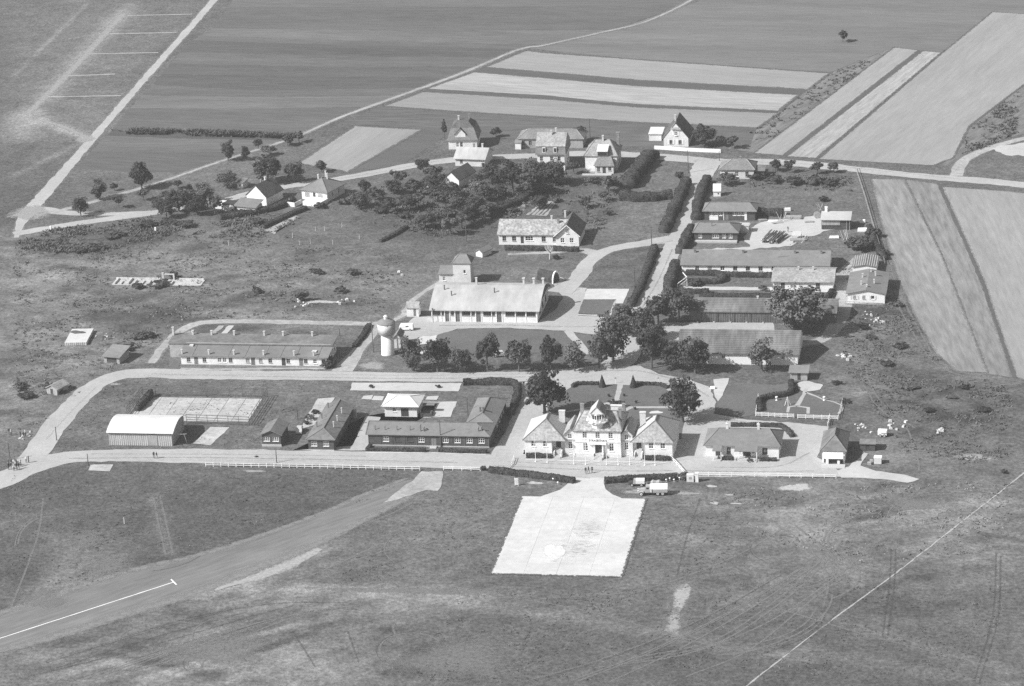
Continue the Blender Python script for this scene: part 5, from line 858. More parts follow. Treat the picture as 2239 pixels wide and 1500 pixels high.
walls(b, 5.6, 3.4, 2.5, 'plaster2', [('F', 1.1, 0.6, 0.9, 1.5, 'wind'), ('F', 2.8, 0.1, 1.0, 2.0, 'door'), ('F', 4.5, 0.9, 1.0, 1.2, 'wind')], x0=3.4, y0=-3.45); MB().add([(3.0,-3.9,2.5),(9.4,-3.9,2.5),(9.4,0.3,2.5),(3.0,0.3,2.5),(4.2,-0.6,4.6),(8.0,-0.6,4.6)], [(0,1,5,4),(1,2,5),(3,0,4),(3,2,1,0),(2,3,4,5)]).build('porch_roof', MATS['tilemid'], b)
dm = MB().box(3.9, -0.9, 4.7, 6.9, 3.0, 6.2).build('dormer', MATS['shutter'], b); MB().box(4.1, -0.98, 4.9, 6.7, -0.905, 5.9).build('pane', MATS['glass'], dm); slab(dm, 3.7, 7.1, -1.2, 6.25, 2.6, 7.3, 'whiteroof', 'dormer_roof')
chimney(b, 5.0, 4.6, 7.6, 9.4, 0.5, 0.7); chimney(b, 9.3, 6.6, 6.0, 9.8, 0.9, 0.9, 'brick'); MB().box(-0.3, -2.6, 0, 3.2, -0.3, 0.5).box(-0.3, -5.6, 0, 8.6, -4.2, 0.25).build('terrace', MATS['concrete'], b)
b = bld('farmhouse', -131.6, 189.6, 'farmhouse with a bright white gable end and a plain dark roof', 'farmhouse', rz=-21)
walls(b, 7.0, 8.6, 2.9, 'whitewash', [('R', 3.0, 1.0, 0.5, 0.7, 'wins')], 'FB', 6.0); roof_gable(b, 7.0, 8.6, 2.9, 6.1, 'tiledark', 'y', 0.35, 0.25); chimney(b, 3.3, 5.4, 5.6, 7.0, 0.45, 0.45); chimney(b, 2.4, 4.4, 5.2, 6.4, 0.4, 0.4, 'brick')
b = bld('low_outbuilding', -137.6, 182.6, 'low outbuilding with a plain roof in front of the farmhouse', 'outbuilding', rz=-14); walls(b, 11.4, 4.2, 2.0, 'plaster2', [('F', 4.7, 0.1, 0.9, 1.8, 'door')]); slab(b, 4.2, 11.8, -0.5, 2.05, 4.6, 3.1, 'felt'); MB().box(0.1, 0.1, 2.0, 4.1, 4.1, 2.15).build('planted_roof', MATS['hedge'], b)
MB().box(-3.2, 1.5, 0, -0.2, 4.6, 1.5).box(-3.4, 1.3, 1.5, 0.1, 4.8, 1.65).build('lean_to', MATS['plaster'], b)
b = bld('hip_house', -116.0, 194.4, 'house with a pyramid roof, three white chimneys and a terrace', 'house', rz=-20)
walls(b, 8.9, 9.6, 3.0, 'plaster', [('F', 4.4, 0.3, 0.9, 2.2, 'door'), ('F', 2.0, 1.0, 1.6, 1.2, 'winb'), ('F', 6.6, 1.0, 1.6, 1.2, 'winb')]+row('R', (3.0, 6.6), 0.9, 0.9, 1.3, 'win')); roof_hip(b, 8.9, 9.6, 3.0, 5.8, 'felt', ((4.45, 4.4), (4.45, 5.2)), 0.55, seams='feltlight')
for x, y, z in ((2.6, 5.5, 4.2), (4.6, 6.5, 5.2), (5.6, 5.8, 4.8)): chimney(b, x, y, z, z+2.0, 0.35, 0.35)
MB().box(3.6, -5.2, 0, 9.4, -0.3, 1.3).build('terrace', MATS['plaster'], b); MB().box(-1.4, -7.6, 0, 2.4, -7.3, 1.3).box(-1.4, -7.6, 0, -1.2, -4.5, 1.3).box(2.2, -7.6, 0, 2.4, -4.0, 1.3).build('garden_wall', MATS['plaster'], b)
b = bld('garden_shed', -138.3, 204.4, 'tiny shed with a pale front left of the farmhouse roof', 'shed', rz=-15); walls(b, 1.9, 3.2, 1.9, 'plaster2', [('F', 0.9, 0.5, 0.8, 0.9, 'wins')]); slab(b, -0.2, 2.2, -0.3, 1.95, 3.5, 2.4, 'felt2')
# huts in the left meadow
b = bld('field_shed', -136.6, 56.4, 'weathered shed with a pale slanted roof in the left meadow', 'shed', rz=-10); walls(b, 4.4, 5.6, 1.9, 'greywood', [('F', 2.2, 0.3, 2.8, 1.3, 'hole')]); slab(b, -0.4, 4.8, -0.5, 1.95, 6.2, 2.9, 'feltlight')
b = bld('field_shed', -145.2, 34.4, 'small ruined shed with a cracked roof near the loop road bend', 'shed', rz=-22); walls(b, 3.4, 4.4, 1.6, 'greywood', [('F', 1.7, 0.1, 0.9, 1.4, 'hole')], 'FB', 2.4); roof_gable(b, 3.4, 4.4, 1.6, 2.45, 'tilelight', 'y', 0.3, 0.3)
# ------------------------------------------------------------------ vegetation
def quads_on(C, Nrm, size, rg, tilt=0.6):
    """square leaf sprays at C facing about Nrm"""
    n = len(C); N = Nrm+rg.normal(0, tilt, (n, 3)); N /= np.linalg.norm(N, axis=1)[:, None]
    U = np.cross(N, rg.normal(0, 1, (n, 3))); U /= np.linalg.norm(U, axis=1)[:, None]+1e-9; Wv = np.cross(N, U)
    s = (size*rg.uniform(0.6, 1.35, n))[:, None]; k = rg.uniform(0.55, 1.0, n)[:, None]
    V = np.stack([C-U*s-Wv*s*k*0.5, C+U*s*0.2-Wv*s*k, C+U*s+Wv*s*k*0.4, C-U*s*0.3+Wv*s*k], 1).reshape(-1, 3)
    return V, np.arange(4*n).reshape(n, 4)
def crown_mesh(name, seed, m, rx=0.32, rz=0.34, zc=0.62, nclump=34, per=62, leaf=0.03, shape='round', cs=1.0):
    """a crown for a tree one unit tall"""
    rg = np.random.default_rng(seed); VV = []; FF = []; k = 0
    ax, ay = rg.uniform(0.80, 1.2, 2); lob = rg.normal(0, 1, (4, 3)); lob /= np.linalg.norm(lob, axis=1)[:, None]; la = rg.uniform(-0.30, 0.28, 4)
    for c in range(nclump):
        d = rg.normal(0, 1, 3); d /= np.linalg.norm(d); d[2] = abs(d[2])*0.9-0.35 if rg.random() < 0.55 else d[2]
        q = rg.uniform(0.40, 1.0)
        q *= 1+float((la*np.maximum(0, lob@d)**2).sum()); cz = min(0.97, zc+d[2]*rz*q); hh = 1.0
        if shape == 'cone': hh = max(0.12, (1.02-cz)/(1.02-(zc-rz)))
        cc = np.array([d[0]*rx*q*ax*hh, d[1]*rx*q*ay*hh, cz]); cr = cs*rg.uniform(0.14, 0.40)*rx*(0.8 if shape == 'cone' else 1.2)
        pd = rg.normal(0, 1, (per, 3)); pd /= np.linalg.norm(pd, axis=1)[:, None]; P = cc+pd*cr*rg.uniform(0.55, 1.1, (per, 1))*np.array([1, 1, 0.8])
        V, F = quads_on(P, pd*0.8+d*0.5+np.array([0, 0, 0.25]), leaf, rg); VV.append(V); FF.append(F+k); k += len(V)
    return npmesh(name, np.vstack(VV), np.vstack(FF), MATS[m])
def trunk_mesh(seed, m='bark', h=0.42, r=0.022, limbs=6, spread=0.2, top=0.72):
    rg = np.random.default_rng(seed); mb = MB(); k = Vector((rg.normal(0, 0.012), rg.normal(0, 0.012), h))
    mb.tube((0, 0, -0.02), k, r*1.3, r*0.8, 7)
    for i in range(limbs):
        a = 2*math.pi*(i+rg.uniform(-0.3, 0.3))/limbs; s = k*rg.uniform(0.65, 1.0); e = Vector((math.cos(a)*spread*rg.uniform(0.6, 1.1), math.sin(a)*spread*rg.uniform(0.6, 1.1), h+(top-h)*rg.uniform(0.5, 1.1)))
        mb.tube(s, e, r*0.55, r*0.15, 5)
    return mb.mesh('trunk', MATS[m])
TV = [(crown_mesh('crown', 10+i, 'leaf' if i % 2 else 'leaf2', rx=0.34+0.02*(i % 3), rz=0.42-0.02*(i % 2), zc=0.565, nclump=64, per=58, leaf=0.028), trunk_mesh(40+i)) for i in range(10)]
SV = [(crown_mesh('crown', 70+i, 'leaf2' if i % 2 else 'leaf', rx=0.36, rz=0.36, zc=0.60, nclump=26, per=34, leaf=0.05), trunk_mesh(80+i, limbs=4)) for i in range(4)]
BV = [crown_mesh('foliage', 90+i, ('leaf', 'leaf2', 'hedge')[i % 3], rx=0.55, rz=0.42, zc=0.5, nclump=16, per=40, leaf=0.085) for i in range(4)]
WV = (crown_mesh('crown', 120, 'leafpale', rx=0.40, rz=0.44, zc=0.52, nclump=120, per=52, leaf=0.021, cs=0.6), trunk_mesh(121, h=0.3, r=0.03))
CV = (crown_mesh('crown', 130, 'leaf', rx=0.26, rz=0.46, zc=0.52, nclump=40, per=46, leaf=0.04, shape='cone'), trunk_mesh(131, h=0.5, limbs=2))
def tree(x, y, h, wide, label, var=0, group=None, kind='tree', world=False, src=None):
    gx, gy = (x, y) if world else G(x, y); cr, tk = src or TV[var % len(TV)]
    s = wide/0.76
    o = empty('tree' if kind == 'tree' else kind, (gx, gy, 0), random.uniform(0, 6.28), label, 'tree', group, (s*random.uniform(0.9, 1.1), s*random.uniform(0.9, 1.1), h*random.uniform(0.96, 1.04)))
    link('crown', cr, o); link('trunk', tk, o); return o
def bush(x, y, h, wide, label, var=0, group=None, world=False):
    gx, gy = (x, y) if world else G(x, y); s = wide/1.15
    o = link('bush', BV[var % 4], None, (gx, gy, 0), random.uniform(0, 6.28)); o.scale = (s, s, h); return tag(o, label, 'bush', group)
ordn = ('first', 'second', 'third', 'fourth', 'fifth', 'sixth', 'seventh', 'eighth')
for k, (x, y, h, w_) in enumerate(((902,811,8.8,6.4),(957,814,10.0,6.8),(1010,814,7.2,5.0),(1066,812,10.0,6.2),(1135,813,8.8,6.6),(1205,808,8.8,5.8),(1257,812,7.6,6.2),(1310,804,9.0,6.2))):
    tree(x, y, h, w_, f'{ordn[k]} tree from the water tower in the roadside row', k, 'trees in the roadside row')
for k, (x, y, h, w_, l) in enumerate(((1341,790,12.6,7.5,'tall tree at the foot of the avenue, left of the lane'),(1425,805,10.6,8.2,'round tree left of the long barn'),(1470,808,8.8,6.6,'small tree against the left end of the long barn'),(1520,815,10.4,7.2,'tree standing before the barn windows'),(1666,811,8.4,7.2,'round headed tree alone before the barn front'),
        (1440,712,9.2,7.6,'left dark tree beside the board garage'),(1486,704,9.6,8.0,'right dark tree close to the board garage'),(1408,745,8.8,7.2,'tree where the avenue meets the yard'),(1372,735,9.0,7.0,'tree at the mouth of the avenue'),(1432,760,8.0,6.2,'tree between the avenue and the pale yard'))):
    tree(x, y, h, w_, l, k+2, 'trees round the avenue foot')
BT = [(crown_mesh('crown', 150+i, 'leaf', rx=0.37, rz=0.46, zc=0.535, nclump=110, per=60, leaf=0.022, cs=0.8), trunk_mesh(160+i, h=0.3, r=0.03)) for i in range(2)]
tree(1192, 909, 12.0, 10.2, 'big tree behind the left wing of the terminal', src=BT[0]); tree(1493, 923, 11.8, 9.2, 'big tree behind the right wing of the terminal', src=BT[1])
tree(1738, 730, 15.0, 13.5, 'huge pale willow in front of the white bungalow', src=WV, kind='willow_tree')
tree(1843, 92, 4.6, 4.2, 'lone tree far out in the top pasture', src=SV[0]); tree(972, 303, 7.0, 3.6, 'dark conifer left of the mansard villa', src=CV, kind='conifer_tree')
orch = [(499,352,6.6,4.8,'tree alone on the meadow side of the thin farm track'),(537,351,5.2,3.0,'slim tree on the thin farm track'),(565,325,3.6,3.6,'small tree where the track leaves the maize'),(590,340,3.2,4.0,'low tree below the track bend'),(629,319,3.8,4.4,'orchard tree near the end of the maize row'),(654,312,3.6,3.6,'last round tree on the thin farm track'),
        (586,400,9.6,9.0,'big tree behind the farmhouse'),(645,399,7.4,5.2,'tree between the farmhouse and the pyramid roofed house'),(703,377,4.0,4.2,'small tree behind the pyramid roofed house'),(310,413,8.4,6.8,'big round tree standing on the farm track'),(219,436,6.2,5.0,'tree on the grass beside the farm track'),(177,473,6.4,5.0,'dark tree on the side lane'),
        (250,417,2.6,2.4,'tiny tree beside the farm track'),(314,438,4.0,3.8,'small orchard tree above the side lane'),(362,437,3.4,3.0,'thin orchard tree above the side lane'),(389,412,2.8,2.6,'little orchard tree at the top of the rough plot'),(413,424,3.2,3.0,'second little orchard tree on the rough plot'),(260,455,4.2,3.4,'orchard tree close to the side lane'),(497,411,5.4,6.2,'spreading tree by the tiny shed'),(392,462,7.4,7.4,'dense tree left of the outbuilding'),(447,448,6.2,7.0,'wide tree beside the outbuilding lane'),(348,465,5.4,4.6,'tree where the two lanes meet')]
for k, (x, y, h, w_, l) in enumerate(orch): tree(x, y, h, w_, l, k, 'orchard trees upper left', src=(SV[k % 4] if h < 5 else None))
gard = [(1215,405,8.4,8.0,'big tree in front of the tall mansard house'),(1168,398,7.2,6.4,'tree left of the tall mansard house front'),(1122,420,9.2,8.4,'largest tree in the villa gardens'),(1165,428,9.4,8.6,'second largest tree in the villa gardens'),(1075,400,6.4,6.0,'tree right of the small white gabled barn'),(1045,425,5.4,6.0,'tree close to the small barn gable'),(925,376,5.0,5.0,'tree at the road bend left of the small barn'),
        (948,392,4.4,5.0,'low tree left of the small white barn'),(905,420,4.4,5.2,'orchard tree in the middle garden strip'),(860,425,5.0,5.6,'dark orchard tree below the road'),(820,440,4.8,5.6,'dark orchard tree right of the pyramid roofed house'),(785,455,5.2,5.8,'bushy tree right of the terrace'),(850,465,4.6,5.4,'orchard tree at the lower garden edge'),(910,455,4.8,5.4,'orchard tree in the lower gardens'),(960,440,5.0,6.0,'orchard tree below the small barn'),
        (1000,460,5.4,6.2,'dark garden tree left of the vegetable plot'),(1040,470,5.6,6.6,'dark garden tree beside the vegetable plot'),(1010,500,4.8,5.6,'garden tree above the gabled house'),(960,495,4.6,5.6,'garden tree at the meadow edge'),(1065,440,5.0,5.4,'garden tree in the shade of the big ones'),(1280,455,3.6,4.0,'little tree in the plot behind the gabled house'),(1320,440,3.4,3.6,'little tree near the tall hedge corner'),(1255,380,4.4,4.4,'tree between the two villas'),
        (1265,310,5.4,5.0,'dark tree behind the tall mansard house'),(1541,318,6.2,7.2,'big dark tree right of the steep gable house'),(1600,325,4.4,4.2,'tree at the road corner behind the white wall'),(1575,320,4.0,3.8,'small tree beside the white road wall'),(1590,405,3.6,5.2,'bushy tree in front of the corner cottage'),(1695,375,4.0,4.0,'first small tree along the right hand road'),(1725,378,4.4,3.8,'second small tree along the right hand road'),(1788,380,4.2,3.6,'third small tree along the right hand road'),(1823,378,3.6,3.2,'fourth small tree along the right hand road'),
        (1085,300,3.4,3.6,'small tree behind the low long house')]
for k, (x, y, h, w_, l) in enumerate(gard): tree(x, y, h, w_, l, k+1, 'garden trees round the villas', src=(SV[k % 4] if h < 5 else None))
belt = [(800,430),(875,408),(890,462),(945,415),(975,455),(990,430),(1030,490),(985,515),(930,500),(1060,475),(1090,430),(1145,415),(1195,400),(1330,420),(1180,455),(470,470),(430,470),(410,448),(365,478)]
band = lambda p: 'group left of the outbuilding' if p[0] < 500 else ('upper row' if p[1] < 435 else 'middle row' if p[1] < 465 else 'lower row')
for bn in ('upper row', 'middle row', 'lower row', 'group left of the outbuilding'):
    for k, (x, y) in enumerate(sorted(p for p in belt if band(p) == bn)):
        tree(x, y, random.uniform(4.2, 6.4), random.uniform(4.6, 6.4), f'{ordn[k]} fruit tree from the left in the {bn} of the gardens' if 'row' in bn else f'{ordn[k]} fruit tree from the left beside the outbuilding lane', k+3, 'fruit trees in the garden belt', src=SV[k % 4] if k % 2 else None)
# bushes
bl = [(1882,545,4.2,8.5,'big dark bush at the edge of the work yard'),(1908,520,3.2,4.5,'bush beside the right field fence'),(720,802,2.6,4.6,'dark bush at the right end of the left barrack'),(1152,996,1.6,1.6,'round bush at the left end of the terminal hedge'),(1056,1029,1.3,1.8,'round bush beginning the left forecourt hedge'),(1497,1048,1.9,3.2,'round bush beside the gate pillars'),
      (1650,392,2.2,5.0,'bush left in the thicket behind the corner cottage'),(1690,398,2.4,5.6,'second bush in the thicket behind the corner cottage'),(1735,402,2.4,6.0,'third bush in the thicket behind the corner cottage'),(1780,400,2.6,6.0,'fourth bush in the thicket behind the corner cottage'),(1820,405,2.2,5.0,'last bush in the thicket near the right fence'),(1640,1010,1.0,1.5,'small bush at the office front'),
      (1487,390,2.4,3.0,'bush at the corner of the avenue lawn'),(560,640,2.0,3.2,'bush in the meadow left of the rubble'),(662,658,3.0,3.8,'tall bush beside the meadow rubble'),(745,640,2.0,3.4,'bush in the meadow right of the rubble'),(770,600,1.8,4.0,'low bush in the upper meadow'),(690,598,1.6,4.0,'low dark bush in the upper meadow'),(380,607,2.2,3.0,'bush behind the ruined foundation'),(350,625,1.6,6.0,'bush in front of the ruined foundation'),(300,630,1.6,4.0,'low bush left of the ruined foundation'),(310,740,1.8,6.0,'bush beside the path above the weathered shed'),(280,765,1.8,4.6,'bush behind the weathered shed'),
      (110,850,1.8,4.6,'bush left of the ruined shed'),(60,870,1.6,5.0,'bush at the left edge below the meadow'),(45,850,1.8,4.0,'bush at the left edge near the loop road'),(135,860,1.4,2.4,'bush right of the ruined shed'),(205,545,1.8,6.0,'dark bush at the top of the meadow'),(170,552,1.6,5.0,'dark bush left at the top of the meadow'),(250,520,1.6,6.0,'dark bush along the lane'),(320,495,1.8,6.0,'bush row start along the lane'),(370,490,1.8,6.0,'bush in the thicket below the dense tree'),(410,495,2.0,6.0,'bush below the outbuilding'),
      (1960,670,1.6,3.0,'dark bush beside the white bungalow rubble'),(2110,850,1.4,2.6,'lone dark bush in the right hand weeds'),(2195,1035,1.2,1.6,'small dark bush at the right edge'),(1100,950,0.9,1.2,'low bush at the corner of the drive'),(560,1000,0.5,0.8,'tiny bush on the front road verge'),(690,905,1.4,2.2,'first shrub beside the slanting dark hut'),(678,918,1.6,2.6,'second shrub beside the slanting dark hut'),(668,928,1.2,2.0,'third shrub beside the slanting dark hut'),(812,848,1.0,1.4,'left shrub on the long pale plot'),(958,848,1.0,1.4,'right shrub on the long pale plot'),
      (1345,886,1.6,3.4,'shrub in the bed behind the tower'),(1360,890,1.8,2.2,'dark shrub right in the bed behind the tower'),(1330,893,1.1,2.2,'low shrub left in the bed behind the tower'),(1215,567,1.6,2.0,'dark shrub beside the dead white tree'),(1465,640,2.4,3.2,'bush at the end of the white timber gate'),(1520,625,2.2,4.2,'dense bush inside the garden of the long white barrack'),(1670,635,1.6,3.0,'shrub at the bungalow end of the garden path'),(1795,655,1.8,3.0,'shrub right of the willow lawn')]
bl += [(1090, 455, 2.2, 5, 'bush left of the dark garden hedge'), (1120, 465, 1.8, 4, 'bush above the gabled house roof'), (1215, 440, 1.8, 3.6, 'bush in the upper vegetable plot'), (1240, 470, 1.6, 3.2, 'bush in the lower vegetable plot'), (1330, 470, 1.8, 3, 'bush beside the field path near the hedge'), (890, 440, 2.2, 5, 'first bush under the orchard trees'), (930, 425, 2.4, 5, 'second bush under the orchard trees'), (985, 415, 2.6, 5, 'bush beside the small barn wall'), (1030, 445, 2.6, 5.6, 'bush under the dark garden trees'), (980, 475, 2.4, 5.6, 'bush at the foot of the orchard'), (935, 480, 2.2, 5, 'bush at the meadow end of the orchard'), (880, 475, 2.0, 5, 'bush at the left foot of the orchard'), (830, 465, 2.0, 4.6, 'bush below the terrace trees'), (1140, 405, 2.8, 5.6, 'bush between the big garden trees'), (1190, 420, 2.8, 5.6, 'bush under the second largest tree'), (1100, 395, 2.6, 5, 'bush right of the low pale roofed house'), (1300, 400, 2.0, 4, 'bush in front of the villa terrace'), (1340, 405, 2.4, 4.4, 'bush right of the villa terrace'), (755, 445, 2.2, 4.4, 'bush right of the pyramid roofed house'), (700, 455, 2.0, 4, 'bush under the terrace wall'), (520, 470, 2.0, 5, 'bush left in front of the outbuilding'), (560, 490, 1.8, 5, 'bush at the end of the farmhouse hedge'), (1930, 560, 2.0, 4, 'bush behind the streaky shed'), (1800, 440, 1.8, 3.2, 'bush behind the tall dark shed')]
bl += [(1905,740,1.0,3.0,'low bush above the bend of the wheel tracks'),(1940,800,1.3,4.0,'low bush inside the bend of the wheel tracks'),(1990,850,1.2,4.2,'low bush in the middle of the right waste ground'),(2030,900,1.0,3.4,'low bush below the middle of the waste ground'),(1970,760,1.2,3.8,'low bush beside the corn corner'),(2150,900,1.1,4.0,'low bush toward the right edge of the waste ground'),(2080,870,0.9,3.0,'low bush next to the lone dark bush'),(1830,840,1.0,3.0,'low bush right of the garden shed'),(1850,880,0.9,2.6,'low bush right of the fenced garden'),(1890,720,1.1,3.0,'low bush below the pale rubble')]
for k, (x, y, h, w_, l) in enumerate(bl): bush(x, y, h, w_, l, k)
for x, y, l in ((1331,868,'left of the garden path'),(1365,867,'right of the garden path, the upper one'),(1391,882,'right of the garden path, the lower one'),(1388,896,'below the cross path')): bush(x, y, 1.0, 0.7, f'small clipped shrub {l} behind the terminal', 2, 'clipped shrubs behind the terminal')
# clipped cones
rg = np.random.default_rng(5)
n = 900; t = rg.uniform(0, 1, n)**0.6; a = rg.uniform(0, 6.28, n); C = np.stack([np.cos(a)*t, np.sin(a)*t, 3.2*(1-t)], 1); V, F = quads_on(C, np.stack([np.cos(a), np.sin(a), np.full(n, 0.4)], 1), 0.12, rg, 0.35)
mb = MB().cyl(0, 0, [(0.98, 0), (0.5, 1.55), (0.03, 3.1)], 20); V2 = np.vstack([V, np.array(mb.v)]); me = bpy.data.meshes.new('topiary'); me.from_pydata(V2.tolist(), [], F.tolist()+[tuple(i+len(V) for i in f) for f in mb.f]); me.materials.append(MATS['hedge'])
for (x, y), l in (((1317,846),'left'), ((1385,847),'right')): tag(link('topiary_cone', me, None, (*G(x, y), 0)), f'{l} pointed clipped yew on the lawn behind the terminal', 'topiary', 'pair of clipped yews')
# hedges
def hedge(pts, w, h, label, world=False, dens=16, group=None):
    P = np.array(catmull(pts if world else GG(pts), 0.5)); n = len(P); T = np.gradient(P, axis=0); T /= np.hypot(T[:, 0], T[:, 1])[:, None]+1e-9; N = np.stack([-T[:, 1], T[:, 0]], 1)
    prof = [(-0.5, 0), (-0.52, 0.5), (-0.46, 0.86), (-0.25, 1.0), (0.25, 1.0), (0.46, 0.86), (0.52, 0.5), (0.5, 0)]; V = []
    kk = 1.0 if h > 1.4 else 0.45; ii = np.arange(n); sw = 1+kk*(0.14*np.sin(ii*0.62+rng.uniform(0, 6))+0.12*np.sin(ii*0.23+rng.uniform(0, 6)))+rng.normal(0, 0.05, n); sh = 1+kk*(0.12*np.sin(ii*0.5+rng.uniform(0, 6))+0.10*np.sin(ii*0.19+rng.uniform(0, 6)))+rng.normal(0, 0.03, n)
    for u, z in prof: q = P+N*(u*w*sw+rng.normal(0, 0.05, n))[:, None]; V.append(np.column_stack([q, np.maximum(0, z*h*sh+(rng.normal(0, 0.05, n) if z else 0))]))
    A = np.stack(V, 1); k = len(prof); V = A.reshape(-1, 3); F = [[i*k+c, (i+1)*k+c, (i+1)*k+c+1, i*k+c+1] for i in range(n-1) for c in range(k-1)]+[[0, 1, 6, 7], [1, 2, 5, 6], [2, 3, 4, 5]]+[[(n-1)*k+j for j in q] for q in ([7, 6, 1, 0], [6, 5, 2, 1], [5, 4, 3, 2])]
    L = np.hypot(*np.diff(P, axis=0).T).sum(); m = int(L*(w+2*h)*dens); i = rng.integers(0, n-1, m); f = rng.uniform(0, 1, m)[:, None]; c = rng.integers(0, k-1, m); g_ = rng.uniform(0, 1, m)[:, None]
    Q = (A[i, c]*(1-f)+A[i+1, c]*f)*(1-g_)+(A[i, c+1]*(1-f)+A[i+1, c+1]*f)*g_; ctr = np.column_stack([P[i], np.full(m, h*0.45)]); nr = Q-ctr; nr /= np.linalg.norm(nr, axis=1)[:, None]+1e-9
    LV, LF = quads_on(Q+nr*0.04, nr, 0.16, rng, 0.5); me = npmesh('hedge', np.vstack([V, LV]), np.vstack([np.array(F), LF+len(V)]), MATS['hedge'])
    return tag(link('hedge', me), label, 'hedge', group)
hedge([(1070,1032),(1140,1040),(1200,1048),(1256,1056)], 1.5, 1.3, 'dark hedge left of the apron neck'); hedge([(1322,1056),(1400,1050),(1480,1048)], 1.5, 1.3, 'dark hedge right of the apron neck')
hedge([(-55.9,0.7),(-41.6,1.0)], 0.9, 0.75, 'clipped hedge under the left half of the long barrack', True); hedge([(-55.6,0.8),(-55.4,3.4)], 0.8, 0.75, 'short hedge closing the barrack bed at the left', True); hedge([(-38.4,1.0),(-26.9,0.9)], 0.9, 0.75, 'clipped hedge under the right half of the long barrack', True)
hedge([(-17.0,-1.6),(-11.0,-1.5)], 0.9, 1.1, 'hedge under the left wing of the terminal', True); hedge([(10.9,-1.6),(17.0,-1.6)], 0.9, 1.1, 'hedge under the right wing of the terminal', True)
hedge([(1013,841),(1060,840),(1116,841),(1130,850),(1131,868),(1123,893),(1116,908)], 1.6, 1.5, 'hooked hedge round the lawn behind the long barrack')
hedge([(1252,848),(1262,842),(1310,841)], 0.9, 0.8, 'low hedge left of the clipped yews'); hedge([(1390,842),(1440,843),(1460,850)], 0.9, 0.8, 'low hedge right of the clipped yews')
hedge([(1431,545),(1416,590),(1394,643),(1378,672)], 1.9, 1.5, 'hedge along the left side of the lower avenue'); hedge([(1500,404),(1478,455),(1452,510)], 3.0, 2.2, 'tall hedge along the left side of the upper avenue'); hedge([(1424,344),(1400,375),(1372,412)], 4.2, 3.0, 'massive old hedge beside the white villa'); hedge([(1356,436),(1410,438),(1470,434)], 3.0, 2.4, 'thick hedge crossing the plot below the villa')
hedge([(1546,398),(1534,424),(1527,450),(1522,482)], 2.6, 2.2, 'lumpy hedge right of the upper avenue'); hedge([(1511,506),(1500,530),(1488,556)], 2.6, 2.2, 'lumpy hedge beside the dark tarred hut'); hedge([(1478,585),(1468,612),(1462,640)], 2.8, 2.3, 'lumpy hedge at the garden of the long white barrack')
hedge([(1500,600),(1570,603),(1574,618),(1500,620)], 1.8, 1.3, 'square hedge in the garden of the long white barrack'); hedge([(1576,604),(1688,606)], 1.6, 1.2, 'straight hedge under the windows of the long white barrack'); hedge([(1490,640),(1550,641)], 1.6, 1.1, 'low hedge beside the white timber gate'); hedge([(1530,652),(1600,653),(1690,654)], 2.4, 1.3, 'hedge behind the board garage roof')
hedge([(1598,932),(1690,933),(1715,938),(1733,957)], 1.0, 0.9, 'thin hedge curving behind the office'); hedge([(1662,900),(1665,876),(1726,863),(1730,838)], 1.3, 1.2, 'dark hedge round the left side of the fenced garden')
hedge([(1104,546),(1190,548)], 1.5, 1.2, 'hedge under the long side of the gabled house'); hedge([(1206,548),(1266,550)], 1.5, 1.3, 'hedge under the gable of the gabled house'); hedge([(1608,1004),(1610,1005)], 1, 0.8, 'short hedge left of the office porch') if False else None
hedge([(27.9,-0.6),(31.6,-0.6)], 0.9, 0.7, 'low hedge between the office porches', True); hedge([(37.6,-0.8),(41.6,-0.6)], 1.0, 0.7, 'low hedge right of the office porch', True)
hedge([(1640,470),(1680,471),(1712,472)], 2.2, 2.0, 'dark hedge behind the lumber stacks'); hedge([(1795,690),(1808,660),(1818,640)], 1.2, 1.3, 'hedge right of the willow lawn'); hedge([(300,900),(318,880),(332,866)], 1.4, 1.6, 'overgrown hedge left of the tennis court')
hedge([(480,480),(540,470),(600,458),(640,440)], 2.6, 1.4, 'dark hedge in front of the farmhouse'); hedge([(575,500),(620,478),(668,458)], 1.8, 1.0, 'rough hedge beside the vegetable plot'); hedge([(1080,470),(1140,440),(1170,425)], 2.4, 1.6, 'dark hedge between two villa gardens')
hedge([(832,530),(862,515),(890,498)], 1.2, 0.8, 'thin overgrown hedge in the upper meadow'); hedge([(775,760),(795,735),(808,712)], 1.4, 0.8, 'overgrown strip left of the water tower path'); hedge([(1900,500),(1915,540),(1935,570)], 1.6, 1.4, 'overgrown hedge along the right field')
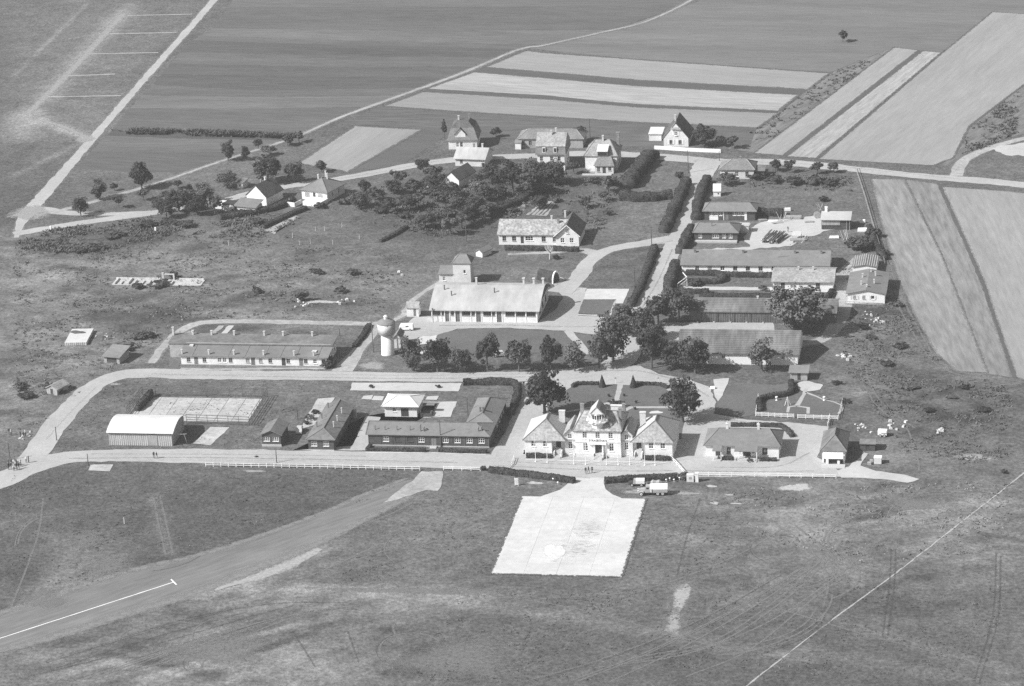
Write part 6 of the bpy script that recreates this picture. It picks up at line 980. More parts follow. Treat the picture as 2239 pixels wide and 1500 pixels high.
# rough growth nobody could count
def weeds(name, polys, n, hmin, hmax, m, label, blades=5, spread=0.5):
    Q = []
    for poly in polys:
        P = np.array(GG(poly)); lo, hi = P.min(0), P.max(0); area = 0.5*abs(np.dot(P[:, 0], np.roll(P[:, 1], 1))-np.dot(P[:, 1], np.roll(P[:, 0], 1))); Q.append((P, lo, hi, area))
    tot = sum(q[3] for q in Q); C = []
    for P, lo, hi, ar in Q:
        k = int(n*ar/tot*2.2)+10; X = rng.uniform(lo, hi, (k, 2)); cl = np.sin(X[:, 0]*0.23+1.3*np.sin(X[:, 1]*0.11))+np.sin(X[:, 1]*0.31+X[:, 0]*0.07)+np.sin(X[:, 0]*0.61-X[:, 1]*0.47)*0.7+rng.normal(0, 0.7, k)
        X = X[(sdist(P, X[:, 0], X[:, 1]) > 0) & (cl > 0.0)]; C.append(X)
    C = np.vstack(C); k = len(C); H = rng.uniform(hmin, hmax, k); VV = np.repeat(C, blades, 0)+rng.normal(0, spread*0.6, (k*blades, 2)); hh = np.repeat(H, blades)*rng.uniform(0.5, 1.1, k*blades); a = rng.uniform(0, 6.28, k*blades); w_ = rng.uniform(0.18, 0.42, k*blades)*spread*1.2
    dx, dy = np.cos(a)*w_, np.sin(a)*w_; le = rng.uniform(0.5, 1.3, k*blades)*hh*np.where(rng.random(k*blades) < 0.5, 1, -1); tx, ty = -np.sin(a)*le, np.cos(a)*le
    V = np.stack([np.stack([VV[:, 0]-dx, VV[:, 1]-dy, np.zeros(len(VV))], 1), np.stack([VV[:, 0]+dx, VV[:, 1]+dy, np.zeros(len(VV))], 1), np.stack([VV[:, 0]+tx+dx*0.5, VV[:, 1]+ty+dy*0.5, hh], 1), np.stack([VV[:, 0]+tx-dx*0.5, VV[:, 1]+ty-dy*0.5, hh*0.8], 1)], 1).reshape(-1, 3)
    return tag(link(name, npmesh(name, V, np.arange(len(V)).reshape(-1, 4), MATS[m])), label, 'weeds', kind='stuff')
weeds('meadow_weeds', [[(30,520),(420,500),(620,530),(880,560),(900,610),(820,690),(460,698),(360,740),(270,790),(200,840),(30,980)]], 3200, 0.12, 0.45, 'weed', 'tall rough growth in the left meadow')
weeds('meadow_weeds', [[(1860,680),(1960,640),(2060,800),(2210,850),(2210,1000),(2010,1030),(1960,960),(1900,880),(1840,800)],[(1830,560),(1900,560),(1950,650),(1860,690)]], 2400, 0.12, 0.45, 'weed', 'tall weeds in the waste ground at the right')
weeds('dry_grass', [[(1640,1065),(2210,1055),(2210,1200),(1900,1240),(1640,1170)],[(30,540),(600,560),(800,600),(500,690),(60,900)]], 2000, 0.1, 0.3, 'weedpale', 'pale dry grass in rough patches')
weeds('garden_growth', [[(780,420),(900,385),(1080,380),(1200,400),(1360,385),(1350,430),(1180,450),(1080,500),(960,520),(780,480)],[(480,460),(620,450),(700,450),(620,500),(480,510)],[(1640,380),(1860,385),(1870,420),(1640,410)],[(420,490),(640,480),(640,520),(420,520)]], 2600, 0.3, 0.8, 'weed', 'tangled garden growth between the villas')
weeds('verge_weeds', [[(40,510),(330,475),(420,500),(200,560),(40,545)],[(1180,455),(1340,430),(1320,500),(1280,520),(1280,470)],[(1640,290),(1810,165),(1950,106),(1660,325)],[(2110,290),(2225,200),(2225,290),(2100,350)]], 2600, 0.3, 0.9, 'weed', 'scrubby weeds on the banks and field corners')
weeds('maize_row', [[(245,284),(450,288),(655,297),(640,303),(450,298),(238,292)]], 3000, 0.8, 1.3, 'maize', 'dark standing maize in one long row', 5, 0.5)
weeds('cut_grass', [[(20,1040),(900,1032),(840,1085),(450,1205),(20,1330)],[(1000,1300),(2200,1250),(2200,1490),(900,1490)],[(900,1100),(1130,1070),(1080,1250),(700,1280)],[(1400,1110),(1640,1070),(1640,1250),(1370,1280)],[(120,980),(240,836),(700,838),(560,980)]], 3000, 0.06, 0.2, 'weed', 'tufts of cut grass across the airfield', 4, 0.6)
# dead white tree
b = empty('dead_tree', (*G(1202,567), 0), 0, 'bare whitish dead tree in front of the gabled house', 'tree'); mb = MB(); rg = np.random.default_rng(3); mb.tube((0,0,0), (0.1,0,2.0), 0.2, 0.14, 6)
for i in range(9):
    a = i*0.7; e = Vector((math.cos(a)*1.3, math.sin(a)*1.0, 3.0+rg.uniform(0, 0.9))); mb.tube((0.1,0,1.6+0.05*i), e, 0.09, 0.03, 5)
    for j in range(2): mb.tube(Vector((0.1,0,1.6))*0.4+e*0.6, e+Vector((rg.normal(0,0.5), rg.normal(0,0.5), 0.6)), 0.04, 0.015, 4)
mb.build('trunk', MATS['deadwood'], b)
# ------------------------------------------------------------------ fences
def rail_fence(pts, n, label, h=1.05, rails=(0.5, 0.95), m='paint', name='rail_fence', w=0.13, world=False, cat='fence'):
    P = [Vector((*p, 0)) for p in (pts if world else GG(pts))]; o = empty(name, P[0], 0, label, cat); seg = [(P[i+1]-P[i]).length for i in range(len(P)-1)]; L = sum(seg)
    def at(s):
        for q, l in enumerate(seg):
            if s <= l+1e-6 or q == len(seg)-1: return P[q]+(P[q+1]-P[q])*(s/l)
            s -= l
    pm = MB().cbox(0, 0, -0.1, w, w, h+0.1).mesh('post', MATS[m]); K = [at(L*i/n) for i in range(n+1)]
    for q in K: link('post', pm, o, q-P[0])
    for a, c in zip(K, K[1:]):
        for z in rails: MB().beam((0, 0, 0), c-a, 0.05, 0.13).build('rail', MATS[m], o, a-P[0]+Vector((0, -0.09, z)))
    return o
rail_fence([(450,1020),(690,1024),(918,1029)], 28, 'long white rail fence between front road and airfield'); rail_fence([(970,1028),(1050,1030)], 4, 'short white rail fence left of the forecourt hedge')
rail_fence([(1467,1004),(1482,1020),(1497,1038)], 5, 'white rail fence slanting from the terminal right corner'); rail_fence([(1524,1041),(1680,1043),(1828,1046)], 12, 'white rail fence below the office and shop')
rail_fence([(1652,910),(1736,914)], 6, 'white fence on the left front of the fenced garden', 1.1, (0.35, 0.7, 1.0)); rail_fence([(1744,915),(1832,918)], 5, 'white fence on the right front of the fenced garden', 1.1, (0.35, 0.7, 1.0)); rail_fence([(1658,870),(1652,910)], 3, 'short white side fence of the garden', 1.1); rail_fence([(1814,914),(1810,932)], 2, 'short white fence stub below the garden', 1.1)
rail_fence([(1105,1030),(1122,1014),(1124,1003)], 2, 'low white rail beside the left terminal corner', 0.9); rail_fence([(1842,878),(1833,916)], 3, 'thin pale fence on the right side of the garden', 0.9, (0.4, 0.8), 'plaster2')
rail_fence([(1870,370),(1890,430),(1910,500),(1935,580)], 14, 'thin dark fence along the right hand corn field', 1.3, (0.6, 1.2), 'greywood', w=0.1); rail_fence([(1848,666),(1890,668),(1930,670)], 8, 'weathered paling below the white gable bungalow', 1.0, (0.4, 0.9), 'greywood', w=0.1)
# white wall in front of the steep gable house
b = empty('garden_wall', (*G(1431,326), 0), 0, 'white garden wall in front of the steep gable house', 'wall'); P = GG([(1431,326),(1506,331),(1576,334)]); mb = MB()
for a, c in zip(P, P[1:]): mb.beam((a[0]-P[0][0], a[1]-P[0][1], 0.55), (c[0]-P[0][0], c[1]-P[0][1], 0.55), 0.25, 1.1)
mb.build('wall_panel', MATS['whitewash'], b)
# tennis court: slabs, posts, wires
c_ = empty('tennis_court', (0, 0, 0)); tag(c_, 'old tennis court of pale concrete slabs behind the barn', 'court', kind='structure'); slab_grid(c_, -119.2, 17.4, -88.9, 33.0, 7, 4, 'oldslab', 0.05, 0.12, 0.001); sheet('joint_bed', [(-119.4,17.2),(-88.7,17.2),(-88.7,33.2),(-119.4,33.2)], 'soil', 3, 0, 5, world=True, parent=c_)
for pts, n_, l in (([(-120,34.2),(-88,34.2)], 10, 'dark wire fence along the back of the tennis court'), ([(-88,34.2),(-88,15.2)], 7, 'dark wire fence on the right side of the tennis court'), ([(-104,16.2),(-88,15.2)], 6, 'dark wire fence in front of the tennis court'), ([(-120.2,34.2),(-120.2,20)], 5, 'dark wire fence on the left side of the tennis court')):
    o = rail_fence(pts, n_, l, 2.4, (0.4, 1.0, 1.6, 2.3), 'wire', 'wire_fence', 0.1, True)
# ------------------------------------------------------------------ poles
def pole(x, y, h, label, lean=0.0, arm=True):
    mb = MB().tube((0,0,0), (lean*h, 0, h), 0.13, 0.09, 7)
    if arm: mb.beam((lean*h-0.5, 0, h-0.4), (lean*h+0.5, 0, h-0.4), 0.09)
    return tag(mb.build('utility_pole', MATS['pole'], None, (*G(x, y), 0)), label, 'pole')
for x, y, h, l in ((124,963,3.6,'thin pole inside the bend of the loop road'),(193,1018,3.0,'pole beside the square slab on the front road'),(22,1006,4.5,'pole at the left edge of the front road'),(651,917,3.0,'dark pole left of the slanting hut'),(817,771,8.6,'tall thin pole left of the water tower'),(964,978,7.0,'tall pole in front of the long barrack'),(1505,378,7.0,'pole where the avenue meets the country road'),(1425,535,5.4,'pole at the end of the lower avenue hedge'),(1388,622,5.0,'pole on the lawn beside the lower avenue'),(1020,528,6.6,'pole in the garden left of the gabled house'),(1290,300,6.0,'dark pole behind the villas'),(1573,352,3.0,'short post at the road corner'),(1024,921,6.0,'pole behind the long barrack'),(743,735,2.0,'post at the back corner of the left barrack'),(605,1012,3.4,'thin post on the front road before the small hut')): pole(x, y, h, l, random.uniform(-0.02, 0.01), h > 4)
pm = MB().tube((0,0,0), (0,0,1.5), 0.09, 0.07, 6).mesh('fence_post', MATS['deadwood'])
for k, (x, y) in enumerate(((710,505),(748,498),(655,536),(679,534),(728,535),(786,523),(640,520),(690,505),(500,537))): tag(link('fence_post', pm, None, (*G(x, y), 0)), f'thin pale post in the upper meadow, {("tallest above the slope", "right of the tallest", "leftmost in the low line", "second in the low line", "third in the low line", "rightmost alone", "left beside the hedge", "below the terrace", "far left beside the lane")[k]}', 'post', 'pale posts in the meadow')
mb = MB().tube((0,0,0),(0,0,2.2),0.09,0.08,6).beam((-0.6,0,1.7),(0.6,0,1.7),0.09); tag(mb.build('wooden_cross', MATS['deadwood'], None, (*G(711,503), 0)), 'pale wooden cross post in the meadow', 'post') if False else None
for (x, y), l in (((111,502),'left'),((340,505),'right')): tag(MB().cbox(0,0,0,0.5,0.5,1.1).build('marker_stone', MATS['whitewash'], None, (*G(x, y), 0)), f'{l} white marker stone along the lower lane', 'marker')
# ------------------------------------------------------------------ vehicles
def wheel(parent, x, y, r, w=0.26, rimm='rim'):
    t = MB().cyl(0, 0, [(r*0.6, -w/2), (r, -w/2), (r, w/2), (r*0.6, w/2)], 18).build('wheel', MATS['tyre'], parent, (x, y, r)); t.rotation_euler = (R(90), 0, 0); MB().cyl(0, 0, [(r*0.62, -w/2-0.02), (r*0.62, w/2+0.02)], 14).build('rim', MATS[rimm], t)
    MB().cyl(0, 0, [(r*0.22, -w/2-0.05), (r*0.22, w/2+0.05)], 10).build('hub', MATS['tyre'], t)
b = empty('fire_truck', (12.3, -23.0, 0.06), R(6), 'pale six wheeled fire truck beside the apron corner', 'truck')   # front towards -x, near side -y
for x in (0.55, 4.3, 5.4):
    for y in (-0.05, 1.75): wheel(b, x, y, 0.47, 0.26, 'plaster' if x < 1 and y < 0 else 'rim')
MB().box(0.3, 0.1, 0.55, 6.3, 1.7, 0.78).build('chassis', MATS['vehdark'], b)
MB().rings([[(-0.1,0.3,0.75),(-0.1,1.4,0.75),(-0.1,1.35,1.35),(-0.1,0.35,1.35)], [(1.4,0.2,0.75),(1.4,1.5,0.75),(1.4,1.45,1.55),(1.4,0.25,1.55)]]).build('bonnet', MATS['truckgrey'], b)
MB().rings([[(-0.05,-0.15,0.75),(1.15,-0.15,0.75),(1.1,-0.15,1.05),(0.1,-0.15,1.0)], [(-0.05,0.25,0.75),(1.15,0.25,0.75),(1.1,0.25,1.15),(0.1,0.25,1.1)]]).build('mudguard', MATS['truckgrey'], b)
cb = MB().rings([[(1.4,0.0,0.75),(2.5,0.0,0.75),(2.5,1.7,0.75),(1.4,1.7,0.75)], [(1.4,0.0,1.55),(2.5,0.0,1.55),(2.5,1.7,1.55),(1.4,1.7,1.55)], [(1.65,0.08,2.2),(2.5,0.08,2.2),(2.5,1.62,2.2),(1.65,1.62,2.2)]]).build('cab', MATS['truckgrey'], b)
MB().box(1.7, -0.01, 1.6, 2.3, 0.05, 2.0).build('side_window', MATS['glass'], cb); MB().add([(1.4,0.2,1.62),(1.4,1.5,1.62),(1.6,1.45,2.1),(1.6,0.25,2.1)], [(0,1,2,3)]).build('windscreen', MATS['glass'], cb)
prof = [(-0.15, 0.85), (-0.2, 1.75), (0.1, 2.35), (0.85, 2.6), (1.6, 2.35), (1.9, 1.75), (1.85, 0.85)]
MB().rings([[(x, y, z) for y, z in prof] for x in (2.55, 6.55)]).build('rear_body', MATS['tarp'], b); MB().box(2.9, -0.26, 0.8, 6.5, -0.2, 1.5).build('side_panel', MATS['truckgrey'], b); MB().box(3.0, -0.3, 0.75, 3.12, -0.21, 1.6).build('strap', MATS['vehdark'], b)
for y in (0.2, 1.5): MB().cyl(0, 0, [(0.12, 0), (0.17, 0.06), (0.17, 0.12)], 10).build('headlight', MATS['whitewash'], b, (-0.12, y, 1.1))
b = empty('small_truck', (*G(1375,1064), 0), R(4), 'dark pickup with a bright white tarpaulin behind the fire truck', 'truck')
for x in (0.7, 2.9):
    for y in (0, 1.4): wheel(b, x, y, 0.36, 0.2)
MB().box(-0.1, 0.1, 0.4, 3.7, 1.3, 0.62).build('chassis', MATS['vehdark'], b); MB().rings([[(-0.1,0.2,0.6),(-0.1,1.2,0.6),(-0.1,1.15,0.95),(-0.1,0.25,0.95)], [(0.9,0.1,0.6),(0.9,1.3,0.6),(0.9,1.25,1.1),(0.9,0.15,1.1)]]).build('bonnet', MATS['vehdark'], b)
MB().rings([[(0.9,0.05,0.6),(1.6,0.05,0.6),(1.6,1.35,0.6),(0.9,1.35,0.6)], [(1.1,0.1,1.6),(1.6,0.1,1.6),(1.6,1.3,1.6),(1.1,1.3,1.6)]]).build('cab', MATS['truckgrey'], b); MB().rings([[(x, y, z) for y, z in ((0, 0.65), (0, 1.45), (0.3, 1.7), (1.1, 1.7), (1.4, 1.45), (1.4, 0.65))] for x in (1.62, 3.6)]).build('tarpaulin', MATS['tarp'], b)
def car(x, y, rz, label, m='carbody', cat='car', van=False):
    b = empty('parked_car', (*G(x, y), 0.02), R(rz), label, cat)
    for xx in (0.7, 3.0):
        for yy in (0.05, 1.4): wheel(b, xx, yy, 0.3, 0.18)
    s = [(0.0, 0.35), (0.0, 0.8), (0.95, 0.9), (1.35, 1.42), (2.7, 1.42), (3.3, 0.95), (3.8, 0.8), (3.85, 0.35)] if not van else [(0.0, 0.35), (0.05, 1.0), (0.5, 1.75), (3.7, 1.75), (3.8, 0.35)]
    bo = MB().rings([[(u, yy+(0.12*k if z > 1.0 else 0), z) for u, z in s] for yy, k in ((0.0, 1), (1.45, -1))]).build('body', MATS[m], b)
    MB().box(1.4, 0.06, 0.98, 2.6, 1.39, 1.34).build('side_windows', MATS['glass'], bo); return b
car(660, 951, 98, 'small rounded car parked left of the slanting dark hut', 'carbody'); car(872, 724, 3, 'white van parked beside the water tower', 'whitewash', 'van', True); car(1078, 783, 20, 'car parked in the shade of the roadside trees', 'carbody')
b = empty('scrap_trailer', (64.0, 15.2, 0), R(-4), 'white box trailer dumped in the weeds behind the shop', 'trailer'); MB().box(0, 0, 0.45, 2.1, 1.6, 1.5).build('box', MATS['whitewash'], b); MB().box(0.9, -0.06, 0.9, 2.12, -0.01, 1.0).build('slot', MATS['doordark'], b); wheel(b, 0.6, 0.0, 0.35); wheel(b, 1.6, 0.0, 0.35); MB().beam((2.1,0.8,0.5),(3.4,0.8,0.4),0.12).build('drawbar', MATS['vehdark'], b)
# ------------------------------------------------------------------ people
def person_mesh(seed, stride=0.12, arm=0.18):
    V = [(0,0,0.95),(0,0,1.18),(0,0,1.42),(0,0,1.52),(0,0.02,1.64),(0,0.02,1.74),
         (-0.1,0,0.9),(-0.12,stride,0.5),(-0.12,stride*0.6,0.08),(-0.12,stride*0.6-0.14,0.04),(0.1,0,0.9),(0.12,-stride,0.5),(0.12,-stride*1.2,0.08),(0.12,-stride*1.2-0.14,0.04),
         (-0.2,0,1.4),(-0.27,-arm*0.2,1.13),(-0.27,-arm,0.9),(-0.27,-arm*1.2,0.8),(0.2,0,1.4),(0.27,arm*0.2,1.13),(0.25,-arm,0.92),(0.25,-arm*1.2,0.82)]
    E = [(0,1),(1,2),(2,3),(3,4),(4,5),(0,6),(6,7),(7,8),(8,9),(0,10),(10,11),(11,12),(12,13),(2,14),(14,15),(15,16),(16,17),(2,18),(18,19),(19,20),(20,21)]
    rad = [0.15,0.14,0.15,0.06,0.09,0.085,0.09,0.07,0.05,0.045,0.09,0.07,0.05,0.045,0.06,0.05,0.04,0.04,0.06,0.05,0.04,0.04]
    me = bpy.data.meshes.new('person'); me.from_pydata(V, E, []); o = bpy.data.objects.new('person', me); COL.objects.link(o); md = o.modifiers.new('s', 'SKIN'); md.use_smooth_shade = True
    sv = me.skin_vertices[0].data
    for i, r_ in enumerate(rad): sv[i].radius = (r_, r_*0.85); sv[i].use_root = i == 0
    o.modifiers.new('u', 'SUBSURF').levels = 1; bpy.context.view_layer.update(); ev = o.evaluated_get(bpy.context.evaluated_depsgraph_get()); m2 = bpy.data.meshes.new_from_object(ev); bpy.data.objects.remove(o); m2.name = 'person'; return m2
PM = []
for s_, st, ar, top, leg in ((1,0.03,0.05,'clothdark','clothdark'),(2,0.16,0.2,'clothdark','doorgrey'),(3,0.05,0.25,'clothlight','clothdark')):
    me = person_mesh(s_, st, ar); me.materials.clear()
    for m in (top, leg, 'skin'): me.materials.append(MATS[m])
    for p in me.polygons: z = p.center.z; p.material_index = 2 if z > 1.56 or (abs(p.center.x) > 0.2 and z < 0.9) else (0 if z > 0.95 else 1); p.use_smooth = True
    PM.append(me)
ppl = [((1281,1037),0,0.98,10,'person in dark clothes at the left of the forecourt trio'),((1287,1036),1,1.04,80,'tallest dark clothed person in the forecourt trio'),((1295,1035),0,0.95,200,'person at the right of the forecourt trio'),((1058,702),2,1.0,30,'person in a light shirt at the workshop door'),((1723,508),1,1.0,120,'person walking across the sandy work yard'),((337,1003),0,1.0,40,'left person of the pair on the front road'),((343,1003),1,0.95,80,'right person of the pair on the front road'),((58,1013),2,1.0,10,'left person of the couple at the road fork'),((63,1012),0,1.0,100,'right person of the couple at the road fork')]
for (x, y), v, s_, rz, l in ppl: o = link('person', PM[v], None, (*G(x, y), 0.1), R(rz)); o.scale = (1.05*s_,)*3; tag(o, l, 'person')
for k in range(11): x, y = 20+(k % 6)*5.2+random.uniform(-1, 1), 1020+(k//6)*8+random.uniform(-2, 2); o = link('person', PM[k % 3], None, (*G(x, y), 0.08), R(random.uniform(0, 360))); o.scale = (random.uniform(0.95, 1.08),)*3; tag(o, f'{(ordn+("last",))[k % 6] if k % 6 < 5 else "last"} person from the left in the {"back" if k < 6 else "front"} row of the roadside crowd', 'person', 'crowd at the left edge')
for k, (x, y) in enumerate(((20,950),(25,952),(45,956),(52,958),(56,953))): o = link('person', PM[(k+1) % 3], None, (*G(x, y), 0.02), R(k*70)); tag(o, f'{ordn[k]} person from the left in the small group on the grass bank', 'person', 'group on the grass bank')
# ------------------------------------------------------------------ things in yards
def rubble(x, y, n, spread, label, smin=0.25, smax=0.8, m='rubble', flat=0.7):
    gx, gy = G(x, y); mb = MB(); rg = np.random.default_rng(int(x+y))
    for i in range(n):
        s = rg.uniform(smin, smax); c = Vector((rg.normal(0, spread), rg.normal(0, spread*1.3), 0)); a = rg.uniform(0, 3.14); q = [Vector((math.cos(a+k*1.57)*s*rg.uniform(0.6, 1.0), math.sin(a+k*1.57)*s*rg.uniform(0.6, 1.0), 0)) for k in range(4)]; h = s*flat*rg.uniform(0.6, 1.2)
        mb.rings([[c+p for p in q], [c+p*0.8+Vector((0, 0, h)) for p in q]])
    return tag(mb.build('rubble_heap', MATS[m], None, (gx, gy, 0)), label, 'rubble', kind='stuff')
for x, y, n_, sp, l in ((1918,702,12,1.5,'white rubble blocks scattered below the white bungalow'),(1850,780,14,0.9,'bright rubble heap beside the track'),(2055,945,8,0.7,'small white heap in the right hand weeds'),(1965,928,9,1.4,'white slab bits beside the wheel tracks'),(660,660,10,1.6,'white stones in the meadow'),(755,658,6,1.4,'few white stones in the upper meadow'),(880,598,4,0.8,'two white stones near the workshop'),(1990,1010,0,1,'x')):
    if n_: rubble(x, y, n_, sp, l)
rubble(1898,690,8,1.2,'second scatter of pale blocks near the bungalow fence',0.2,0.55); rubble(232,738,6,1.0,'pale debris beside the flat foundation',0.2,0.5); rubble(1885,935,16,1.4,'jumble of scrap behind the low dark shed',0.15,0.5); rubble(400,735,8,2.0,'pale debris beside the path bend',0.2,0.5); rubble(1740,528,16,1.6,'broken boards in the work yard',0.2,0.6,'greywood',0.4); rubble(55,955,10,1.4,'pale debris on the left grass bank',0.2,0.5)
# log stack: every log a part
b = empty('log_stack', (*G(1683,532), 0), R(-14), 'leaning heap of long dark logs in the work yard', 'logs'); me = MB().tube((0,0,0), (0,7.0,0.5), 0.19, 0.15, 7).mesh('log', MATS['log']); me2 = MB().tube((0,0,0), (0.5,6.0,0.3), 0.17, 0.1, 7).mesh('log', MATS['deadwood'])
for k in range(30): o = link('log', me2 if k % 4 == 0 else me, b, ((k % 10)*0.5-2.4+random.uniform(-0.1, 0.1), random.uniform(-0.6, 0.8), 0.2+(k//10)*0.36)); o.rotation_euler = (random.uniform(-0.03, 0.03), 0, random.uniform(-0.12, 0.02))
b = empty('lumber_stack', (*G(1735,480), 0), R(-2), 'stacked sawn boards behind the sandy yard', 'lumber'); me = MB().box(-2.2, -0.12, 0, 2.2, 0.12, 0.1).mesh('board', MATS['greywood'])
for k in range(36): link('board', me, b, (random.uniform(-0.2, 0.2), (k % 6)*0.3, 0.14*(k//6)))
b = empty('lumber_stack', (*G(1745,527), 0), R(4), 'flat stack of pale boards in the front of the work yard', 'lumber'); 
for k in range(15): link('board', me, b, (random.uniform(-0.2, 0.2), (k % 5)*0.36, 0.16*(k//5)))
b = empty('cable_drum', (*G(1787,477), 0), R(20), 'wooden cable drum left of the tall dark shed', 'drum'); d_ = MB().cyl(0, 0, [(0.95, -0.5), (0.95, -0.4), (0.5, -0.4), (0.5, 0.4), (0.95, 0.4), (0.95, 0.5)], 20).build('drum', MATS['palewood'], b, (0, 0, 0.95)); d_.rotation_euler = (R(90), 0, 0)
for (x, y, sx, sy, sz, l, m) in ((1888,506,3.4,1.0,1.0,'white sheet covered pile right of the tall dark shed','whitewash'),(1886,487,1.6,0.8,0.9,'white box above the sheet covered pile','whitewash'),(1824,520,2.8,1.2,0.5,'low white boards in front of the tall dark shed','plaster'),(1690,485,3.0,1.2,0.5,'white board pile beside the dark hut','plaster'),(1722,461,1.9,0.6,0.9,'white leaning sheet behind the lumber','plaster'),(1558,850,1.3,0.8,0.6,'small white box on the drive spur','whitewash')):
    b = empty('covered_pile', (*G(x, y), 0), 0, l, 'pile'); MB().rings([[(-sx/2,-sy/2,0),(sx/2,-sy/2,0),(sx/2,sy/2,0),(-sx/2,sy/2,0)], [(-sx*0.46,-sy*0.42,sz*0.9),(sx*0.47,-sy*0.44,sz),(sx*0.45,sy*0.4,sz*1.05),(-sx*0.44,sy*0.42,sz*0.95)]]).build('cover', MATS[m], b); MB().box(-sx*0.48, -sy*0.5-0.04, 0, sx*0.48, -sy*0.5, 0.12).build('batten', MATS['greywood'], b)
# ruined foundations in the left meadow
b = empty('ruined_foundation', (-152.0, 116.4, 0), 0, 'long ruined foundation of broken white walls in the meadow', 'ruin'); MB().box(0, 0, 0, 25.4, 4.8, 0.14).build('floor_slab', MATS['oldslab'], b)
me = MB().box(-0.15, 0, 0.14, 0.15, 4.4, 0.75).mesh('wall_stub', MATS['rubble'])
for k in range(9): o = link('wall_stub', me, b, (0.6+k*2.0+random.uniform(-0.3, 0.3), 0.2, random.uniform(-0.3, 0))); o.scale = (1, random.uniform(0.5, 1), 1)
MB().box(13.2, 4.2, 0.14, 13.8, 4.7, 2.2).box(16.4, 4.2, 0.14, 16.8, 4.7, 1.8).box(13.2, 4.3, 1.6, 16.8, 4.6, 1.9).build('broken_frame', MATS['rubble'], b); MB().box(0, 4.5, 0.14, 12, 4.8, 0.6).box(18, 4.5, 0.14, 25, 4.8, 0.55).build('back_wall', MATS['rubble'], b)
b = empty('ruined_foundation', (-150.9, 68.6, 0), R(6), 'flat pale foundation with a rough stone front in the meadow', 'ruin'); MB().box(0, 0, 0, 5.8, 10.4, 0.85).build('floor_slab', MATS['white_concrete'], b); me = MB().box(-0.22, -0.14, -0.14, 0.22, 0.1, 0.14).mesh('stone', MATS['rubble'])
for k in range(33): o = link('stone', me, b, (0.25+(k % 11)*0.53, -0.02, 0.16+0.27*(k//11))); o.rotation_euler = (0, random.uniform(-0.15, 0.15), 0); o.scale = (random.uniform(0.8, 1.1), 1, random.uniform(0.7, 1.0))
blob('dirt_patch', (170,733), 2.0, 1.2, 'soil', 4, 'dark hollow on the flat foundation', kind='structure').location.z = 0.86
# forecourt odds and ends
b = empty('white_rack', (*G(1130,1062), 0), 0, 'white ladder shaped rack on the grass left of the apron', 'rack'); mb = MB().cbox(-0.4, 0, 0, 0.1, 0.1, 2.0).cbox(0.4, 0, 0, 0.1, 0.1, 2.0)
mb.build('uprights', MATS['paint'], b); me = MB().box(-0.36, -0.05, 0, 0.36, 0.05, 0.14).mesh('slat', MATS['paint'])
for k in range(6): link('slat', me, b, (0, -0.08, 0.25+0.3*k))
b = empty('gate_pillar', (23.4, -14.2, 0), 0, 'pair of white gate pillars at the end of the right hedge', 'pillar'); MB().box(-1.2, 0, 0, 0.4, 0.9, 1.8).build('meter_box', MATS['plaster2'], b); MB().box(0.8, -0.1, 0, 1.5, 0.6, 2.1).box(0.72, -0.18, 2.1, 1.58, 0.68, 2.25).build('pillar', MATS['plaster'], b); MB().box(-0.7, -0.04, 0.7, -0.1, -0.005, 1.3).build('door', MATS['greywall'], b)
me = MB().cyl(0, 0, [(0.05, 0), (0.05, 0.55), (0.24, 0.6), (0.2, 0.75), (0.05, 0.8)], 10).mesh('lamp', MATS['paint'])
for k, (x, y) in enumerate(((1457,1054),(1465,1051),(1474,1054),(1486,1050),(1493,1048))): tag(link('ground_lamp', me, None, (*G(x, y), 0)), f'{ordn[k]} white ground lamp from the left beside the right hedge', 'lamp', 'ground lamps by the hedge')
for (x, y), l in (((1405,1062),'left'),((1414,1062),'right')): tag(link('ground_lamp', me, None, (*G(x, y), 0)), f'{l} white lamp just behind the fire truck bonnet', 'lamp')
tag(link('ground_lamp', me, None, (*G(1210,1052), 0)), 'white lamp in front of the left hedge', 'lamp'); tag(link('ground_lamp', me, None, (*G(1220,1060), 0)), 'small white lamp near the apron neck left side', 'lamp')
b = empty('tarpaulin_heap', (*G(1435,1058), 0), R(5), 'grey tarpaulin heap in front of the right hedge', 'heap'); MB().rings([[(x, y*q, z*q) for y, z in ((-0.6,0),(-0.5,0.6),(0,1.0),(0.5,0.6),(0.6,0))] for x, q in ((-1.3,0.6),(-0.8,1.1),(0,0.85),(0.7,1.05),(1.4,0.5))]).build('cover', MATS['greywall'], b)
# white timber gate at the long barrack garden
b = empty('timber_gate', (*G(1482,632), 0), 0, 'white timber lattice gate at the garden of the long barrack', 'gate'); MB().cbox(0, 0, 0, 0.16, 0.16, 1.6).cbox(2.2, 2.6, 0, 0.16, 0.16, 2.6).build('post', MATS['paint'], b); MB().beam((0,0,1.5),(2.2,2.6,2.5),0.14,0.2).build('cross_bar', MATS['paint'], b); MB().beam((2.2,2.6,2.5),(0.9,4.6,3.1),0.14,0.2).build('cross_bar', MATS['paint'], b); MB().beam((0.3,0.3,0.8),(2.2,2.6,1.7),0.1,0.14).build('cross_bar', MATS['paint'], b)
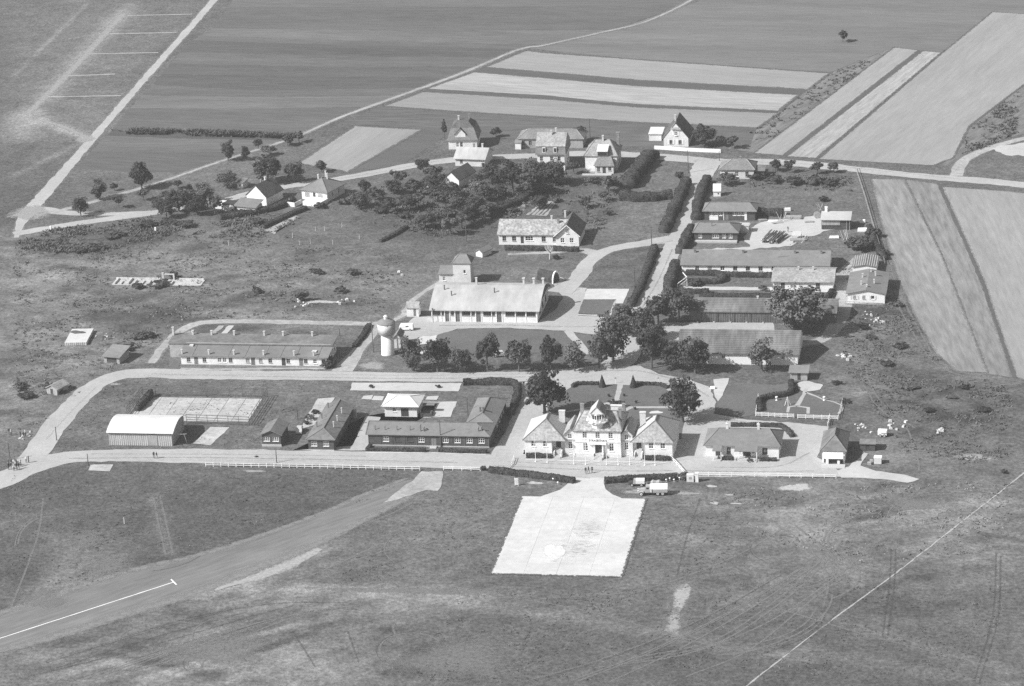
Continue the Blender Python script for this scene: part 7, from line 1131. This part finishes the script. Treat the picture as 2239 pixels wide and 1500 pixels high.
# signs and small garden figures
for x, y, h, l in ((1346,838,1.4,'small round sign behind the clipped yews'),(1440,842,1.9,'white sign post at the right end of the low hedge')):
    b = empty('sign_post', (*G(x, y), 0), 0, l, 'sign'); MB().cyl(0, 0, [(0.05, 0), (0.05, h)], 7).build('post', MATS['paint'], b); d_ = MB().cyl(0, 0, [(0.28, -0.03), (0.28, 0.03)], 14).build('disc', MATS['greywall'], b, (0, -0.06, h)); d_.rotation_euler = (R(90), 0, 0)
for (x, y), l in (((1722,886),'tall pale climbing frame in the fenced garden'),((1802,876),'white stone urn on the right of the fenced garden'),((1698,876),'small white figure at the left of the fenced garden')):
    b = empty('garden_ornament', (*G(x, y), 0), 0, l, 'ornament'); hh = 2.2 if 'climb' in l else 1.1
    if hh > 2:
        mb = MB()
        for k in range(5): a = k*1.256; mb.tube((math.cos(a)*0.8, math.sin(a)*0.8, 0), (0, 0, hh), 0.06, 0.04, 5)
        mb.build('frame', MATS['paint'], b)
    else: MB().cyl(0, 0, [(0.28, 0), (0.28, 0.15), (0.12, 0.3), (0.16, 0.6), (0.34, 0.9), (0.3, 1.05)], 12).build('body', MATS['whitewash'], b)
for (x, y), l in (((178,1047),'x'),): pass
b = empty('windsock_marker', (*G(272,1145), 0), 0, 'thin white marker stake in the lower left grass', 'marker'); MB().cyl(0, 0, [(0.08, 0), (0.05, 1.6)], 7).build('stake', MATS['paint'], b)

# more timber and clutter in the work yard
pk = MB().tube((0,0,0), (0.5,1.2,2.6), 0.06, 0.05, 5).mesh('stake', MATS['deadwood'])
for x, y, n_, l in ((1755,528,6,'bundle of leaning stakes in front of the work yard'),(1712,484,5,'tripod of stakes behind the log heap'),(1850,524,6,'leaning poles in front of the big dark bush'),(1795,465,4,'stakes behind the tall dark shed')):
    b = empty('stake_bundle', (*G(x, y), 0), 0, l, 'stakes')
    for k in range(n_): o = link('stake', pk, b, (random.uniform(-0.8, 0.8), random.uniform(-0.5, 0.5), 0)); o.rotation_euler = (0, 0, random.uniform(0, 6.28))
for x, y, w_, n_, l in ((1700,489,3.0,12,'low board pile left in the work yard'),(1770,487,2.4,10,'board pile beside the cable drum'),(1757,520,2.2,8,'small board pile at the yard edge'),(1668,482,2.6,8,'board pile next to the dark hut')):
    b = empty('lumber_stack', (*G(x, y), 0), R(random.uniform(-25, 25)), l, 'lumber'); me = MB().box(-w_/2, -0.12, 0, w_/2, 0.12, 0.1).mesh('board', MATS[('greywood', 'palewood')[n_ % 3 == 0]])
    for k in range(n_): o = link('board', me, b, (random.uniform(-0.2, 0.2), (k % 4)*0.34, 0.14*(k//4))); o.rotation_euler = (0, 0, random.uniform(-0.15, 0.15))
b = empty('lean_to_shelter', (*G(1742,522), 0), R(-5), 'small pale lean-to roof over boards in the yard', 'shelter'); slab(b, -1.3, 1.3, -0.8, 1.2, 1.0, 1.9, 'palewood'); [MB().box(q, r_, 0, q+0.1, r_+0.1, 1.15 if r_ < 0 else 1.8).build('post', MATS['greywood'], b) for q in (-1.2, 1.1) for r_ in (-0.7, 0.85)]
# ------------------------------------------------------------------ air: one even, pale haze round everything
HAZE = 0.00013
hz = MB().box(-8500, -8500, -1.0, 8500, 8500, 292.0).build('haze', [])
m = bpy.data.materials.new('haze'); m.use_nodes = True; n = m.node_tree.nodes; n.clear(); o = n.new('ShaderNodeOutputMaterial'); v = n.new('ShaderNodeVolumePrincipled')
v.inputs['Color'].default_value = (0.9, 0.9, 0.9, 1); v.inputs['Density'].default_value = HAZE; v.inputs['Anisotropy'].default_value = 0.2; m.node_tree.links.new(v.outputs[0], o.inputs['Volume'])
hz.data.materials.append(m); tag(hz, 'thin pale haze over the whole airfield', 'haze', kind='stuff')
